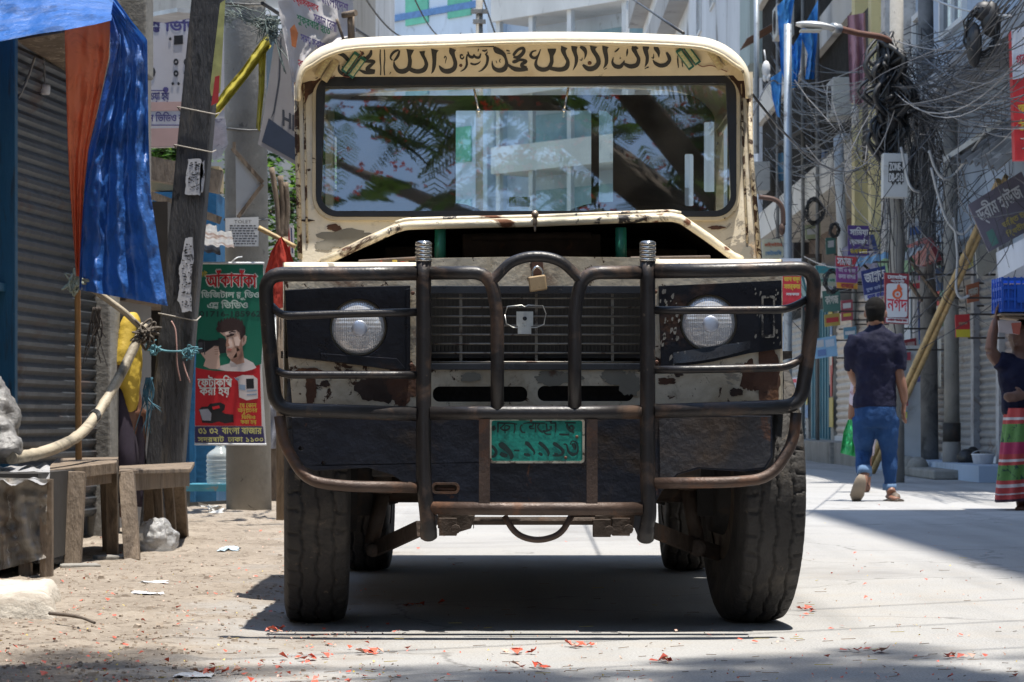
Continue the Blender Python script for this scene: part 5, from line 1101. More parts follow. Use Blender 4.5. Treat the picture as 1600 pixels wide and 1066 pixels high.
for k in range(150):
    x0_, y0_ = rnd.choice(((292, 430), (302, 275))); x = x0_ + rnd.uniform(-8, 8); y = y0_ + rnd.uniform(-50, 50) * (1 if x0_ < 300 else .45); w = rnd.uniform(.6, 4); h = rnd.uniform(.5, 2.2)
    mb.prism([(x, y), (x + w, y + rnd.uniform(-.5, .5)), (x + w, y + h), (x, y + h)], [], LPP, .0006, 0, .0012)
mb.build('lettering', ink((.03, .03, .035)), lp, recalc=False)
mb = MB()
for y in (178, 238, 505): 
    t = (720 - y) / 810.; c = a.lerp(b, .02 + .98 * (.6 + (658 - y) * 14 / F) / b.z); mb.tube(fillet([c + Vector((x_, y_, z_)) for x_, y_, z_ in ((-.1, .095, 0), (-.1, -.095, .01), (.1, -.095, -.03), (.1, .095, 0))], .02, 3), .0035, 5)
mb.build('tie_wire', pm('pale_wire', (.33, .30, .26), .7), lp)
mb = MB()
c = P(275, 548, 13.86)
mb.tube(smooth_path([P(238, 540, 13.86), P(256, 548, 13.84), P(280, 549, 13.84), P(299, 546, 13.86)], 4), .006, 6); ropeknot(mb, P(242, 540, 13.82), .05, 9, 8, .004); ropeknot(mb, P(297, 548, 13.82), .05, 9, 9, .004)
mb.build('blue_tie', pm('rope_blue', (.10, .25, .30), .8, 0, .4, 30), lp, recalc=False)
mb = MB(); mb.tube(smooth_path([P(268, 502, 13.86), P(274, 515, 13.85), P(276, 540, 13.84), P(277, 570, 13.84), P(282, 595, 13.85)], 4), .004, 5); mb.tube(smooth_path([P(286, 565, 13.85), P(290, 580, 13.85), P(297, 598, 13.85)], 4), .004, 5)
mb.build('hanging_string', pm('rope_pink', (.42, .25, .22), .8), lp)
# --- round concrete pole
cp_ = thing('concrete_pole', (P(384, 0, 17.6).x, 17.6, 0), 'round concrete utility pole behind the green studio banner', 'pole')
mb = MB(); c0 = Vector((P(389, 0, 17.6).x, 17.6, 0)); c1 = Vector((P(376, 0, 17.6).x, 17.6, 6.5)); mb.tube([c0, c0.lerp(c1, .5), c1], [.150, .138, .125], 24); mb.build('shaft', CONC(), cp_)
mb = MB()
for y in (10, 205, 345): 
    z = P(0, y, 17.6).z; c = c0.lerp(c1, z / 6.5); mb.tube([c + Vector((math.cos(k * .45) * .148, math.sin(k * .45) * .148, .01 * math.sin(k))) for k in range(15)], .006, 5, cap=False)
each(mb, 'band', pm('pole_band', (.10, .10, .10), .6, .3), cp_)
PP = flat(17.44)
mb = MB(); mb.prism([(352, 341), (404, 339), (404, 385), (353, 385)], [], PP, .003); nt_ = tag(mb.build('notice', pm('paper_white', (.58, .58, .57), .8, 0, .08, 8)), 'white printed paper notice pasted on the round concrete pole', 'notice')
mb = MB(); txt_px(mb, 'TOLET', 366, 344, 393, 349, PP)
for r_ in range(8):
    x = 357 + rnd.uniform(0, 6)
    while x < 398: w = rnd.uniform(2, 6); mb.prism([(x, 352 + r_ * 4), (x + w, 352 + r_ * 4), (x + w, 353.8 + r_ * 4), (x, 353.8 + r_ * 4)], [], PP, .0006, 0, .001); x += w + 1.6
mb.build('lettering', ink((.06, .06, .07)), nt_, recalc=False)
# --- the studio banner
BP = flat(17.25)
def bq(cx, cy): return (280 + cx / 3.331, 400 + cy / 3.331)
ban = thing('studio_banner', P(358, 700, 17.25), 'green and red photo studio banner with a cameraman picture hanging on the pole', 'banner')
gr_ = pm('banner_green', (.006, .135, .085), .45, 0, .08, 4); rd_ = pm('banner_red', (.46, .014, .022), .45, 0, .08, 4); nv_ = pm('banner_navy', (.035, .028, .10), .45, 0, .08, 4)
mb = MB(); mb.prism([bq(86, 36), bq(440, 36), bq(444, 300), bq(430, 585), bq(443, 800), bq(453, 980), bq(80, 978), bq(84, 700), bq(90, 500)], [], BP, .004, 0); mb.build('sheet', pm('banner_white_edge', (.55, .55, .55), .5), ban)
mb = MB(); arc = [bq(86 + 334 * k / 14, 572 + 34 * math.sin(math.pi * (.15 + .85 * k / 14)) - 6) for k in range(15)]
mb.prism([bq(88, 44), bq(437, 44), bq(441, 300), bq(428, 560)] + arc[::-1] + [bq(89, 500)], [], BP, .002, 0, .003); mb.build('green_field', gr_, ban)
mb = MB(); mb.prism([bq(86, 572)] + arc[1:] + [bq(424, 700), bq(430, 886), bq(82, 884)], [], BP, .002, 0, .002); mb.build('red_field', rd_, ban)
mb = MB(); mb.prism([bq(82, 888), bq(436, 888), bq(447, 974), bq(82, 972)], [], BP, .002, 0, .003); mb.build('navy_field', nv_, ban)
def bt_(text, x0, y0, x1, y1, c, bold=.0, curve=0., lift=.0042):
    m = MB(); a_ = bq(x0, y0); b_ = bq(x1, y1); txt_px(m, text, a_[0], a_[1], b_[0], b_[1], BP, 0, bold, 0, lift, curve); m.build('lettering', ink(c), ban, recalc=False)
W_ = (.62, .64, .62); YL = (.55, .42, .06)
bt_('নিউ', 103, 76, 147, 110, YL, .0006)
bt_('আঁকাবাঁকা', 138, 76, 406, 168, W_, .0055, 2, .0040); bt_('আঁকাবাঁকা', 142, 80, 402, 164, (.42, .012, .02), .0022, 2, .0056)
bt_('ডিজিটাল {সট}ুডিও', 115, 178, 416, 230, (.50, .60, .57), .0015); bt_('এ{নড} ভিডিও', 147, 230, 357, 276, (.50, .60, .57), .0015); bt_('01716-185962', 105, 288, 426, 316, (.01, .035, .03), .0016)
bt_('ফটোকপি', 97, 622, 275, 682, W_, .0016); bt_('করা হয়', 107, 682, 262, 735, W_, .0016)
for t_, x0, y0, x1, y1 in (('যে কোন', 315, 766, 402, 790), ('অনু{ষঠ}ানের', 305, 793, 406, 822), ('ভিডিও', 325, 824, 396, 850), ('করা হয়', 320, 854, 402, 880)): bt_(t_, x0, y0, x1, y1, YL, .0007)
bt_('৩১/৩২, বাংলা বাজার', 100, 892, 430, 932, (.56, .55, .20), .0010); bt_('সদরঘাট, ঢাকা-১১০০', 97, 934, 437, 972, (.56, .55, .20), .0010)
skin_ = pm('print_skin', (.58, .40, .33), .5, 0, .06, 9); skd = pm('print_skin_shade', (.36, .20, .15), .5, 0, .06, 9); hair_ = pm('print_hair', (.035, .018, .018), .5); cam_ = pm('print_camera', (.014, .014, .017), .4); lt_ = pm('print_pale', (.55, .50, .50), .5)
m = MB()
def bp(pts, mi, lift): m.prism([bq(*p) for p in pts], [], BP, .0004, mi, lift)
bp([(196, 590), (215, 572), (262, 560), (275, 520), (330, 500), (336, 530), (385, 556), (402, 582), (380, 592), (340, 602), (250, 600)], 4, .0042)
bp([(112, 505), (140, 500), (185, 468), (205, 480), (212, 555), (214, 582), (196, 590), (160, 588), (126, 572), (138, 540)], 0, .0050)
bp([(212, 400), (226, 372), (270, 372), (322, 400), (352, 420), (346, 456), (330, 470), (326, 500), (300, 532), (268, 540), (250, 520), (246, 500), (242, 470), (248, 440), (240, 420)], 0, .0046)
bp([(300, 440), (330, 420), (328, 496), (300, 530), (276, 538), (300, 500)], 1, .0050); bp([(325, 425), (346, 412), (350, 440), (340, 462), (326, 460)], 0, .0054)
bp([(192, 380), (205, 356), (240, 332), (280, 326), (320, 340), (345, 372), (346, 405), (334, 420), (322, 438), (314, 400), (296, 386), (262, 392), (226, 400), (200, 398)], 2, .0056)
bp([(96, 440), (110, 432), (136, 440), (160, 442), (205, 436), (244, 436), (246, 505), (205, 508), (180, 512), (120, 516), (98, 500)], 3, .0048); bp([(180, 470), (204, 470), (212, 515), (200, 530), (176, 520)], 0, .0058); bp([(248, 492), (272, 486), (268, 500), (250, 506)], 1, .0056); bp([(246, 416), (280, 408), (282, 416), (248, 424)], 2, .0056)
bp([(238, 400), (262, 392), (296, 388), (300, 402), (270, 404), (244, 412)], 5, .0060); bp([(256, 430), (272, 426), (280, 470), (262, 480), (250, 476)], 5, .0049); bp([(300, 500), (330, 480), (334, 510), (340, 556), (300, 566), (280, 552), (302, 532)], 1, .0051)
bp([(262, 407), (274, 403), (288, 407), (284, 415), (268, 416)], 2, .0064); bp([(258, 396), (276, 390), (296, 393), (296, 399), (276, 397), (260, 402)], 2, .0064)
bp([(246, 440), (252, 424), (258, 424), (256, 452), (264, 466), (252, 474), (243, 468)], 1, .0062); bp([(250, 486), (264, 482), (276, 487), (268, 493), (252, 492)], 8, .0064); bp([(266, 540), (300, 530), (326, 500), (330, 520), (300, 552), (276, 552)], 9, .0063)
bp([(330, 424), (340, 420), (342, 440), (334, 450)], 1, .0066); bp([(284, 424), (304, 416), (320, 440), (312, 470), (292, 466)], 5, .0062)
for k in range(4): bp([(182 + k * 1, 474 + k * 12), (206, 472 + k * 12), (207, 474.5 + k * 12), (183 + k, 477 + k * 12)], 1, .0062)
bp([(100, 452), (122, 448), (124, 506), (102, 496)], 6, .0052); bp([(128, 446), (134, 446), (136, 514), (130, 514)], 6, .0052); bp([(205, 428), (232, 428), (236, 437), (204, 438)], 3, .0050)
for k in range(9): bp([(198 + k * 15, 372 - 40 * math.sin(.4 + k * .27)), (206 + k * 15, 350 - 36 * math.sin(.4 + k * .27)), (214 + k * 15, 372 - 40 * math.sin(.4 + k * .27)), (208 + k * 15, 384)], 2, .0057)
bp([(262, 490), (292, 470), (318, 490), (300, 526), (272, 536), (254, 520), (268, 510)], 7, .0050)
m.build('cameraman_picture', [skin_, skd, hair_, cam_, lt_, pm('print_skin_light', (.68, .52, .46), .5), pm('print_grey_dark', (.06, .06, .07), .4), pm('print_stubble', (.40, .25, .20), .5), pm('print_lip', (.42, .14, .12), .5), pm('print_neck_shade', (.24, .13, .10), .5)], ban, recalc=False)
m = MB(); bp([(298, 632), (330, 620), (385, 622), (408, 640), (410, 742), (352, 752), (312, 735), (308, 660)], 0, .0042); bp([(348, 640), (388, 638), (390, 690), (350, 692)], 1, .0048); bp([(312, 668), (345, 672), (345, 700), (312, 694)], 2, .0048); bp([(352, 700), (404, 696), (404, 702), (352, 706)], 2, .0048); bp([(352, 720), (404, 716), (404, 722), (352, 726)], 2, .0048); bp([(285, 632), (312, 640), (310, 650), (300, 648)], 2, .005)
m.build('printer_picture', [lt_, cam_, pm('print_blue', (.22, .30, .42), .5)], ban, recalc=False)
m = MB(); bp([(102, 800), (118, 786), (150, 784), (160, 770), (215, 762), (240, 776), (236, 800), (222, 812), (240, 822), (282, 826), (284, 866), (240, 872), (205, 862), (170, 872), (120, 868), (112, 830)], 0, .0042); bp([(105, 800), (150, 796), (168, 820), (165, 858), (122, 856)], 1, .0048); bp([(172, 786), (208, 778), (212, 792), (176, 800)], 2, .0048)
m.build('video_camera_picture', [cam_, pm('print_grey', (.30, .31, .36), .5), rd_], ban, recalc=False)
mb = MB(); mb.tube([BP(*bq(84, 38)), BP(*bq(442, 38))], .008, 8); mb.tube([BP(*bq(80, 980)), BP(*bq(454, 981))], .007, 8); mb.tube(smooth_path([BP(*bq(270, 36)), BP(*bq(300, 10)), BP(*bq(318, 0)) + Vector((0, .1, 0))], 4), .004, 5); each(mb, 'rod', whitefr, ban)
# --- blue stall behind, tin awnings, bottle on its bench
st_ = thing('blue_stall', (-2.1, 19.9, 0), 'bright blue tin stall with corrugated awning behind the leaning pole', 'stall')
mb = MB(); mb.boxp((P(238, 0, 19.2).x, 19.2, .0), (P(338, 0, 19.2).x, 20.6, P(0, 300, 19.2).z)); mb.boxp((P(296, 0, 19.1).x, 19.1, 0), (P(304, 0, 19.1).x, 19.2, 2.2)); mb.build('wall', pm('bright_blue_tin', (.012, .105, .23), .5, 0, .25, 3, [((.02, .06, .10), 4, .56, .12), ((.3, .32, .33), 14, .68, .03)], .2, 20), st_)
def tin(mb, a, b, c, d, n=26, amp=.012):
    mb.grid(lambda u, v: (a * (1 - u) + b * u) * (1 - v) + (d * (1 - u) + c * u) * v + Vector((0, 0, amp * math.sin(u * n * math.pi))), n * 3, 2)
mb = MB(); tin(mb, P(232, 378, 17.0), P(345, 398, 17.0), P(338, 352, 18.2), P(236, 345, 18.2), 14, .006); tin(mb, P(300, 374, 16.6), P(366, 388, 16.6), P(362, 362, 17.3), P(304, 360, 17.3), 9, .005); mb.build('awning', pm('tin_stained', (.20, .195, .185), .6, .3, .25, 4, [((.11, .07, .05), 4, .5, .1)], .1), st_)
mb = MB(); mb.bar(P(222, 300, 17.5), P(345, 345, 17.5), .03, .05); mb.bar(P(228, 262, 18.5), P(345, 285, 18.5), .12, .16); each(mb, 'beam', WOOD(), st_)
mb = MB(); mb.boxp((P(228, 0, 19.4).x, 19.3, P(0, 300, 19.3).z + .01), (P(345, 0, 19.4).x, 19.6, P(0, 262, 19.4).z)); mb.build('fascia', pm('tan_board', (.34, .26, .14), .8, 0, .25, 3, [((.12, .09, .06), 4, .55, .1)]), st_)
tag(mb, None) if False else None
di = thing('dark_stall', (-2.3, 15.6, 0), 'dark open stall hung with red and green packets, behind the seated person', 'stall')
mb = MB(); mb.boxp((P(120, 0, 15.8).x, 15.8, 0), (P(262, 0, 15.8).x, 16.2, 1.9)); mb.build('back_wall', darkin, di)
mb = MB(); mb.boxp((P(120, 0, 14.5).x, 14.5, P(0, 470, 14.5).z), (P(245, 0, 14.5).x, 15.8, P(0, 470, 14.5).z + .04)); mb.build('shelf', WOOD(), di)
DP = flat(15.6)
for pts, c in (([(178, 662), (213, 655), (215, 730), (180, 732)], (.22, .025, .02)), ([(196, 640), (222, 632), (224, 690), (198, 696)], (.03, .16, .11)), ([(218, 600), (236, 596), (238, 640), (220, 646)], (.28, .19, .05)), ([(222, 585), (234, 583), (233, 600), (223, 602)], (.3, .05, .04)), ([(224, 646), (238, 642), (240, 730), (226, 732)], (.03, .12, .2))):
    mb = MB(); mb.prism(pts, [], DP, .03); mb.build('packet', pm('packet_%d' % int(c[0] * 1000), c, .5, 0, .3, 10), di)
bb = thing('blue_bench', (P(330, 0, 18.6).x, 18.6, 0), 'small blue bench carrying the water bottle, at the foot of the studio banner', 'bench')
mb = MB(); mb.boxp(P(290, 768, 18.4), P(372, 757, 18.4) + Vector((0, .42, 0))); mb.build('seat', pm('bench_blue', (.05, .22, .30), .5, 0, .3, 5, [((.2, .2, .18), 10, .6, .05)]), bb)
for x in (293, 369): 
    mb = MB(); mb.bar(Vector((P(x, 0, 18.42).x, 18.42, 0)), P(x, 766, 18.42), .03, .03, up=(0, 1, 0)); mb.build('leg', pm('tube_grey', (.12, .13, .13), .5, .4), bb)
mb = MB(); mb.bar(P(293, 788, 18.42), P(369, 784, 18.42), .02, .025); mb.build('rail', pm('tube_grey', (.12, .13, .13), .5, .4), bb)
wb = thing('water_bottle', P(344, 757, 18.55), 'big clear water bottle with green cap standing on the small blue bench', 'water bottle')
def clear_plastic():
    m = bpy.data.materials.new('clear_plastic'); m.use_nodes = True; nt = m.node_tree; N, L = nt.nodes.new, nt.links.new; b = nt.nodes['Principled BSDF']; b.inputs['Base Color'].default_value = (.55, .58, .56, 1); b.inputs['Roughness'].default_value = .15
    return sheer(m, .5)
c = P(344, 757, 18.55); q = 1 / F * 18.55
mb = MB(); mb.lathe(c, (0, 0, 1), [(0, 19 * q), (3 * q, 21 * q)] + [(y * q, (21.5 + .9 * math.sin(y * .9)) * q) for y in range(4, 44, 2)] + [(46 * q, 21 * q), (51 * q, 17 * q), (56 * q, 9 * q), (60 * q, 6.5 * q), (66 * q, 6 * q)], 28); mb.build('body', clear_plastic(), wb)
mb = MB(); mb.lathe(c + Vector((0, 0, 65 * q)), (0, 0, 1), [(0, 7 * q), (9 * q, 6.5 * q), (10 * q, 3 * q)], 18); mb.build('cap', pm('cap_green', (.03, .30, .10), .4), wb)
mb = MB()
for k in range(9): 
    g = G(322 + k * 2.6, 806 - rnd.uniform(0, 10)); mb.add([g + Vector((rnd.uniform(-.06, .06), rnd.uniform(-.06, .06), rnd.uniform(0.005, .06))) for _ in range(4)], [(0, 1, 2, 3)])
tag(mb.build('litter_scrap', pm('litter_white', (.5, .5, .48), .6, 0, .2, 20), recalc=False), 'scraps of white wrapping lying under the small blue bench', 'litter', kind='stuff')
# --- board sign high on the left
SB = flat(19.2)
bs_ = thing('studio_board', P(280, 232, 19.2), 'wide pale studio signboard with small camera pictures, behind the leaning pole', 'signboard')
mb = MB(); mb.prism([(226, 28), (352, 22), (352, 228), (226, 231)], [], SB, .05); mb.build('board', pm('board_white', (.44, .42, .44), .6, 0, .08, 3), bs_)
mb = MB(); mb.prism([(227, 160), (351, 158), (351, 172), (227, 174)], [], SB, .002, 0, .003); mb.prism([(227, 201), (351, 199), (351, 227), (227, 230)], [], SB, .002, 0, .003); mb.build('pink_band', pm('board_pink', (.42, .27, .24), .6, 0, .1, 3), bs_)
mb = MB(); txt_px(mb, 'এ{নড} ভিডিও', 220, 28, 330, 50, SB, 0, .004); txt_px(mb, 'দেওয়া হয়', 224, 144, 264, 160, SB, 0, .0015); txt_px(mb, 'নে ভিডিও করা', 228, 175, 300, 190, SB, 0, .0015)
for y in (141, 195): mb.prism([(227, y), (258 if y < 190 else 350, y), (258 if y < 190 else 350, y + 1.5), (227, y + 1.5)], [], SB, .001, 0, .004)
mb.prism(circ(259, 140.5, 4.5, 14), [], SB, .001, 0, .004); mb.build('lettering', ink((.06, .05, .17)), bs_, recalc=False)
mb = MB(); mb.prism([(272, 56), (286, 55), (286, 69), (272, 70)], [], SB, .002, 0, .004)
for x, y, r_ in ((236, 113, 7), (275, 97, 4), (275, 115, 4), (291, 97, 4), (291, 115, 4), (270, 131, 2), (279, 131, 2), (288, 131, 2), (266, 61, 2)): mb.prism(circ(x, y, r_, 12, r_ * 1.3), [circ(x, y, r_ * .45, 8)] if r_ > 3 else [], SB, .002, 0, .004)
mb.build('camera_picture', cam_, bs_, recalc=False)
mb = MB(); mb.bar(P(234, 30, 19.0), P(302, 18, 18.5), .25, .03); mb.build('roof_strip', pm('pale_tin', (.45, .46, .47), .5, .2), bs_)
# --- cloth banners
hb = thing('hanging_banner', P(435, 250, 15.5), 'grey cloth banner with a navy stripe hanging folded beside the jeep roof', 'banner')
HP = flat(15.5)
mb = MB(); mb.prism([(428, 70), (448, 30), (468, 20), (470, 262), (403, 226), (412, 180)], [], HP, .012); mb.build('cloth', pm('banner_grey', (.34, .32, .32), .8, 0, .12, 4), hb)
mb = MB(); mb.prism([(420, 185), (470, 222), (470, 256), (409, 222)], [], HP, .002, 0, .003); mb.build('stripe', pm('banner_dark', (.035, .05, .085), .7), hb)
mb = MB(); mb.prism([(423, 186), (427, 174), (436, 120), (438, 60), (440, 60), (438, 124), (429, 176)], [], HP, .002, 0, .004); txt_px(mb, 'HE', 442, 172, 466, 196, HP, 0, .003, 12, .004); mb.build('lettering', ink((.05, .055, .07)), hb, recalc=False)
wbn = thing('white_banner', P(490, 60, 15.0), 'white cloth banner printed in red and green Bengali lettering, above the left roof corner', 'banner')
WP = flat(15.0)
mb = MB(); sheet(mb, [(432, -30), (436, 20), (446, 70), (455, 120), (459, 178)], [(548, -30), (556, 52), (522, 66), (482, 96), (468, 140)], 15.05, 24, 24, .05, 3, .5, rough=.02); mb.build('cloth', pm('banner_cloth_white', (.60, .58, .58), .75, 0, .08, 5), wbn)
for t_, x0, y0, w_, h_, c_ in (('প্রেসক্লাব', 458, -8, 40, 14, (.5, .03, .04)), ('বাংলাদেশ', 500, -12, 44, 16, (.14, .10, .25)), ('শুক্রবার হতে', 464, 22, 52, 16, (.02, .18, .08)), ('সকাল বেলা', 490, 20, 36, 16, (.16, .12, .28)), ('সময় সকাল', 470, 52, 38, 15, (.12, .10, .25)), ('বাজার', 466, 92, 26, 14, (.45, .03, .06))):
    m = MB(); txt_px(m, t_, x0, y0, x0 + w_, y0 + h_, flat(14.96), 0, .001, w_ * .42, .002); m.build('lettering', ink(c_), wbn, recalc=False)
mb = MB(); mb.prism([(453, 45), (460, 38), (466, 52), (462, 75), (456, 72)], [], flat(14.97), .003); mb.build('orange_patch', pm('orange_print', (.5, .16, .05), .6), wbn)
mb = MB(); bamboo_mb(mb, [P(532, 22, 14.9), P(552, 20, 14.9), P(600, 14, 15.2)], .012, .012, .1) if False else mb.tube([P(536, 24, 14.9), P(556, 20, 14.85)], .018, 10); mb.tube([P(548, 20, 14.9), P(549, 60, 14.9)], .02, 8); mb.tube(smooth_path([P(526, 30, 14.92), P(536, 60, 14.92), P(552, 110, 14.92)], 4), .008, 6)
mb.build('stick', WOOD(), wbn)
fy = pm('yellow_cloth', (.42, .36, .04), .7, 0, .2, 9, [((.2, .16, .02), 9, .56, .1)])
mb = MB(); sheet(mb, [(331, 168), (350, 140), (380, 105), (400, 75), (418, 50)], [(336, 186), (358, 158), (388, 120), (410, 90), (424, 72)], 15.6, 10, 30, .03, 3, .5, rough=.015); sheet(mb, [(404, 85), (404, 140), (400, 200)], [(416, 80), (413, 140), (406, 206)], 15.62, 8, 20, .02, 3, 1.5)
tag(mb.build('yellow_ribbon', fy), 'dirty yellow cloth ribbon tied between the leaning pole and the round pole', 'ribbon')
mb = MB(); ropeknot(mb, P(418, 40, 15.4), .09, 34, 21, .0035); ropeknot(mb, P(350, 25, 15.6), .09, 16, 22, .0025)
for k in range(10): mb.tube(smooth_path([P(345 + k * 3, 8 + rnd.uniform(-8, 8), 15.5), P(385, 20 + rnd.uniform(-8, 20), 15.4), P(420, 35 + rnd.uniform(-12, 20), 15.4), P(440 + rnd.uniform(0, 30), 60 + rnd.uniform(-50, 60), 15.3)], 5), .0028, 5)
tag(mb.build('wire_knot', pm('wire_green_grey', (.10, .13, .12), .6, 0, .4, 20), recalc=False, ), 'tangle of green grey wires tied round the top of the round pole', 'wires', kind='stuff')
mb = MB(); mb.prism([(344, 5), (352, 0), (344, 145), (330, 150), (328, 138)], [], flat(13.85), .006); mb.prism([(336, 120), (343, 118), (341, 160), (330, 165)], [], flat(13.84), .004, 1); 
tag(mb.build('strip_poster', [pm('strip_green_yellow', (.38, .38, .14), .6, 0, .3, 12), pm('strip_red', (.42, .03, .03), .6)]), 'narrow yellow and red poster strip on the right edge of the leaning pole', 'poster')
mb = MB(); mb.prism([(327, 186), (352, 185), (356, 225), (346, 244), (334, 250), (322, 242), (321, 225)], [], flat(16.2), .01); tag(mb.build('clear_sign', sheer(pm('clear_sign', (.40, .40, .47), .25, 0, .2, 14, [((.2, .2, .28), 20, .56, .05)]), .35)), 'small translucent shield shaped sign between the leaning and the round pole', 'sign')
tf = thing('broken_board', P(385, 300, 16.4), 'broken triangular white board with a splintered wood edge, on the round pole', 'board'); TP = flat(16.4)
mb = MB(); mb.prism([(368, 236), (408, 288), (369, 340)], [], TP, .008); mb.build('panel', pm('tin_white', (.52, .54, .55), .5, 0, .1, 4), tf)
mb = MB(); mb.bar(TP(363, 232) + Vector((0, -.01, 0)), TP(411, 286) + Vector((0, -.01, 0)), .02, .026); mb.bar(TP(411, 288) + Vector((0, -.01, 0)), TP(372, 340) + Vector((0, -.01, 0)), .02, .022); mb.bar(TP(366, 236), TP(366, 222), .02, .01); mb.build('edge', WOOD(), tf)
mb = MB(); sheet(mb, [(436, 372), (424, 392), (414, 425), (413, 488)], [(440, 370), (450, 385), (460, 412), (446, 480)], 14.2, 16, 22, .03, 3, .2, rough=.01); tag(mb.build('red_cloth', pm('red_cloth', (.40, .035, .018), .7, 0, .2, 9)), 'red cloth hanging beside the left front corner of the jeep', 'cloth')
mb = MB(); bamboo_mb(mb, [P(404, 356, 14.3), P(462, 386, 14.3)], .014, .012, .2); tag(mb.build('bamboo_stick', BAMBOO()), 'short bamboo stick slanting above the red cloth', 'bamboo pole')
for x0, y0, x1, y1, l in ((424, 262, 436, 372, 'pale straight stick standing behind the left windscreen post'), (438, 275, 440, 375, 'dark crooked stick standing behind the left windscreen post'), (446, 285, 446, 370, 'short dark stick closest to the left windscreen post')):
    mb = MB(); mb.tube(smooth_path([P(x0, y0, 15.8), P((x0 + x1) / 2 + 3, (y0 + y1) / 2, 15.8), P(x1, y1, 15.8)], 4), .017, 8); q_ = Vector((P(x1, y1, 15.8).x, 15.8, 0)); mb.tube([P(x1, y1, 15.8), q_], .017, 8); tag(mb.build('stick', WOOD()), l, 'stick')
mb = MB(); mb.tube([P(425, 500, 16.4), P(443, 640, 16.2)], [.05, .04], 10); mb.tube([P(443, 640, 16.2), Vector((P(455, 0, 16.1).x, 16.1, 0))], .04, 10); tag(mb.build('wrapped_pole', pm('foil_wrap', (.46, .47, .46), .4, .2, .4, 12, [((.12, .12, .11), 12, .54, .08)], .5, 30)), 'pole wrapped in pale torn plastic leaning behind the left of the bull bar', 'pole')
hp_ = thing('grey_heap', (P(425, 0, 20).x, 20.4, 0), 'stacked goods under a grey sheet beside the studio banner', 'covered stack')
mb = MB(); mb.boxp((P(408, 0, 20).x, 20, .0), (P(470, 0, 20).x, 21, .42)); mb.build('crate', WOOD(), hp_)
mb = MB(); sheet(mb, [(406, 470), (406, 560), (404, 702)], [(470, 470), (470, 560), (470, 700)], 19.95, 26, 40, .05, 5, .7, rough=.04, rs=7); mb.build('cover', pm('grey_cover', (.22, .22, .25), .5, 0, .25, 4, [((.36, .36, .37), 8, .58, .06)], .4, 20), hp_)
mb = MB(); mb.boxp((P(406, 0, 20).x, 20.05, .42), (P(470, 0, 20).x, 21, P(0, 470, 20).z)); mb.build('stack', dark(), hp_)
mb = MB(); mb.prism([(446, 353), (459, 352), (460, 402), (448, 400)], [], flat(15.9), .01); mb.prism([(449, 356), (452, 356), (454, 396), (451, 396)], [], flat(15.88), .004, 1); mb.prism([(454, 356), (456, 356), (458, 396), (456, 396)], [], flat(15.88), .004, 2); tag(mb.build('striped_card', [pm('card_white', (.6, .6, .6), .6), pm('card_red', (.4, .02, .03), .6), pm('card_navy', (.03, .04, .14), .6)]), 'small white card with red and blue stripes behind the windscreen post', 'card')
# ================================================================== RIGHT SIDE: POLES, WIRES, SIGNS
def pole(name, label, px, Y, wpx, top_py, m_, lean=0, sq=False, base_px=None):
    r = wpx / F * Y / 2; a = Vector((P(base_px or px, 0, Y).x, Y, 0)); b = P(px, top_py, Y)
    mb = MB()
    if sq: mb.bar(a, b, 2 * r, 2 * r, up=(0, 1, 0))
    else: mb.tube([a, a.lerp(b, .5), b], [r * 1.08, r, r * .92], 18)
    return tag(mb.build(name, m_), label, 'pole')
steel = pm('steel_pole', (.30, .34, .38), .45, .4, .12, 4, [((.15, .15, .16), 5, .58, .1)])
pole('steel_pole', 'plain blue grey steel pole rising behind the right windscreen post', 1231, 34, 13, 38, steel)
pc = pole('lamp_pole', 'concrete pole carrying the street lamp and the grey switch box, behind the walking man', 1401, 26, 23, -40, CONC())
pd = pole('dark_pole', 'grey stained pole wrapped in cables, to the right of the switch box', 1446, 30.5, 26, -30, pm('tar_pole', (.15, .145, .14), .8, 0, .3, 4, [((.05, .05, .052), 3, .50, .12)], .4, 20), base_px=1453)
pe = pole('grey_post', 'grey weathered post with a dark band by the shutters', 1484, 28.6, 23, 150, CONC(), base_px=1488)
mb = MB(); c = P(1487, 690, 28.6); mb.lathe(c, (0, 0, 1), [(0, .09), (0, .096), (.2, .096), (.2, .09)], 18); mb.build('collar', dark(), pe)
mb = MB(); mb.lathe(Vector((P(1487, 0, 28.6).x, 28.6, 0)), (0, 0, 1), [(0, .10), (.36, .098), (.38, .09)], 18); mb.build('sleeve', pm('sleeve', (.20, .19, .18), .8), pe)
ppl = pole('roof_pole', 'thin grey concrete pole with clamps standing above the middle of the jeep roof', 749, 55, 12, -12, CONC())
mb = MB()
for y, w in ((18, 26), (34, 20)): mb.bar(P(749 - w / 2, y, 54.9), P(749 + w / 2, y, 54.9), .12, .08)
mb.build('clamp', CONC(), ppl)
# street lamp on its rusty arm
sl = thing('street_lamp', P(1400, 100, 25.7), 'street lamp with flat grey head on a curved rusty arm, above the walking man', 'street lamp')
mb = MB(); mb.tube(smooth_path([P(1302, 42, 25.4), P(1340, 52, 25.5), P(1376, 58, 25.6), P(1392, 68, 25.7), P(1399, 92, 25.75)], 6), .03, 10); mb.build('arm', pm('rust_arm', (.12, .055, .038), .7, .2, .2, 8), sl)
mb = MB(); c = P(1274, 41, 25.3); h = 1 / F * 25.3
mb.grid(lambda u, v: c + Vector(((-31 + 62 * u) * h, (math.cos(v * 2 * math.pi)) * .13 * (math.sin(math.pi * min(1, max(.0, u * .93 + .05))) ** .45), (math.sin(v * 2 * math.pi)) * (7 if math.sin(v * 2 * math.pi) > 0 else 5) * h * (math.sin(math.pi * min(1, max(0., u * .93 + .05))) ** .6) - (u - .5) * 6 * h)), 24, 24)
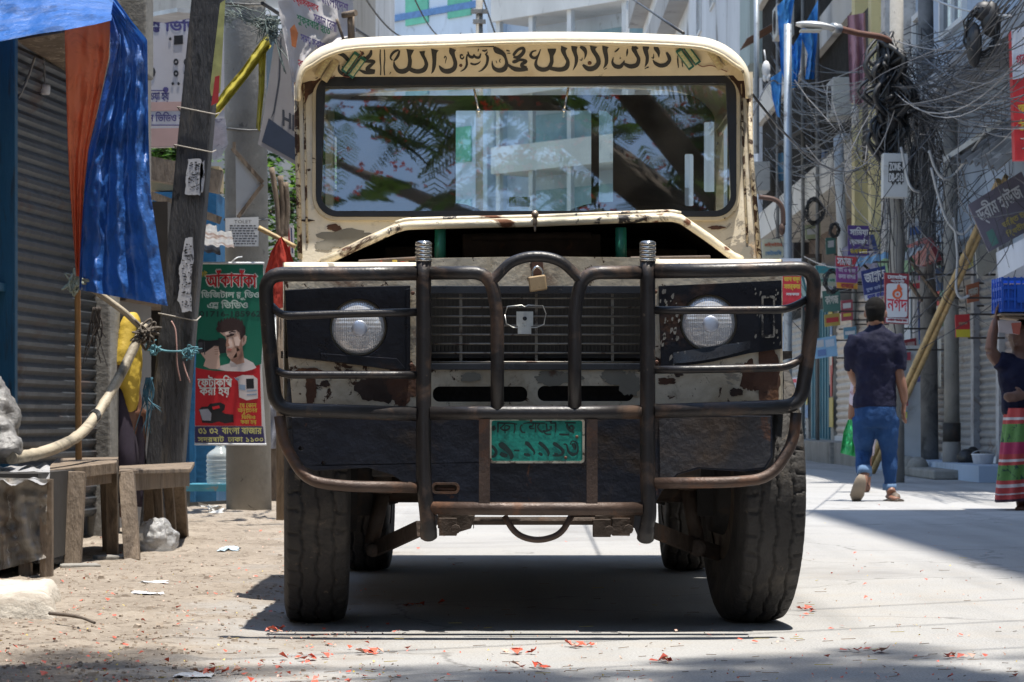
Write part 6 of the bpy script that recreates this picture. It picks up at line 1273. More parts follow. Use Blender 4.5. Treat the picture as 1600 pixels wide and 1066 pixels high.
mb.build('head', pm('lamp_head', (.46, .46, .45), .45, .2, .1, 4), sl); mb = MB(); mb.tube([P(1300, 43, 25.35), P(1312, 45, 25.42)], .045, 12); mb.build('collar', pm('galv', (.42, .43, .44), .45, .6, .15, 6), sl)
mb = MB(); mb.prism3([[c + Vector((x * h, y, -6.2 * h)) for x, y in ((-24, -.07), (8, -.09), (8, .09), (-24, .07))]], Vector((0, 0, -.015))); mb.build('lens', pm('lamp_lens', (.5, .48, .42), .3), sl)
mb = MB(); mb.box(P(1397, 92, 25.75), (.16, .16, .12)); mb.build('bracket', dark(), sl)
# switch box
XP = flat(25.62)
bx = thing('switch_box', P(1400, 310, 25.62), 'grey metal switch box lettered ZONE, fixed on the concrete pole', 'switch box')
mb = MB(); mb.prism([(1380, 239), (1419, 240), (1419, 309), (1380, 308)], [], XP, .16); mb.build('case', pm('box_grey', (.44, .45, .45), .5, 0, .1, 5, [((.3, .24, .18), 6, .6, .1)]), bx, bevel=.008)
mb = MB(); mb.prism([(1388.5, 253), (1412, 253), (1412, 285), (1388, 285)], [], XP, .001, 0, .004)
for x in (1393, 1400, 1407): mb.prism([(x, 285), (x + 3, 285), (x + 2.5, 288.5), (x + .5, 288.5)], [], XP, .001, 0, .004)
mb.build('sign_plate', ink((.015, .015, .015)), bx); mb = MB(); txt_px(mb, 'ZONE-1', 1389.5, 255, 1411, 266.5, XP, 0, .003, 0, .006); txt_px(mb, 'DB-4313', 1389.5, 271, 1411, 283.5, XP, 0, .003, 0, .006); mb.build('lettering', ink((.6, .6, .6)), bx, recalc=False)
# ------------------------------------------------------------------ signs
def sign(name, label, q, Y, back, texts=(), rects=(), wall=None, th=.04, cat='sign'):
    pl = flat(Y); s = thing(name, pl((q[0][0] + q[2][0]) / 2, (q[0][1] + q[2][1]) / 2), label, cat)
    m = MB(); m.prism(q, [], pl, th); m.build('panel', pm('sign_%s_%d' % (name, int(q[0][0])), back, .5, 0, .12, 3, [([k * .6 for k in back], 4, .6, .12)]), s)
    fn = quad_fn(pl(*q[0]), pl(*q[1]), pl(*q[2]), pl(*q[3]))
    for i, (u0, v0, u1, v1, c) in enumerate(rects):
        m = MB(); z = Vector((0, -.004 - .001 * i, 0)); vs = [fn(u0, v0) + z, fn(u1, v0) + z, fn(u1, v1) + z, fn(u0, v1) + z]; m.prism3([vs], Vector((0, .002, 0))); m.build('field', ink(c), s)
    for t_, u0, v0, u1, v1, c in texts:
        m = MB(); f2 = sub_fn(fn, u0, v0, u1, v1); text_mb(m, t_, lambda u, v: f2(u, v) + Vector((0, -.012, 0)), .0022, 0, .0005); m.build('lettering', ink(c), s, recalc=False)
    if wall is not None:
        m = MB(); e = pl(max(p[0] for p in q) - 2, (q[0][1] + q[3][1]) / 2) + Vector((0, .06, 0))
        for dz in (.12, -.12): m.bar(e + Vector((0, 0, dz)), Vector((wall, Y + .06, e.z + dz)), .02, .02)
        m.build('bracket', pm('iron', (.05, .045, .045), .6, .4), s)
    return s
WH = (.58, .58, .60); YE = (.55, .42, .05)
sign('purple_sign', 'large tilted grey purple signboard with white lettering at the right edge', [(1513, 320), (1596, 268), (1634, 346), (1545, 394)], 24.8, (.15, .135, .175),
     [('ড্রীম হাউজ', .06, .48, .86, .92, WH), ('ভর্তি চলছে', .36, .22, .95, .40, (.45, .36, .12)), ('দ্বিতীয় তলা', .36, .04, .95, .20, (.45, .36, .12))], [(.08, .06, .20, .36, (.10, .22, .19))])
sign('shop_sign', 'purple shop sign with two white words, beside the yellow column', [(1325, 352), (1358, 353), (1358, 400), (1325, 399)], 33.6, (.065, .035, .16), [('সামিয়া', .08, .62, .95, .94, WH), ('প্রোডাক্টস', .08, .32, .95, .58, WH), ('বাংলা বাজার', .1, .06, .9, .22, YE)], (), 5.0)
sign('shop_sign', 'red and purple shop sign with orange bottom strip', [(1306, 400), (1340, 402), (1340, 452), (1307, 450)], 31.2, (.19, .045, .19), [('সমাজ', .05, .72, .75, .96, WH), ('বই ও খাতা', .1, .50, .9, .66, (.45, .4, .5)), ('কলম কাগজ', .1, .30, .9, .44, (.45, .4, .5)), ('বাজার', .2, .02, .8, .15, (.3, .03, .05))], [(0, .68, 1, 1, (.40, .03, .04)), (0, 0, 1, .18, (.50, .24, .03))], 5.05)
sign('shop_sign', 'navy tilted sign with one large white word, left of the maroon sign', [(1345, 424), (1383, 415), (1387, 462), (1352, 470)], 27.5, (.022, .035, .15), [('জা{নন}াত', .10, .52, .95, .90, WH), ('বুক হাউস', .1, .26, .9, .42, (.3, .34, .5)), ('বাংলা বাজার', .1, .02, .9, .16, (.05, .06, .3))], [(0, 0, 1, .18, (.5, .5, .52))], 5.0)
ns_ = sign('maroon_sign', 'maroon sign with white rounded panel and orange flame ring, beside the walking man', [(1382, 426), (1420, 428), (1420, 507), (1383, 505)], 25.2, (.22, .02, .03), [('মোবাইল', .12, .88, .9, .97, WH), ('পয়েন্ট', .25, .80, .8, .875, WH), ('নগদ', .10, .25, .92, .50, (.48, .02, .04)), ('এখানে পাওয়া যায়', .1, .045, .9, .09, (.4, .03, .05))], [(.04, .02, .97, .11, (.56, .56, .57))])
NP_ = flat(25.19)
mb = MB(); mb.prism(rrect(1385, 443, 1417.5, 496, 4, 4), [], NP_, .004, 0, .002); mb.build('white_panel', ink((.52, .53, .55)), ns_)
mb = MB(); mb.prism(circ(1402, 459.5, 8, 24), [circ(1402.3, 460, 4.6, 18)], NP_, .003, 0, .006); mb.prism([(1401, 452), (1402, 446), (1405, 443.5), (1407, 448), (1410, 452), (1406, 456)], [], NP_, .003, 0, .0065); mb.prism(circ(1402.3, 460, 2, 12), [], NP_, .003, 0, .006); mb.build('flame_ring', ink((.56, .10, .03)), ns_)
sign('red_poster', 'red poster with yellow headline and white top seen past the right wing', [(1218, 404), (1252, 404), (1252, 480), (1218, 480)], 30, (.45, .025, .04), [('ভালো থাকুন', .20, .50, .95, .62, YE), ('সতর্কতা', .20, .34, .95, .47, YE), ('বাংলাদেশ', .3, .66, .9, .72, WH), ('সরকার', .3, .24, .9, .29, WH)], [(0, .75, 1, 1, (.50, .53, .60))], None, .03, 'poster')
sign('teal_sign', 'pale sign with a teal headline band behind the bull bar corner', [(1274, 415), (1306, 416), (1306, 447), (1274, 447)], 38, (.36, .38, .30), [('এখানে বই', .05, .22, .95, .36, (.03, .16, .12))], [(0, .62, 1, 1, (.05, .24, .28)), (0, .18, 1, .40, (.28, .38, .34))], 5.0)
sign('cream_sign', 'faded cream sign with orange and blue words, just right of the windscreen post', [(1191, 374), (1224, 373), (1224, 404), (1191, 404)], 40, (.46, .45, .34), [('কম্পিউটার', .1, .56, .95, .82, (.45, .12, .06)), ('ফটোকপি', .15, .16, .9, .42, (.10, .22, .36))], [], None)
sign('small_red_yellow_sign', 'small red sign with a yellow lower strip hanging before the shutters', [(1493, 492), (1515, 491), (1516, 527), (1494, 527)], 27, (.42, .025, .03), [('দোকান', .2, .55, .8, .66, (.5, .3, .2))], [(0, 0, 1, .34, (.50, .42, .03))], 5.0)
sign('navy_vertical_sign', 'narrow navy sign hung vertically behind the dark pole', [(1434, 472), (1462, 470), (1462, 538), (1436, 538)], 31.5, (.035, .06, .17), [('বই', .2, .66, .8, .84, WH), ('ঘর', .2, .42, .8, .6, WH), ('খাতা', .15, .14, .85, .30, (.2, .4, .6))], [(0, 0, 1, .1, (.08, .3, .4))], 5.0)
sign('sky_poster', 'sky blue poster board with pictures beyond the bull bar', [(1272, 530), (1306, 524), (1309, 556), (1274, 561)], 36, (.22, .40, .58), [], [(.1, .55, .42, .9, (.5, .5, .5)), (.5, .5, .9, .85, (.45, .52, .6)), (.12, .1, .5, .42, (.12, .2, .4))], 5.0, .03, 'poster')
sign('notice_board', 'white notice sheet with ruled columns beside the jeep wing', [(1222, 592), (1246, 590), (1246, 632), (1222, 634)], 24, (.52, .54, .58), [], [(.06, .82, .94, .95, (.45, .08, .1)), (.08, .1, .16, .75, (.1, .12, .25)), (.3, .1, .38, .75, (.1, .12, .25)), (.52, .1, .6, .75, (.1, .12, .25)), (.74, .1, .82, .75, (.1, .12, .25))], None, .02, 'notice')
sign('maroon_strip', 'small maroon sign with faint words below the maroon flame sign', [(1404, 533), (1431, 528), (1432, 545), (1405, 548)], 33, (.20, .02, .03), [('মেলা বাজার', .1, .3, .9, .7, (.4, .3, .3))], [], 5.0)
sign('beige_sign', 'plain beige fascia board above the shutters by the bamboo', [(1524, 388), (1556, 372), (1560, 418), (1528, 436)], 26.8, (.34, .33, .29), [], [], None, .06)
sign('edge_sign', 'tall white and red sign with yellow words cut by the right edge', [(1580, 48), (1640, 30), (1640, 250), (1586, 250)], 21.5, (.48, .025, .03), [('আইসক্রিম', .12, .34, .95, .44, YE), ('ঠান্ডা', .12, .20, .95, .31, YE), ('গরম', .1, .72, .5, .80, (.4, .05, .08))], [(0, .62, 1, 1, (.52, .55, .62))], None, .12)
# booth covered in posters (behind the bamboo)
bo = thing('poster_booth', (P(1424, 0, 31).x, 31.2, 0), 'pale cabinet covered in coloured posters behind the leaning bamboo poles', 'booth')
mb = MB(); mb.boxp((P(1404, 0, 31).x, 31.0, .12), (P(1444, 0, 31).x, 31.5, P(0, 540, 31).z)); mb.build('cabinet', pm('cabinet_white', (.44, .46, .48), .7, 0, .1, 3, [((.3, .3, .3), 3, .56, .1)]), bo)
OP = flat(30.98); rr = random.Random(11)
for k in range(22):
    x = rr.uniform(1405, 1434); y = rr.uniform(545, 612) if k < 15 else rr.uniform(612, 685); 
    if k >= 15: x = rr.uniform(1404, 1411)
    w = rr.uniform(5, 10); h_ = rr.uniform(7, 14); mb = MB(); mb.prism([(x, y), (x + w, y + rr.uniform(-1, 1)), (x + w, y + h_), (x, y + h_)], [], flat(30.975 - .004 * k), .002)
    mb.build('poster', ink(rr.choice(((.5, .48, .12), (.12, .30, .45), (.45, .45, .48), (.40, .06, .09), (.10, .11, .28), (.45, .30, .35), (.3, .45, .3)))), bo)
mb = MB(); mb.boxp((P(1402, 0, 31).x, 30.9, 0), (P(1446, 0, 31).x, 31.5, .12)); mb.build('plinth', pm('brick_plinth', (.24, .2, .18), .9, 0, .4, 8), bo)
# awnings
aw = thing('corrugated_awning', (4.6, 25, 3.2), 'weathered corrugated awning jutting from the blue grey building', 'awning')
mb = MB(); tin(mb, P(1478, 246, 25.0), P(1560, 264, 22.5), Vector((5.0, 22.5, 3.55)), Vector((5.0, 27.5, 3.6)), 16, .03); mb.build('sheet', pm('awning_tin', (.20, .18, .16), .7, .1, .3, 3, [((.36, .33, .3), 5, .55, .1)]), aw)
mb = MB(); mb.bar(P(1478, 250, 25.0), P(1568, 190, 24.0), .05, .05); mb.build('strut', pm('galv', (.42, .43, .44), .45, .6, .15, 6), aw)
aw = thing('white_awning', (4.5, 22.7, 2.5), 'white painted canopy box over the shutters at the right edge', 'awning'); mb = MB(); mb.prism3([[P(1556, 395, 24.6), P(1640, 352, 22), P(1640, 392, 22), P(1560, 436, 24.6)]], Vector((.7, .1, 0))); mb.build('sheet', pm('white_board', (.50, .53, .60), .6, 0, .08, 3), aw)
aw = thing('blue_awning', (4.4, 29.5, 2.5), 'small blue tin awning above the navy sign', 'awning'); mb = MB(); tin(mb, P(1336, 418, 29), P(1392, 402, 29), P(1392, 393, 30), P(1340, 404, 30), 8, .01); mb.build('sheet', pm('awning_blue', (.10, .24, .36), .5, .2, .2, 3), aw); mb = MB(); mb.tube([P(1345, 410, 29.5), P(1378, 440, 30.2)], .015, 6); mb.build('strut', dark(), aw)
aw = thing('tin_awning', (4.7, 29, 2.4), 'rusty tin awning with wooden struts between the two dark poles', 'awning'); mb = MB(); tin(mb, P(1400, 418, 28.4), P(1442, 388, 28.4), P(1450, 372, 30), P(1408, 396, 30), 8, .012); mb.build('sheet', pm('tin_grey', (.28, .28, .27), .5, .4, .25, 4), aw)
mb = MB(); mb.bar(P(1404, 418, 28.5), P(1440, 470, 29.5), .03, .03); mb.build('strut', WOOD(), aw); mb = MB(); mb.bar(P(1420, 404, 28.5), P(1470, 470, 29.5), .03, .03); mb.build('strut', WOOD(), aw)
# bamboo poles leaning
for k, (a_, b_, l) in enumerate((((1364, 737), (1572, 276), 'longer bamboo pole leaning from the road up to the purple sign'), ((1358, 728), (1560, 282), 'bamboo pole beside the longer one, its foot nearer the walking man'))):
    mb = MB(); a3 = G(a_[0], 743) + Vector((0, 0, .04)); a3 = P(a_[0], a_[1], 30.2); bamboo_mb(mb, [a3, P(b_[0], b_[1], 25.2)], .036, .027, .62, 10); tag(mb.build('bamboo_pole', BAMBOO()), l, 'bamboo pole', 'bamboo poles leaning on the right')
mb = MB(); mb.tube([P(1440, 582, 27.5) + Vector((math.cos(k * .5) * .11, math.sin(k * .5) * .09, .02 * math.sin(k))) for k in range(14)], .012, 6)
for k in range(1): pass
tag(mb.build('bamboo_binding', pm('cord_green', (.25, .36, .05), .6)), 'cord ring tying the two leaning bamboo poles together', 'cord') if False else None
# steps, bucket, bag
mb = MB(); mb.boxp((P(1440, 0, 28.0).x, 27.2, 0), (4.95, 29.2, .10)); tag(mb.build('step_slab', CONC(), bevel=.02), 'flat concrete step slab in front of the grey post', 'step')
mb = MB(); mb.boxp((P(1535, 0, 26.5).x, 26.2, 0), (5.05, 27.6, .14)); tag(mb.build('step_slab', CONC(), bevel=.02), 'concrete step slab below the mauve shutter at the right edge', 'step')
bk = thing('bucket', P(1536, 737, 27.3), 'white plastic bucket by the shutters', 'bucket'); mb = MB(); c = Vector((P(1536, 0, 27.3).x, 27.3, .1)); mb.lathe(c, (0, 0, 1), [(0, .085), (.15, .115), (.155, .122), (.165, .12), (.16, .108), (.02, .08)], 20); mb.build('tub', pm('white_plastic', (.62, .62, .64), .4), bk); mb = MB(); mb.tube([c + Vector((math.cos(k * .3) * .118, 0, .15 + math.sin(k * .3) * .05)) for k in range(11)], .006, 6); mb.build('handle', pm('galv', (.42, .43, .44), .45, .6, .15, 6), bk)
mb = MB(); mb.ell(P(1512, 716, 28.2), (.12, .12, .10), 16); mb.ell(P(1520, 712, 28.3), (.08, .08, .10), 14); tag(mb.build('black_bag', black(), remesh=.015, smooth_it=2), 'dark bag slumped on the step beside the bucket', 'bag')
for k, (x, y, Y) in enumerate(((1420, 700, 29.5), (1434, 704, 29.0), (1408, 696, 31))): 
    mb = MB(); mb.ell(Vector((P(x, 0, Y).x, Y, .10)), (.13, .12, .12), 10); tag(mb.build('stone', CONC(), remesh=.03, smooth_it=1), ('broken stone below the left of the poster cabinet', 'broken stone below the right of the poster cabinet', 'stone nearest the walking man by the poster cabinet')[(2, 1, 0)[k] if k != 1 else 1], 'stone')
# hanging cloths
mb = MB(); Yc = 41
sheet(mb, [(1214, 10), (1218, 60), (1220, 110), (1232, 140)], [(1244, -20), (1232, 60), (1250, 90), (1246, 136)], Yc, 10, 24, .10, 3, .2, rough=.1); sheet(mb, [(1240, 70), (1238, 100), (1240, 136)], [(1254, 46), (1252, 80), (1250, 110)], Yc, 8, 14, .1, 3, .5, rough=.1); sheet(mb, [(1250, 52), (1262, 84), (1258, 124)], [(1278, 0), (1277, 60), (1272, 124)], Yc, 10, 20, .12, 3, .9, rough=.1); sheet(mb, [(1204, 122), (1206, 150), (1214, 182)], [(1222, 110), (1221, 150), (1219, 184)], Yc, 6, 12, .08, 2, .4, rough=.08)
tag(mb.build('blue_sheet', pm('bright_blue_sheet', (.06, .30, .72), .5, 0, .2, 1)), 'torn bright blue plastic sheet hanging on the balcony grilles', 'sheet')
mb = MB(); sheet(mb, [(1324, 25), (1326, 90), (1328, 160)], [(1352, 20), (1353, 90), (1350, 168)], 35.2, 14, 24, .12, 4, .2, rough=.05); tag(mb.build('pink_cloth', pm('dusty_pink', (.36, .20, .24), .8, 0, .15, 1)), 'long dusty pink cloth hung beside the yellow column', 'cloth')
mb = MB(); sheet(mb, [(1362, 0), (1366, 50), (1372, 90)], [(1376, 0), (1376, 50), (1376, 96)], 36, 8, 14, .08, 2, .2); tag(mb.build('dark_cloth', pm('dark_cloth', (.03, .03, .05), .8)), 'dark cloth hung between the two yellow columns', 'cloth')
for x, y, l, c_ in ((1336, 178, 'small white bag hanging on a wire under the pink cloth', (.55, .53, .50)), (1197, 108, 'white bulb holder with two bulbs hanging by the windscreen post', (.55, .55, .55))):
    mb = MB(); mb.ell(P(x, y, 34), (.055, .05, .11), 12); mb.ell(P(x - 2, y + 13, 34), (.03, .03, .06), 10); mb.ell(P(x + 3, y + 12, 34), (.03, .03, .06), 10); mb.tube([P(x, y - 10, 34), P(x - 3, y - 30, 34)], .01, 5); tag(mb.build('hanging_bag' if x > 1300 else 'bulb_holder', pm('hang_%d' % x, c_, .5)), l, 'bag' if x > 1300 else 'lamp')
# ------------------------------------------------------------------ cables
cm = pm('cable_black', (.022, .022, .024), .5, 0, .3, 2); cg = pm('cable_grey', (.065, .065, .07), .5, 0, .3, 2); cw_ = pm('cable_pale', (.36, .36, .36), .5, 0, .2, 2)
rc = random.Random(5)
def sag(a, b, s, n=9, j=0.): return [a.lerp(b, t / n) + Vector((0, 0, -s * 4 * (t / n) * (1 - t / n))) + Vector((rc.uniform(-j, j), rc.uniform(-j, j), rc.uniform(-j, j))) for t in range(n + 1)]
mbs = [MB(), MB(), MB()]
def wire(pts, r, mi): mbs[mi].tube(pts, r * .5, 4, 0, False)
hub = lambda: P(1400 + rc.uniform(-10, 30), rc.uniform(60, 170), 26 + rc.uniform(-.6, 1.2))
hub2 = lambda: P(1448 + rc.uniform(-14, 14), rc.uniform(20, 260), 30 + rc.uniform(-.6, .6))
for k in range(100):                               # up to the right edge and overhead
    wire(sag(hub() if k % 3 else hub2(), P(rc.uniform(1570, 1680), rc.uniform(-90, 210), rc.uniform(19, 23)), rc.uniform(.03, .35)), rc.uniform(.006, .012), rc.choice((0, 0, 0, 0, 0, 0, 1, 1, 1, 2)))
for k in range(46):                               # along the balconies to the left
    wire(sag(hub(), P(rc.uniform(1185, 1230), rc.uniform(40, 260), rc.uniform(44, 52)), rc.uniform(.1, .9)), rc.uniform(.006, .013), rc.choice((0, 0, 1, 2)))
for k in range(60):                               # loops dropping down the poles
    a_ = hub() if k % 2 else hub2(); dz = rc.uniform(.4, 2.3); e = a_ + Vector((rc.uniform(-.5, .6), rc.uniform(-.4, .4), -dz)); mid = a_.lerp(e, .5) + Vector((rc.uniform(-.5, .5), rc.uniform(-.3, .3), rc.uniform(-.3, .2)))
    wire(smooth_path([a_, mid, e, e + Vector((rc.uniform(-.3, .3), 0, rc.uniform(-.2, .3)))], 5), rc.uniform(.006, .012), rc.choice((0, 0, 0, 0, 0, 1, 1, 1, 2)))
for k in range(60):                               # between poles and walls lower down
    a_ = P(1400 + rc.uniform(-12, 70), rc.uniform(150, 420), rc.uniform(26, 31)); b_ = P(rc.choice((rc.uniform(1240, 1380), rc.uniform(1470, 1600))), rc.uniform(120, 440), rc.uniform(27, 40))
    wire(sag(a_, b_, rc.uniform(.02, .6), 9, .006), rc.uniform(.005, .010), rc.choice((0, 0, 0, 0, 0, 1, 1, 1, 2)))
for k in range(22):                               # coils and snarls
    c = P(rc.uniform(1370, 1470), rc.uniform(70, 330), rc.uniform(25.6, 30)); r_ = rc.uniform(.08, .4); ph = rc.uniform(0, 6)
    wire([c + Vector((math.cos(ph + t * .55) * r_ * (1 + .2 * math.sin(t)), math.sin(t * .7) * .1, math.sin(ph + t * .55) * r_ * rc.uniform(.8, 1.3))) for t in range(int(rc.uniform(7, 16)))], rc.uniform(.006, .011), rc.choice((0, 0, 0, 0, 0, 1, 1, 1, 2)))
for k in range(70):                               # straight hanging bundles down the poles and between them
    x_ = rc.choice((1385, 1401, 1416, 1440, 1452, 1462, 1484)) + rc.gauss(0, 5); Yq = 26 if x_ < 1425 else 29.5; a_ = P(x_, rc.uniform(80, 260), Yq + rc.uniform(-.4, .4)); e = a_ + Vector((rc.gauss(0, .12), rc.gauss(0, .1), -rc.uniform(.6, 2.2))); wire(sag(a_, e, rc.uniform(0, .02), 8, .02), rc.uniform(.007, .014), rc.choice((0, 0, 0, 1, 2)))
for k in range(40):                               # left of the lamp, across the balconies
    a_ = P(rc.uniform(1190, 1290), rc.uniform(150, 420), rc.uniform(36, 46)); e = a_ + Vector((rc.uniform(-.8, .8), 0, rc.uniform(-1.6, .4))); wire(smooth_path([a_, a_.lerp(e, .4) + Vector((rc.uniform(-.5, .5), 0, rc.uniform(-.4, .4))), e], 6), rc.uniform(.006, .012), rc.choice((0, 0, 0, 0, 1, 1, 1, 2)))
for k in range(60):                               # right of the dark pole down to the awnings
    a_ = P(rc.uniform(1460, 1590), rc.uniform(60, 330), rc.uniform(22, 28)); e = a_ + Vector((rc.uniform(-.9, .9), 0, rc.uniform(-1.3, .3))); wire(smooth_path([a_, a_.lerp(e, .4) + Vector((rc.uniform(-.4, .4), 0, rc.uniform(-.5, .3))), e], 6), rc.uniform(.004, .009), rc.choice((0, 0, 0, 0, 1, 1, 1, 2)))
for m_, mt, l in zip(mbs, (cm, cg, pm('cable_faded', (.17, .17, .175), .5, 0, .2, 2)), ('tangle of black cables strung between the poles on the right', 'tangle of grey cables strung between the poles on the right', 'tangle of pale cables strung between the poles on the right')):
    tag(m_.build('cable_tangle', mt, recalc=False), l, 'cables', kind='stuff')
for x, y, Y, r_, l in ((1390, 150, 25.8, .26, 'thick black bundle of cables below the street lamp bracket'), (1383, 205, 25.9, .20, 'thick black bundle of cables just above the switch box'), (1442, 170, 30, .26, 'black bundle of cables high on the stained pole'), (1384, 100, 25.8, .18, 'black bundle of cables nearest the street lamp arm'), (1440, 250, 30.0, .22, 'black bundle of cables on the dark pole, level with the switch box')):
    mb = MB()
    for k in range(34):
        a_ = P(x + rc.uniform(-12, 12), y - rc.uniform(0, 50), Y + rc.uniform(-.15, .15)); e = P(x + rc.uniform(-16, 16), y + rc.uniform(0, 50), Y + rc.uniform(-.15, .15)); mb.tube(smooth_path([a_, a_.lerp(e, .5) + Vector((rc.uniform(-r_, r_), rc.uniform(-.2, 0), 0)), e], 4), rc.uniform(.012, .026), 5, 0)
    mb.ell(P(x, y, Y), (r_ * .55, r_ * .5, r_ * 1.5), 10)
    tag(mb.build('cable_bundle', cm, recalc=False), l, 'cable bundle')
for x, y, Y, r_, l in ((1272, 330, 38, .20, 'coil of black cable hanging on the balcony wall'), (1533, 50, 22.5, .22, 'coil of black cable and plastic hanging high at the upper right'), (1304, 360, 36, .10, 'small coil of black cable below the balcony'), (1300, 440, 33, .15, 'large snarl of black cable behind the red and purple sign')):
    mb = MB()
    for k in range(8):
        q = rc.uniform(.75, 1.1); o2 = rc.uniform(0, 6.28); mb.tube([P(x, y, Y) + Vector((math.cos(o2 + t * .4) * r_ * q * .62 + rc.uniform(-.02, .02), rc.uniform(-.06, .06), math.sin(o2 + t * .4) * r_ * q * .95)) for t in range(17)], .0075, 5, 0)
    if x == 1533:
        mb.ell(P(1548, 30, Y), (.09, .06, .16), 10); mb.ell(P(1522, 70, Y), (.07, .06, .2), 10); mb.ell(P(1538, 18, Y), (.10, .06, .09), 10)
    tag(mb.build('cable_coil', cm, recalc=False), l, 'cable coil')
for a_, b_, s_, r_, l in ((P(960, -20, 40), P(1068, 52, 9.6), .0, .006, 'single black cable slanting down to the right of the jeep roof'), (P(410, 5, 16), P(720, 52, 50), .5, .012, 'upper black cable crossing above the left half of the jeep roof'), (P(480, -10, 16), P(800, 52, 52), .6, .012, 'steeper black cable crossing above the left half of the jeep roof'), (P(560, -20, 20), P(640, 60, 30), .1, .008, 'short black cable dropping towards the left of the jeep roof'), (P(640, -20, 30), P(690, 60, 40), .1, .010, 'short black cable dropping left of the thin roof pole'), (P(752, -10, 54), P(776, 60, 60), .0, .02, 'black cable dropping beside the thin roof pole'),
      (P(1168, 138, 9.2), P(1400, 165, 26), .45, .005, 'long black cable swinging from the roof corner to the lamp pole'), (P(1172, 190, 14), P(1215, 130, 30), -.1, .007, 'thick black cable looping up beside the windscreen post'), (P(1580, 25, 22), P(1440, -10, 26), .05, .010, 'pale straight cable at the upper right corner')):
    mb = MB(); mb.tube(sag(a_, b_, s_, 12), r_, 6, 0); tag(mb.build('cable', cw_ if 'pale' in l else cm), l, 'cable')
for pts, l in (([P(1452, 235, 25), P(1462, 265, 25), P(1478, 280, 25), P(1500, 262, 25), P(1540, 205, 24)], 'pale pipe like cable curving up to the awning'), ([P(1455, 262, 25), P(1466, 305, 25), P(1480, 345, 25), P(1502, 366, 25), P(1520, 350, 25)], 'pale cable loop hanging above the bamboo poles'), ([P(1408, 230, 25.5), P(1418, 280, 25.5), P(1426, 296, 25.5), P(1436, 300, 25.6)], 'pale cable looping past the switch box'), ([P(1490, 340, 25), P(1496, 400, 25), P(1494, 450, 25), P(1502, 466, 25), P(1514, 462, 25)], 'pale thin cable dangling beside the grey post')):
    mb = MB(); mb.tube(smooth_path(pts, 6), .013, 6); tag(mb.build('cable', cw_), l, 'cable')
mb = MB(); mb.tube(smooth_path([P(1186, 308, 24), P(1210, 312, 24), P(1222, 325, 24), P(1224, 352, 24)], 6), .022, 8); mb.ell(P(1222, 358, 24), (.03, .03, .06), 10); tag(mb.build('bent_pipe', pm('dark_rust_pipe', (.075, .042, .032), .7, .2, .2, 8)), 'bent rusty pipe with a black end beside the steel pole', 'pipe')
mb = MB(); mb.tube([P(1310, 216, 36.5), P(1313, 300, 36.5), P(1318, 420, 36.5)], .07, 10); mb.tube([P(1310, 217, 36.5), P(1322, 216, 37.2)], .07, 10); tag(mb.build('white_pipe', pm('pvc_pipe', (.42, .46, .50), .45)), 'pale plastic pipe with an elbow running down the brown building', 'pipe')
mb = MB(); mb.tube([P(1182, 240, 44), P(1182, -40, 44)], .045, 10); tag(mb.build('vertical_pipe', steel), 'grey pipe running up the balconies next to the steel pole', 'pipe')
mb = MB(); mb.box(P(1160, 25, 30), (.34, .3, .5)) if False else None

# meters, air conditioners, posters and more boards on the right-hand walls
rw = random.Random(23)
def on_wall(y, z, w, h, d, x=5.0): m_ = MB(); m_.boxp((x - d, y - w / 2, z - h / 2), (x - .003, y + w / 2, z + h / 2)); return m_
for k, (y, z, x, l) in enumerate(((32.4, 3.4, 5.0, 'air conditioner on the blue grey wall beside the white pilaster'), (38.2, 5.2, 4.85, 'air conditioner on the brown balcony nearest the yellow column'), (46.2, 7.5, 4.85, 'air conditioner on the upper brown balcony'), (50.5, 5.2, 4.85, 'air conditioner on the lower brown balcony, farthest along'))):
    t = thing('air_conditioner', (x, y, z - .3), l, 'air conditioner', 'air conditioners on the right-hand walls'); m_ = on_wall(y, z, .8, .55, .3, x); m_.build('case', pm('ac_case', (.42, .42, .40), .6, 0, .15, 4, [((.2, .19, .17), 5, .58, .1)]), t, bevel=.01)
    m_ = MB()
    for r_ in (.05, .1, .15, .2): m_.tube([(x - .305, y + math.cos(a) * r_, z + math.sin(a) * r_) for a in [q * .45 for q in range(15)]], .008, 4, cap=False)
    m_.build('fan_guard', dark(), t)
for k in range(60):
    y = rw.choice((rw.uniform(30.6, 33.2), rw.uniform(33.6, 37.2), rw.uniform(37.4, 44), rw.uniform(44, 52))); z = rw.uniform(.6, 2.8); x = {0: 4.98, 1: 5.04, 2: 4.97}[0 if y < 33.4 else (1 if y < 37.3 else 2)]
    if y > 37.3: y = rw.choice((38.75, 41.5, 45.0, 48.8)) + rw.uniform(-.08, .08)
    m_ = on_wall(y, z, rw.uniform(.18, .5), rw.uniform(.25, .6), .006 + .001 * (k % 9), x)
    tag(m_.build('wall_poster', ink(rw.choice(((.48, .46, .40), (.10, .20, .36), (.40, .06, .05), (.46, .36, .10), (.08, .22, .16), (.40, .40, .44), (.28, .10, .26))))), 'small faded poster pasted on the walls and piers of the right-hand row', 'poster', 'posters pasted along the right-hand row')
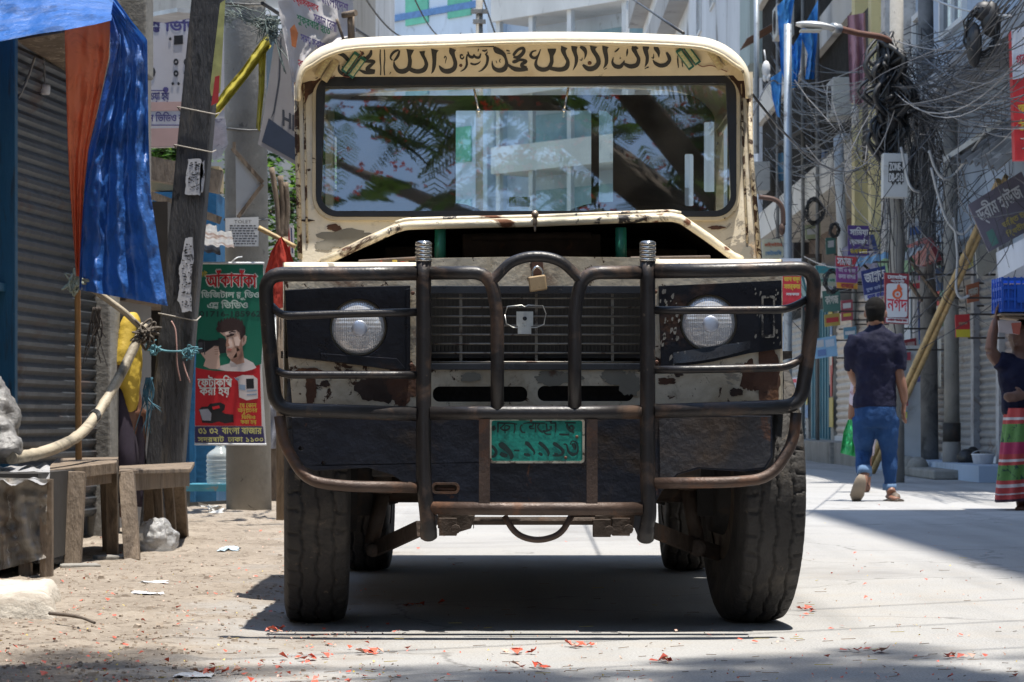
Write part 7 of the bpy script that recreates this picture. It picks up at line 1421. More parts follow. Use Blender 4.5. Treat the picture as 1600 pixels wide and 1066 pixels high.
for q, Y, c_, tx_, l in ((((1285, 455), (1312, 452), (1314, 486), (1287, 488)), 34, (.05, .12, .10), 'কাগজ', 'dark green sign hung low behind the bull bar corner'), (((1388, 514), (1403, 513), (1404, 545), (1389, 546)), 30.2, (.42, .42, .40), 'বই', 'narrow pale sign under the maroon flame sign'), (((1462, 420), (1478, 416), (1479, 452), (1464, 455)), 29.5, (.10, .16, .30), 'খাতা', 'small blue sign between the dark pole and the grey post'), (((1254, 500), (1272, 498), (1273, 530), (1255, 532)), 44, (.40, .36, .12), 'কলম', 'small yellow sign beyond the bull bar corner'), (((1258, 398), (1284, 396), (1284, 420), (1258, 421)), 47, (.14, .10, .08), 'বাজার', 'brown sign high beyond the bull bar corner'), (((1510, 446), (1530, 440), (1530, 470), (1512, 474)), 28.2, (.30, .10, .05), 'দোকান', 'rust coloured sign above the grey shutters')):
    sign('shop_sign', l, q, Y, c_, [(tx_, .12, .35, .88, .75, (.5, .48, .42))], [], 5.0)
for k, (x, y, w, h_, Y, c_, l) in enumerate(((1290, 150, 14, 40, 43, (.30, .30, .34), 'grey shirt drying on the balcony grille right of the blue sheet'), (1308, 140, 12, 46, 41, (.42, .30, .12), 'ochre cloth drying on the balcony grille'), (1284, 235, 12, 30, 42, (.14, .20, .33), 'faded blue cloth on the lower balcony grille'), (1330, 215, 12, 34, 38.4, (.40, .40, .40), 'pale cloth drying below the pink cloth'), (1216, 240, 10, 44, 47, (.12, .28, .42), 'long pale blue cloth hanging beside the steel pole'))):
    m_ = MB(); sheet(m_, [(x, y), (x - 1, y + h_ / 2), (x + 1, y + h_)], [(x + w, y - 2), (x + w + 1, y + h_ / 2), (x + w - 1, y + h_ - 2)], Y, 8, 10, .06, 3, k, rough=.04); tag(m_.build('drying_cloth', pm('cloth_%d' % k, c_, .8, 0, .15, 3)), l, 'cloth', 'washing on the balconies')
for k, (a_, b_, l) in enumerate(((Vector((-3.3, 4.2, 4.6)), Vector((4.6, 8.0, 5.6)), 'black cable crossing overhead, nearest the viewer'), (Vector((-3.3, 4.6, 4.9)), Vector((4.6, 9.0, 6.0)), 'black cable crossing overhead, in the middle of three'), (Vector((-3.3, 5.0, 4.8)), Vector((4.6, 10.0, 6.4)), 'black cable crossing overhead, farthest from the viewer'))):
    m_ = MB(); m_.tube(sag(a_, b_, .3, 14), .007, 6, 0); tag(m_.build('cable', cm), l, 'cable', 'cables crossing above the road')

# further hanging boards, shades and dark openings along the right-hand row
def board(q, Y, c_, band, l):
    t = sign('hanging_board', l, q, Y, c_, [], band, 5.0); t['group'] = 'small hanging boards along the right-hand row'
WB, RB, BB_, YB_ = (.50, .50, .50), (.40, .04, .05), (.05, .10, .26), (.50, .38, .06)
for q, Y, c_, band, l in (
  (((1262, 440), (1284, 438), (1285, 458), (1263, 460)), 46, (.44, .44, .42), [(.1, .55, .9, .8, BB_), (.1, .2, .7, .4, RB)], 'white board with a blue and a red band, far down the right-hand row'),
  (((1288, 492), (1312, 489), (1313, 508), (1289, 511)), 39, (.38, .30, .08), [(.1, .3, .9, .7, RB)], 'yellow board with a red band above the sky blue poster'),
  (((1314, 470), (1332, 468), (1333, 500), (1315, 502)), 36.5, (.30, .06, .08), [(.15, .6, .85, .85, WB), (.15, .2, .85, .35, YB_)], 'dark red board with white and yellow bands left of the walking man'),
  (((1318, 512), (1338, 510), (1338, 528), (1319, 530)), 35, (.10, .22, .30), [(.1, .35, .9, .65, WB)], 'teal board with a white band beside the shoulder of the walking man'),
  (((1424, 440), (1444, 437), (1445, 462), (1425, 465)), 30.8, (.42, .40, .36), [(.1, .5, .9, .85, RB)], 'cream board with a red band between the maroon sign and the stained pole'),
  (((1464, 478), (1478, 476), (1479, 515), (1465, 517)), 29.4, (.44, .44, .46), [(.15, .65, .85, .9, BB_), (.15, .15, .85, .5, (.2, .3, .2))], 'tall pale board with a blue band next to the grey post'),
  (((1258, 352), (1282, 349), (1282, 372), (1259, 374)), 45, (.30, .33, .20), [(.1, .3, .9, .7, WB)], 'olive board with a white band high by the steel pole'),
  (((1290, 372), (1306, 370), (1306, 396), (1291, 398)), 41, (.06, .15, .13), [(.2, .4, .8, .8, WB)], 'dark green board with a pale square above the red and purple sign'),
  (((1502, 398), (1520, 388), (1521, 416), (1503, 424)), 27.6, (.46, .40, .12), [(.1, .3, .9, .6, (.3, .2, .05))], 'yellow board hanging left of the beige fascia'),
  (((1418, 350), (1440, 346), (1441, 372), (1419, 375)), 30.0, (.35, .37, .40), [(.1, .25, .9, .75, BB_)], 'grey board with a blue field below the cable bundles')):
    board(q, Y, c_, band, l)
for k, (y0, y1, z0, z1, l) in enumerate(((45.4, 48.4, 2.45, 2.85, 'ochre'), (41.6, 44.9, 2.45, 2.9, 'teal'), (38.8, 41.3, 2.45, 2.9, 'grey'), (33.6, 36.8, 2.5, 2.95, 'navy'), (29.0, 30.4, 2.35, 2.6, 'maroon'), (30.7, 33.0, 2.35, 2.6, 'green'))):
    c_ = dict(ochre=(.36, .26, .08), teal=(.05, .20, .24), grey=(.34, .34, .35), navy=(.04, .06, .18), maroon=(.22, .04, .05), green=(.05, .18, .09))[l]
    t = thing('fascia_board', (4.9, y0, z0), l + ' shop fascia board above the shutters of the right-hand row', 'signboard', 'shop fascia boards'); m_ = MB(); m_.prism3([[Vector((4.62, y0, z0)), Vector((4.62, y1, z0)), Vector((4.5, y1, z1)), Vector((4.5, y0, z1))]], Vector((.06, 0, 0))); m_.build('panel', pm('fascia_' + l, c_, .5, 0, .2, 2, [([q * .5 for q in c_], 3, .56, .12)]), t)
    m_ = MB(); m_.boxp((4.6, y0 + .1, z0 + .05), (4.98, y0 + .14, z0 + .09)); m_.boxp((4.6, y1 - .14, z0 + .05), (4.98, y1 - .1, z0 + .09)); m_.build('bracket', pm('iron', (.05, .045, .045), .6, .4), t)
for k, (y, z, w, h_) in enumerate(((39.2, 7.4, 1.2, .9), (43.0, 5.1, 1.4, .9), (48.8, 7.6, 1.6, .9), (41.2, 9.6, 1.4, .9))):
    t = thing('window_shade', (4.7, y, z), ('faded striped', 'torn grey', 'rusty', 'pale blue')[k] + ' tin shade over the balcony opening of the brown building', 'shade', 'tin shades on the brown building'); m_ = MB(); tin(m_, Vector((4.3, y, z)), Vector((4.3, y + w, z)), Vector((4.9, y + w, z + .35)), Vector((4.9, y, z + .35)), 10, .01); m_.build('sheet', pm('shade_%d' % k, ((.34, .28, .22), (.24, .24, .24), (.20, .11, .07), (.22, .32, .40))[k], .6, .1, .25, 4), t)
# ================================================================== PEOPLE
skin1 = pm('skin_brown', (.20, .095, .058), .5, 0, .1, 9, spec=.4); skin2 = pm('skin_dark', (.13, .062, .040), .5, 0, .1, 9, spec=.4)
hairm = pm('hair_black', (.010, .009, .008), .8, 0, .3, 60, bump=.5, bs=160, spec=.1)
def vt(mb, secs):                                 # limb or trunk from sections (point, half width, half depth)
    mb.tube([s[0] for s in secs], [s[1] for s in secs], 16, 0, True, [s[2] for s in secs], True, (0, 1, 0)); return mb
def limb(mb, pts, rs, n=10): mb.tube(smooth_path(pts, 3), [a + (b - a) * k / 3 for a, b in zip(rs, rs[1:]) for k in range(3)] + [rs[-1]], n); 
def hand(mb, wrist, d, side, curl=.5, s=1.0):     # d: direction of the hand, side: direction of the thumb side
    d = d.normalized(); side = (side - d * side.dot(d)).normalized(); n = d.cross(side)
    mb.tube([wrist, wrist + d * .035 * s, wrist + d * .085 * s], [.024 * s, .034 * s, .038 * s], 12, 0, True, [.018 * s, .016 * s, .014 * s], True, n)
    for k, (o, l) in enumerate(((.028, .072), (.010, .082), (-.010, .076), (-.028, .058))):
        b = wrist + d * .082 * s + side * o * s; p1 = b + (d * math.cos(curl * .5) + n * math.sin(curl * .5)) * l * .45 * s; p2 = p1 + (d * math.cos(curl * 1.3) + n * math.sin(curl * 1.3)) * l * .32 * s; p3 = p2 + (d * math.cos(curl * 2) + n * math.sin(curl * 2)) * l * .25 * s
        mb.tube([b - d * .02 * s, p1, p2, p3], [.0095 * s, .009 * s, .0085 * s, .007 * s], 8)
    t0 = wrist + d * .025 * s + side * .022 * s; t1 = t0 + (side * .8 + d * .6).normalized() * .035 * s; t2 = t1 + (d * .85 + side * .35 + n * .3).normalized() * .03 * s
    mb.tube([t0 - side * .01 * s, t1, t2], [.013 * s, .011 * s, .008 * s], 8)
# ---- the man walking away
man = thing('person', (P(1367, 0, 20).x, 20.0, 0), 'man seen from behind walking away in navy shirt and rolled blue jeans', 'person')
q = 20 / F
def M(px, py, d=0.): return P(px, py, 20 + d)
mb = MB()
mb.ell(M(1367.5, 486), (15.5 * q, .098, 20 * q), 20); mb.ell(M(1367.5, 497, -.012), (11.5 * q, .07, 13 * q), 14)
mb.ell(M(1352, 491, .01), (3 * q, .022, 6 * q), 10); mb.ell(M(1384, 491, .01), (3 * q, .022, 6 * q), 10); mb.ell(M(1368, 492, .10), (3.2 * q, .02, 5 * q), 8); mb.ell(M(1368, 502, .085), (5 * q, .02, 2.5 * q), 8)
vt(mb, [(M(1367, 498), 10.5 * q, .058), (M(1367, 510), 10.5 * q, .056), (M(1367, 524, .0), 15 * q, .07), (M(1367, 545), 28 * q, .08)])
limb(mb, [M(1400, 560), M(1404, 582, -.02), M(1410, 606, -.03), M(1413, 628, -.02)], [.046, .041, .038, .027], 12); hand(mb, M(1413, 630, -.02), M(1409, 662) - M(1413, 628), Vector((-.2, 1, 0)), .45)
limb(mb, [M(1335, 560), M(1331, 580, .06), M(1338, 600, .2)], [.045, .04, .03]); hand(mb, M(1338, 602, .22), Vector((.1, .7, -.3)), Vector((.6, 0, .6)), .5)
limb(mb, [M(1352, 735, -.05), M(1350, 746, -.09), M(1347, 756, -.12)], [.04, .036, .04]); limb(mb, [M(1391, 745, 0), M(1391, 768, 0)], [.042, .036])
vt(mb, [(M(1391, 762, .02), 6 * q, .05), (M(1393, 772, -.05), 8 * q, .04)]); mb.tube([M(1389, 776, .03), M(1399, 779, -.12), M(1404, 780, -.14)], [.035, .04, .03], 10, ry=.5)
mb.tube([M(1347, 755, -.12), M(1342, 768, -.12), M(1339, 780, -.06)], [.036, .042, .036], 10)
body = mb.build('body', skin1, man, remesh=.009, smooth_it=2)
mb = MB(); mb.ell(M(1367.5, 481, .004), (16.4 * q, .103, 17.5 * q), 20); vt(mb, [(M(1367.5, 482, -.028), 15.8 * q, .074), (M(1367.5, 494, -.030), 14.2 * q, .068), (M(1367.5, 503, -.03), 10.5 * q, .04)])
mb.build('hair', hairm, man, remesh=.008, smooth_it=2)
shirt = pm('shirt_navy', (.009, .0095, .026), .8, 0, .2, 6, bump=.7, bs=11, spec=.2)
mb = MB()
vt(mb, [(M(1368, 508), 11 * q, .065), (M(1368, 515), 18 * q, .085), (M(1368, 522), 30 * q, .105), (M(1368, 532), 36 * q, .125), (M(1368, 550), 35.5 * q, .135), (M(1368, 575), 33.5 * q, .13), (M(1368, 600), 32 * q, .122), (M(1367, 620), 32.5 * q, .125), (M(1367, 637), 33.5 * q, .13)])
limb(mb, [M(1394, 527), M(1401, 548, -.01), M(1405, 566, -.02), M(1405, 579, -.025)], [.075, .074, .066, .058], 14); limb(mb, [M(1341, 527), M(1334, 548, .0), M(1331, 566, .03), M(1331, 577, .06)], [.075, .072, .064, .056], 14)
mb.tube([M(1358, 508, -.01), M(1368, 512, -.068), M(1378, 508, -.01)], [.018, .016, .018], 8)
sh = mb.build('shirt', shirt, man, remesh=.011, smooth_it=3)
d = sh.modifiers.new('folds', 'DISPLACE'); t2 = bpy.data.textures.new('folds', 'CLOUDS'); t2.noise_scale = .11; d.texture = t2; d.strength = .035
jean = pm('jeans_blue', (.014, .045, .125), .85, 0, .3, 5, [((.035, .085, .19), 5, .56, .14), ((.008, .025, .07), 9, .6, .1)], .7, 12, spec=.2)
mb = MB()
vt(mb, [(M(1368, 625), 31.5 * q, .12), (M(1368, 640), 32.5 * q, .13), (M(1369, 655), 33.5 * q, .135), (M(1369, 668), 32 * q, .12)])
limb(mb, [M(1385, 655), M(1387, 680, .0), M(1389, 705, .02), M(1390, 735, .0), M(1391, 764, 0)], [.096, .086, .064, .054, .044], 16); limb(mb, [M(1352, 655), M(1350, 682, .03), M(1349, 704, .07), M(1348, 722, .0), M(1349, 740, -.06)], [.096, .086, .066, .058, .047], 16)
je = mb.build('jeans', jean, man, remesh=.011, smooth_it=2); d = je.modifiers.new('folds', 'DISPLACE'); d.texture = t2; d.strength = .025
mb = MB(); mb.tube([M(1390, 756, 0), M(1390, 766, 0)], .052, 16); mb.tube([M(1350.5, 731, -.045), M(1351, 742, -.07)], .057, 16); each(mb, 'cuff', pm('cuff_pale', (.09, .16, .27), .85, 0, .2, 9), man)
sole = pm('shoe_sole', (.19, .15, .11), .8, 0, .2, 9)
mb = MB(); ctr = M(1341, 763, -.15)
mb.tube([M(1347, 742, -.165), M(1345, 750, -.17), M(1342, 762, -.165), M(1339, 774, -.13), M(1338, 784, -.08)], [.022, .042, .050, .054, .030], 14, 0, True, .35, True, (0, 1, .3)); s1 = mb.build('shoe', sole, man)
mb = MB(); mb.tube([M(1384, 783, .08), M(1391, 782, 0), M(1400, 782, -.1), M(1407, 782.5, -.15)], [.03, .045, .05, .035], 14, 0, True, .35); mb.tube([M(1396, 774, -.02), M(1401, 777, -.10), M(1400, 782, -.14)], [.03, .03, .02], 8); mb.build('sandal', pm('sandal', (.10, .075, .055), .7, 0, .2, 9), man)
# ---- the companion hidden in front of him, holding the green bag
p2 = thing('person', (P(1352, 0, 22.5).x, 22.5, 0), 'person with a pale sleeve, almost hidden beyond the walking man, holding a green bag', 'person')
def K(px, py, d=0.): return P(px, py, 22.5 + d)
q2 = 22.5 / F
mb = MB(); mb.ell(K(1368, 505), (.075, .09, .105), 16); vt(mb, [(K(1368, 515), .05, .05), (K(1368, 530), .06, .06)]); limb(mb, [K(1358, 545), K(1343, 585), K(1334, 625), K(1330, 655)], [.05, .045, .04, .028]); hand(mb, K(1330, 655), Vector((0, 0, -1)), Vector((.3, -.8, 0)), .9); limb(mb, [K(1360, 530), K(1354, 640), K(1351, 700)], [.09, .08, .06]); limb(mb, [K(1349, 690), K(1347, 760)], [.045, .035]); limb(mb, [K(1356, 690, .1), K(1354, 757, .1)], [.045, .035]); mb.tube([K(1347, 762, .05), K(1347, 768, -.1)], .035, 8); mb.tube([K(1354, 760, .15), K(1354, 764, 0)], .035, 8); mb.build('body', skin1, p2, remesh=.012, smooth_it=2)
mb = MB(); vt(mb, [(K(1362, 525), .06, .07), (K(1360, 538), .13, .10), (K(1357, 580), .12, .12), (K(1354, 640), .10, .12), (K(1352, 712), .075, .12)]); limb(mb, [K(1350, 540), K(1342, 580), K(1334, 635)], [.065, .06, .045]); mb.build('robe', pm('pale_pink', (.42, .36, .40), .8, 0, .15, 6, [((.28, .16, .17), 7, .56, .05)]), p2, remesh=.013, smooth_it=2)
mb = MB(); mb.ell(K(1368, 500, .01), (.08, .095, .10), 14); mb.build('hair', hairm, p2)
gbg = pm('green_bag', (.02, .30, .09), .45, 0, .3, 7, [((.10, .45, .22), 9, .56, .1)], .5, 20)
mb = MB(); sheet(mb, [(1325, 656), (1318, 675), (1313, 708)], [(1334, 656), (1339, 675), (1337, 714)], 22.42, 12, 18, .05, 3, .3, rough=.03); sheet(mb, [(1325, 656), (1318, 675), (1313, 708)], [(1334, 656), (1339, 675), (1337, 714)], 22.56, 12, 18, .05, 3, 1.9, rough=.03); tag(mb.build('carrier_bag', gbg), 'green plastic carrier bag hanging beside the walking man', 'bag')
# ---- the porter with the crate on her head
wo = thing('person', (P(1592, 0, 18).x, 18, 0), 'person in navy top and plaid skirt, carrying a blue crate on the head', 'person')
def H(px, py, d=0.): return P(px, py, 18 + d)
q3 = 18 / F
mb = MB(); mb.ell(H(1594, 528), (.078, .095, .11), 18); mb.ell(H(1585, 531, -.06), (.016, .02, .022), 8); mb.ell(H(1588, 540, -.07), (.02, .015, .01), 8); mb.ell(H(1594, 526, .0), (.085, .02, .025), 8); vt(mb, [(H(1594, 540), .05, .05), (H(1594, 556), .06, .055), (H(1594, 570), .12, .07)])
limb(mb, [H(1578, 572), H(1558, 562, -.02), H(1548, 548, -.04)], [.055, .048, .042], 12); limb(mb, [H(1548, 548, -.04), H(1551, 522, -.03), H(1557, 499, -.02)], [.043, .037, .026], 12); hand(mb, H(1557, 500, -.02), Vector((.1, 0, 1)), Vector((-.3, -.9, 0)), .7)
limb(mb, [H(1616, 580), H(1622, 612, -.06), H(1606, 618, -.16)], [.05, .045, .032]); hand(mb, H(1604, 617, -.17), Vector((-1, 0, -.15)), Vector((0, 0, 1)), .5)
limb(mb, [H(1596, 770), H(1597, 790)], [.045, .038]); mb.tube([H(1598, 793, .06), H(1594, 796, -.1)], [.035, .04], 10, ry=.6); limb(mb, [H(1618, 760), H(1620, 784)], [.045, .038]); mb.tube([H(1620, 786, .06), H(1617, 789, -.1)], [.035, .04], 10, ry=.6)
mb.build('body', skin2, wo, remesh=.009, smooth_it=2)
mb = MB(); mb.ell(H(1597, 522, .02), (.085, .10, .10), 16); mb.build('hair', hairm, wo)
mb = MB(); vt(mb, [(H(1594, 558), .07, .06), (H(1594, 566), .15, .09), (H(1595, 585), .165, .11), (H(1597, 620), .14, .11), (H(1598, 646), .135, .11)]); limb(mb, [H(1582, 570), H(1566, 566, -.02), H(1558, 562, -.03)], [.075, .07, .062], 14); limb(mb, [H(1610, 570), H(1618, 590, -.02), H(1620, 604, -.05)], [.075, .07, .06], 14)
tp = mb.build('top', shirt, wo, remesh=.011, smooth_it=2); d = tp.modifiers.new('folds', 'DISPLACE'); d.texture = t2; d.strength = .03
mb = MB(); R_, W__, Gn, Rd, Bk = 0, 1, 2, 3, 4
bands = [(638, 652, 0), (652, 656, 1), (656, 662, 0), (662, 690, 2), (690, 708, 3), (708, 716, 0), (716, 720, 1), (720, 725, 0), (725, 748, 2), (748, 754, 0), (754, 759, 1), (759, 768, 0), (768, 770, 1), (770, 777, 0), (777, 781, 4)]
def sk(u, y):
    t = (y - 638) / 143.; cx = 1598 - 3 * t; a = 2 * math.pi * u; w = (27 + 10 * t) * q3; fold = 1 + (.05 + .10 * t) * math.sin(a * 9 + 2 * t) + .05 * t * math.sin(a * 4)
    return Vector((H(cx, y).x + math.cos(a) * w * fold, 18 + math.sin(a) * .16 * fold * (1 + .3 * t), H(cx, y + math.cos(a) * -4 * t).z))
for y0, y1, mi in bands:
    n_ = max(1, int((y1 - y0) / 4)); mb.grid(lambda u, v: sk(u, y0 + (y1 - y0) * v), 72, n_, mi)
mb.build('skirt', [pm('plaid_red', (.40, .045, .04), .8, 0, .2, 14), pm('plaid_white', (.52, .45, .42), .8), pm('plaid_green', (.09, .20, .045), .8, 0, .2, 9, [((.02, .05, .03), 20, .55, .04)]), pm('plaid_crimson', (.33, .02, .07), .8, 0, .2, 9), pm('plaid_dark', (.05, .02, .03), .8)], wo)
ck = thing('crate', H(1605, 490), 'bright blue plastic crate carried on the head of the person at the right edge', 'crate')
cb_ = pm('crate_blue', (.012, .085, .42), .4, 0, .15, 6)
mb = MB(); x0, x1, zt, zb = H(1558, 0).x, H(1668, 0).x, H(0, 435).z, H(0, 489).z; ya, yb = 17.82, 18.18
for z in (zb, zb + .075, zb + .15, zt - .025): 
    mb.boxp((x0, ya, z), (x1, ya + .012, z + .02)); mb.boxp((x0, yb - .012, z), (x1, yb, z + .02)); mb.boxp((x0, ya + .012, z), (x0 + .012, yb - .012, z + .02)); mb.boxp((x1 - .012, ya + .012, z), (x1, yb - .012, z + .02))
for k in range(12): x = x0 + (x1 - x0) * k / 11; mb.boxp((x - .006, ya - .004, zb), (x + .006, ya + .008, zt))
for k in range(5): y = ya + (yb - ya) * k / 4; mb.boxp((x0 - .004, y - .006, zb), (x0 + .008, y + .006, zt))
mb.boxp((x0 + .013, ya + .013, zb + .002), (x1 - .013, yb - .013, zt - .05)); mb.boxp((x0 + .10, ya - .008, zb + .06), (x0 + .19, ya - .004, zt - .05))
mb.build('basket', cb_, ck)
mb = MB(); mb.box(H(1606, 494), (.44, .40, .012), Matrix.Rotation(R(1), 3, 'Y')); mb.box(H(1608, 499), (.40, .36, .010), Matrix.Rotation(R(4), 3, 'Y')); each(mb, 'cardboard', pm('cardboard', (.22, .155, .10), .8, 0, .2, 6), None)
for i_, o_ in enumerate([o for o in bpy.data.objects if o.name.startswith('cardboard')]): tag(o_, ('brown cardboard sheet directly under the blue crate', 'lower brown cardboard sheet resting on the carrier\'s head')[i_], 'cardboard')
mb = MB(); mb.prism([(1560, 501), (1595, 502), (1592, 523), (1561, 519)], [], flat(17.84), .02); mb.prism([(1580, 505), (1596, 504), (1593, 523), (1583, 521)], [], flat(17.835), .004, 1); tag(mb.build('carton', [pm('carton_pale', (.50, .40, .36), .7), pm('carton_red', (.42, .10, .06), .7)]), 'pale carton flap hanging below the cardboard by the carrier\'s face', 'carton')
# ---- the person seated in the dark stall
ye = thing('person', (P(196, 0, 13.9).x, 13.95, 0), 'person in a yellow shirt leaning in the dark stall behind the bent bamboo', 'person')
def E_(px, py, d=0.): return P(px, py, 13.9 + d)
q4 = 13.9 / F
mb = MB(); mb.ell(E_(182, 518), (.062, .085, .085), 18); mb.ell(E_(171, 522), (.014, .015, .018), 8); mb.ell(E_(173, 532, -.01), (.012, .014, .008), 8); vt(mb, [(E_(190, 530), .045, .045), (E_(197, 548), .055, .05)]); limb(mb, [E_(194, 520, -.05), E_(188, 575, -.12), E_(176, 600, -.12)], [.045, .04, .03]); hand(mb, E_(176, 600, -.12), Vector((-.8, -.2, -.5)), Vector((0, 0, 1)), .6); limb(mb, [E_(198, 545), E_(200, 600, .03), E_(204, 650, .05)], [.05, .06, .075]); limb(mb, [E_(198, 640), E_(192, 720), E_(196, 792)], [.07, .055, .04]); limb(mb, [E_(212, 640, .1), E_(210, 720, .1), E_(210, 790, .1)], [.07, .055, .04]); mb.tube([E_(198, 795, .04), E_(190, 800, -.08)], .035, 8)
mb.build('body', skin2, ye, remesh=.010, smooth_it=2)
mb = MB(); mb.ell(E_(184, 512, .01), (.068, .092, .08), 16); mb.build('hair', hairm, ye)
mb = MB(); vt(mb, [(E_(207, 488), .02, .04), (E_(207, 500), .042, .07), (E_(208, 530), .040, .10), (E_(204, 565), .055, .11), (E_(199, 598), .072, .12), (E_(203, 630), .045, .09), (E_(206, 658), .012, .03)]); limb(mb, [E_(204, 497, -.06), E_(196, 530, -.10), E_(187, 572, -.13)], [.042, .044, .046], 12); limb(mb, [E_(187, 560, -.10), E_(180, 588, -.10), E_(178, 604, -.1)], [.045, .05, .03])
s_ = mb.build('shirt', pm('shirt_yellow', (.48, .33, .035), .7, 0, .12, 6, bump=.5, bs=10), ye, remesh=.010, smooth_it=3); d = s_.modifiers.new('folds', 'DISPLACE'); d.texture = t2; d.strength = .03
mb = MB(); vt(mb, [(E_(192, 605), .045, .10), (E_(190, 640), .055, .11), (E_(196, 700), .065, .13), (E_(200, 785), .065, .13)]); limb(mb, [E_(205, 640, .05), E_(209, 720, .1), E_(209, 792, .1)], [.06, .065, .06]); mb.build('wrap', pm('wrap_purple', (.022, .014, .028), .8, 0, .2, 8), ye)
# ---- far figure
fa = thing('person', (P(1259, 0, 58).x, 58, 0), 'distant figure in white shirt and brown wrap, far down the street', 'person')
def A_(px, py): return P(px, py, 58)
mb = MB(); mb.ell(A_(1258, 590), (.09, .1, .12), 12); vt(mb, [(A_(1258, 596), .06, .06), (A_(1258, 604), .1, .08)]); limb(mb, [A_(1270, 612), A_(1273, 640)], [.05, .04]); mb.tube([A_(1254, 690), A_(1254, 700)], .06, 8); mb.tube([A_(1264, 690), A_(1265, 701)], .06, 8); mb.build('body', skin2, fa)
mb = MB(); vt(mb, [(A_(1258, 602), .12, .1), (A_(1258, 610), .2, .13), (A_(1259, 648), .18, .14)]); mb.build('shirt', pm('shirt_white', (.5, .5, .52), .8), fa); mb = MB(); vt(mb, [(A_(1259, 646), .18, .15), (A_(1259, 694), .16, .13)]); mb.build('wrap', pm('wrap_brown', (.10, .06, .04), .8), fa)
# ================================================================== TREES, LITTER
bark = pm('bark', (.12, .095, .075), .9, 0, .3, 4, [((.05, .04, .03), 6, .5, .2)], .6, 14)
def leafm(name, c, t=.35):
    m = bpy.data.materials.new(name); m.use_nodes = True; nt = m.node_tree; N, L = nt.nodes.new, nt.links.new; b = nt.nodes['Principled BSDF']; b.inputs['Base Color'].default_value = (*c, 1); b.inputs['Roughness'].default_value = .5
    tr = N('ShaderNodeBsdfTranslucent'); tr.inputs[0].default_value = (c[0] * 1.3, c[1] * 1.4, c[2], 1); mx = N('ShaderNodeMixShader'); mx.inputs[0].default_value = t; L(b.outputs[0], mx.inputs[1]); L(tr.outputs[0], mx.inputs[2]); L(mx.outputs[0], nt.nodes['Material Output'].inputs[0]); return m
lf = [leafm('leaf_dark', (.030, .062, .018)), leafm('leaf_mid', (.055, .10, .024)), leafm('flower_red', (.42, .035, .018), .25)]
# spreading flame tree behind and above the viewer: it is mirrored in the windscreen and dapples the foreground
rt = random.Random(3)
ft = thing('flame_tree', (3.6, -1.5, 0), 'spreading red flowered tree behind the viewer, reflected in the jeep windscreen', 'tree')
mb = MB(); fork = Vector((2.7, -.6, 4.4))
mb.tube(smooth_path([(3.6, -1.5, 0), (3.5, -1.4, 1.5), (3.2, -1.0, 3), fork], 4), [.42 - .012 * k for k in range(13)], 12)
tips = []
for k in range(16):
    e = Vector((rt.uniform(-4.4, 4.6), rt.uniform(-5, 5.8), rt.uniform(6.2, 9.6))); m1 = fork.lerp(e, .5) + Vector((rt.uniform(-.6, .6), rt.uniform(-.6, .6), rt.uniform(.2, .9)))
    br = smooth_path([fork, m1, e], 6); mb.tube(br, [.14 - .0098 * j for j in range(len(br))], 7); tips.append(br)
mb.build('trunk', bark, ft)
mb = MB()
def frond(o, d, L, mi):
    up = Vector((0, 0, 1)); s = d.cross(up); s = s.normalized() if s.length > .05 else Vector((1, 0, 0)); n = s.cross(d).normalized()
    for k in range(21):
        t = (k + 1 + rt.uniform(-.3, .3)) / 21; c = o + d * L * t - up * L * .45 * t * t; w = L * rt.uniform(.22, .33) * math.sin(math.pi * (.12 + .83 * t)); h_ = L * .0165
        for sg in (-1, 1):
            tip = c + s * sg * w + d * w * .45 - up * w * .22; e = d * h_ + n * h_ * .4
            mb.add([c - e, c + e, tip + e * .5, tip - e * .5], [(0, 1, 2, 3)], mi)
def flowers(c):
    for j in range(rt.randint(4, 9)):
        p = c + Vector((rt.gauss(0, .10), rt.gauss(0, .10), rt.gauss(0, .08)))
        for z in range(4):
            a = rt.uniform(0, 6.28); v = Vector((math.cos(a), math.sin(a), rt.uniform(-.3, .6))) * .04; w = Vector((-v.y, v.x, 0)) * .7; mb.add([p, p + v * .5 + w * .5, p + v, p + v * .5 - w * .5], [(0, 1, 2, 3)], 2)
def inframe(p): return p.y > 4 and abs(p.x) < p.y * .21 and p.z < .6 + p.y * .17
for br in tips:
    for k in range(52):
        b = br[rt.randint(len(br) // 3, len(br) - 1)]; o = b + Vector((rt.gauss(0, .75), rt.gauss(0, .75), rt.gauss(.1, .5)))
        if o.y > (6.7 if o.x < .5 else 5.9) or o.z < 4.2: continue
        a = rt.uniform(0, 6.28); d = Vector((math.cos(a), math.sin(a), rt.uniform(-.35, .5))).normalized(); frond(o, d, rt.uniform(.40, .72), 0 if rt.random() < .6 else 1)
        if rt.random() < .40: flowers(o + d * .2 + Vector((0, 0, .08)))
for k in range(620):                              # the drooping sprays over the square, low enough to be mirrored in the glass
    o = Vector((rt.uniform(-3.2, 3.6), rt.uniform(-7.5, 3.6), 0)); o.z = 6.7 - o.y * .56 + rt.gauss(0, .9)
    if nz(o.x * 1.1, o.z * 1.2, o.y * .4) < .02: continue
    a = rt.uniform(0, 6.28); d = Vector((math.cos(a), math.sin(a), rt.uniform(-.7, .3))).normalized(); frond(o, d, rt.uniform(.34, .62), 0 if rt.random() < .6 else 1)
    if nz(o.x * .9 + 7, o.z * .9, 3) > .02: flowers(o + d * .25); flowers(o + d * .1 + Vector((.1, 0, .1)))
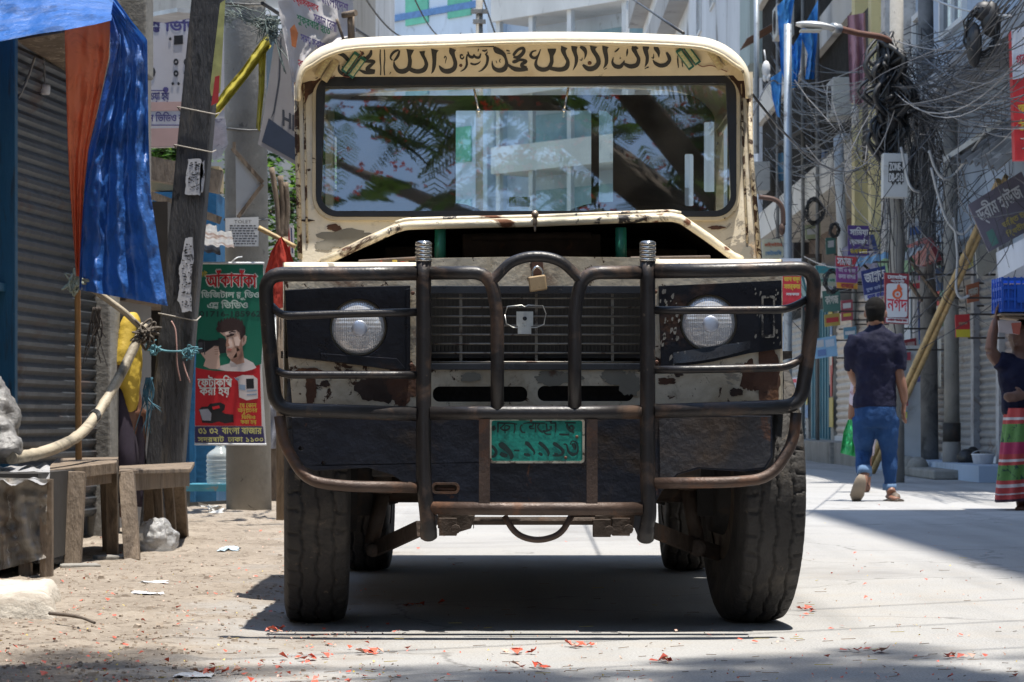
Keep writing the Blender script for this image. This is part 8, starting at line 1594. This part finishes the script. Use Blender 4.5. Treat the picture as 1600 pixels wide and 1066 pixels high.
for k in range(360):                              # loose outer sprays reaching over the road in front of the jeep
    o = Vector((rt.uniform(-2.0, 2.6), rt.uniform(4.0, 6.1), rt.uniform(8.8, 11.0)))
    if nz(o.x * 1.1, o.y * 1.3, 5.5) < .04: continue
    a = rt.uniform(0, 6.28); frond(o, Vector((math.cos(a), math.sin(a), rt.uniform(-.2, .3))).normalized(), rt.uniform(.4, .7), 0)
mb.build('crown', lf, ft, recalc=False)
lg = [leafm('leaf_green_a', (.055, .12, .022), .45), leafm('leaf_green_b', (.10, .17, .035), .45), leafm('leaf_green_c', (.03, .07, .016), .3)]
def bush(name, label, base, c, r, n, size, cat='tree'):
    t = thing(name, base, label, cat); m = MB(); m.tube(smooth_path([base, (Vector(base) + Vector(c)) / 2 + Vector((.1, 0, 0)), c], 4), [.10 - .008 * k for k in range(9)], 8)
    for k in range(7): e = Vector(c) + Vector((rt.uniform(-1, 1) * r[0], rt.uniform(-1, 1) * r[1], rt.uniform(-.5, 1) * r[2])) * .7; m.tube([Vector(c), e], [.035, .012], 5)
    m.build('trunk', bark, t); m = MB()
    cl = [Vector(c) + Vector((rt.gauss(0, .5) * r[0], rt.gauss(0, .5) * r[1], rt.gauss(0, .5) * r[2])) for _ in range(22)]
    for k in range(n):
        o = rt.choice(cl) + Vector((rt.gauss(0, .22) * r[0], rt.gauss(0, .22) * r[1], rt.gauss(0, .2) * r[2])); a = rt.uniform(0, 6.28); d = Vector((math.cos(a), math.sin(a), rt.uniform(-.8, .4))).normalized() * size * rt.uniform(.6, 1.3); w = d.cross(Vector((rt.uniform(-.4, .4), rt.uniform(-.4, .4), 1))).normalized() * size * .32
        m.add([o, o + d * .5 + w, o + d, o + d * .5 - w], [(0, 1, 2, 3)], rt.choice((0, 0, 1, 2)))
    m.build('crown', lg, t, recalc=False)
bush('street_tree', 'leafy green tree seen through the gap left of the jeep windscreen', (P(430, 0, 28).x, 28, 0), P(438, 320, 28), (.75, .7, .75), 3600, .10)
bush('street_tree', 'leafy green tree showing below the studio signboard', (P(262, 0, 25).x, 25, 0), P(262, 240, 25), (.5, .5, .32), 2200, .10)
# petals, leaves, twigs and paper on the ground
pr_ = random.Random(9); mb = MB(); mb2 = MB()
def petal(m, g, s, mi):
    a = pr_.uniform(0, 6.28); d = Vector((math.cos(a), math.sin(a), 0)) * s; w = Vector((-d.y, d.x, 0)) * pr_.uniform(.3, .7); h_ = s * pr_.uniform(.2, .95)
    m.add([g + Vector((0, 0, .004)), g + d * .5 + w + Vector((0, 0, h_)), g + d + Vector((0, 0, .006 + h_ * .4)), g + d * .5 - w + Vector((0, 0, h_ * .7))], [(0, 1, 2), (0, 2, 3)], mi)
for k in range(1700):
    if pr_.random() < .62: g = G(pr_.uniform(-30, 1630), 1090 - 300 * pr_.random() ** 2.3)
    else: g = G(pr_.uniform(-30, 640), 1080 - 230 * pr_.random() ** 1.3)
    if g.y > 5.5: g.z = max(0, dirt_z(g.x, g.y))
    if abs(g.x - .07) < .8 and 7.6 < g.y < 12 and pr_.random() < .85: continue
    r_ = pr_.random(); petal(mb, g, pr_.uniform(.003, .009) if r_ < .84 else pr_.uniform(.010, .020), 0 if r_ > .66 else pr_.choice((1, 1, 2, 3, 3, 3, 1)))
for k in range(240):
    g = G(pr_.uniform(-30, 1600), 1090 - 220 * pr_.random() ** 1.8); a = pr_.gauss(0, .5); d = Vector((math.cos(a), math.sin(a), 0)) * pr_.uniform(.008, .045); mb.bar(g + Vector((0, 0, .004)), g + d + Vector((0, 0, .005)), .0016, .0014, pr_.choice((3, 3, 4, 2)))
fl_m = [pm('petal_orange_red', (.55, .085, .04), .55, 0, .3, 30), pm('petal_pale', (.55, .33, .25), .6), pm('petal_yellow', (.55, .42, .08), .6, 0, .3, 30), pm('dry_brown', (.24, .16, .10), .8, 0, .3, 30), pm('twig_dark', (.12, .09, .065), .8)]
tag(mb.build('fallen_petals', fl_m, recalc=False), 'scattered red petals, yellow bits and twigs lying over the road and dirt', 'petals', kind='stuff')
for k, (x, y) in enumerate(((210, 985) if False else (430, 988), (490, 1030), (578, 1022), (812, 1022), (848, 1046), (1272, 955), (1052, 1036), (1352, 1020), (1488, 1028), (330, 1054), (655, 948), (905, 1012))):
    mb = MB(); g = G(x, y)
    for j in range(9): petal(mb, g + Vector((pr_.gauss(0, .022), pr_.gauss(0, .03), 0)), pr_.uniform(.014, .03), pr_.choice((0, 0, 0, 0, 1)))
    o_ = mb.build('fallen_flower', fl_m, recalc=False); tag(o_, ('wilted red flower at the foot of the left front tyre', 'wilted red flower on the road left of centre near the lower edge', 'wilted red flower pair just below the shadow of the bull bar', 'wilted red flower below the number plate', 'wilted red flower nearest the lower edge under the jeep centre', 'wilted red flower just right of the right front tyre', 'wilted red flower below the right headlight', 'small wilted red flower on the open road below the walking man', 'dark red flower on the road near the lower right corner', 'wilted red flower on the dirt near the lower edge', 'wilted red flower lying in the jeep shadow beside the left tyre', 'wilted red flower at the edge of the jeep shadow right of the plate')[k], 'flower', 'fallen red flowers on the road')
for k, (x, y, w, d, l, c_) in enumerate(((358, 864, .045, .07, 'pale blue paper scrap on the dirt beside the jeep', (.40, .50, .58)), (240, 917, .05, .04, 'white paper scrap on the dirt, the farther of two', (.60, .62, .66)), (232, 932, .05, .05, 'white paper scrap on the dirt, the nearer of two', (.60, .62, .66)), (303, 1058, .045, .04, 'small white crumpled scrap at the lower edge', (.62, .62, .62)))):
    g = G(x, y); mb = MB()
    def sc_(u, v):
        X = g.x + (u - .5) * w * 2 + .02 * nz(v * 4, k); Y_ = g.y + (v - .5) * d * 2 + .03 * nz(u * 4, k + .5)
        return Vector((X, Y_, max(0, dirt_z(X, Y_) if Y_ > 5.5 else 0) + .004 + .010 * abs(nz(u * 3, v * 3, k))))
    mb.grid(sc_, 8, 8); tag(mb.build('paper_scrap', pm('scrap_%d' % k, c_, .7)), l, 'paper')
mb = MB(); mb.tube(smooth_path([G(78, 980) + Vector((0, 0, .04)), G(120, 988) + Vector((0, 0, .045)), G(148, 993) + Vector((0, 0, .035))], 4), [.006] * 5 + [.004] * 4, 6);
tag(mb.build('twig', bark), 'thick dark twig lying on the dirt by the concrete block', 'twig')
mb = MB()
for k in range(1500):
    g = G(pr_.uniform(-40, 560), 1085 - 260 * pr_.random() ** 1.2)
    if g.x > -.75 and pr_.random() < .8: continue
    if g.y > 5.5: g.z = max(0, dirt_z(g.x, g.y))
    s = pr_.uniform(.003, .008) * (2.2 if pr_.random() < .04 else 1); mb.box(g + Vector((0, 0, s * .25)), (s * 1.5, s * 1.2, s * .8), Matrix.Rotation(pr_.uniform(0, 3), 3, 'Z') @ Matrix.Rotation(pr_.uniform(-.4, .4), 3, 'X'), pr_.choice((0, 0, 1)), .7)
tag(mb.build('gravel', [pm('pebble', (.34, .28, .22), .9, 0, .3, 40), pm('pebble_dark', (.25, .20, .16), .9, 0, .3, 40)], recalc=False), 'small stones and crumbs scattered over the dirt on the left', 'gravel', kind='stuff')
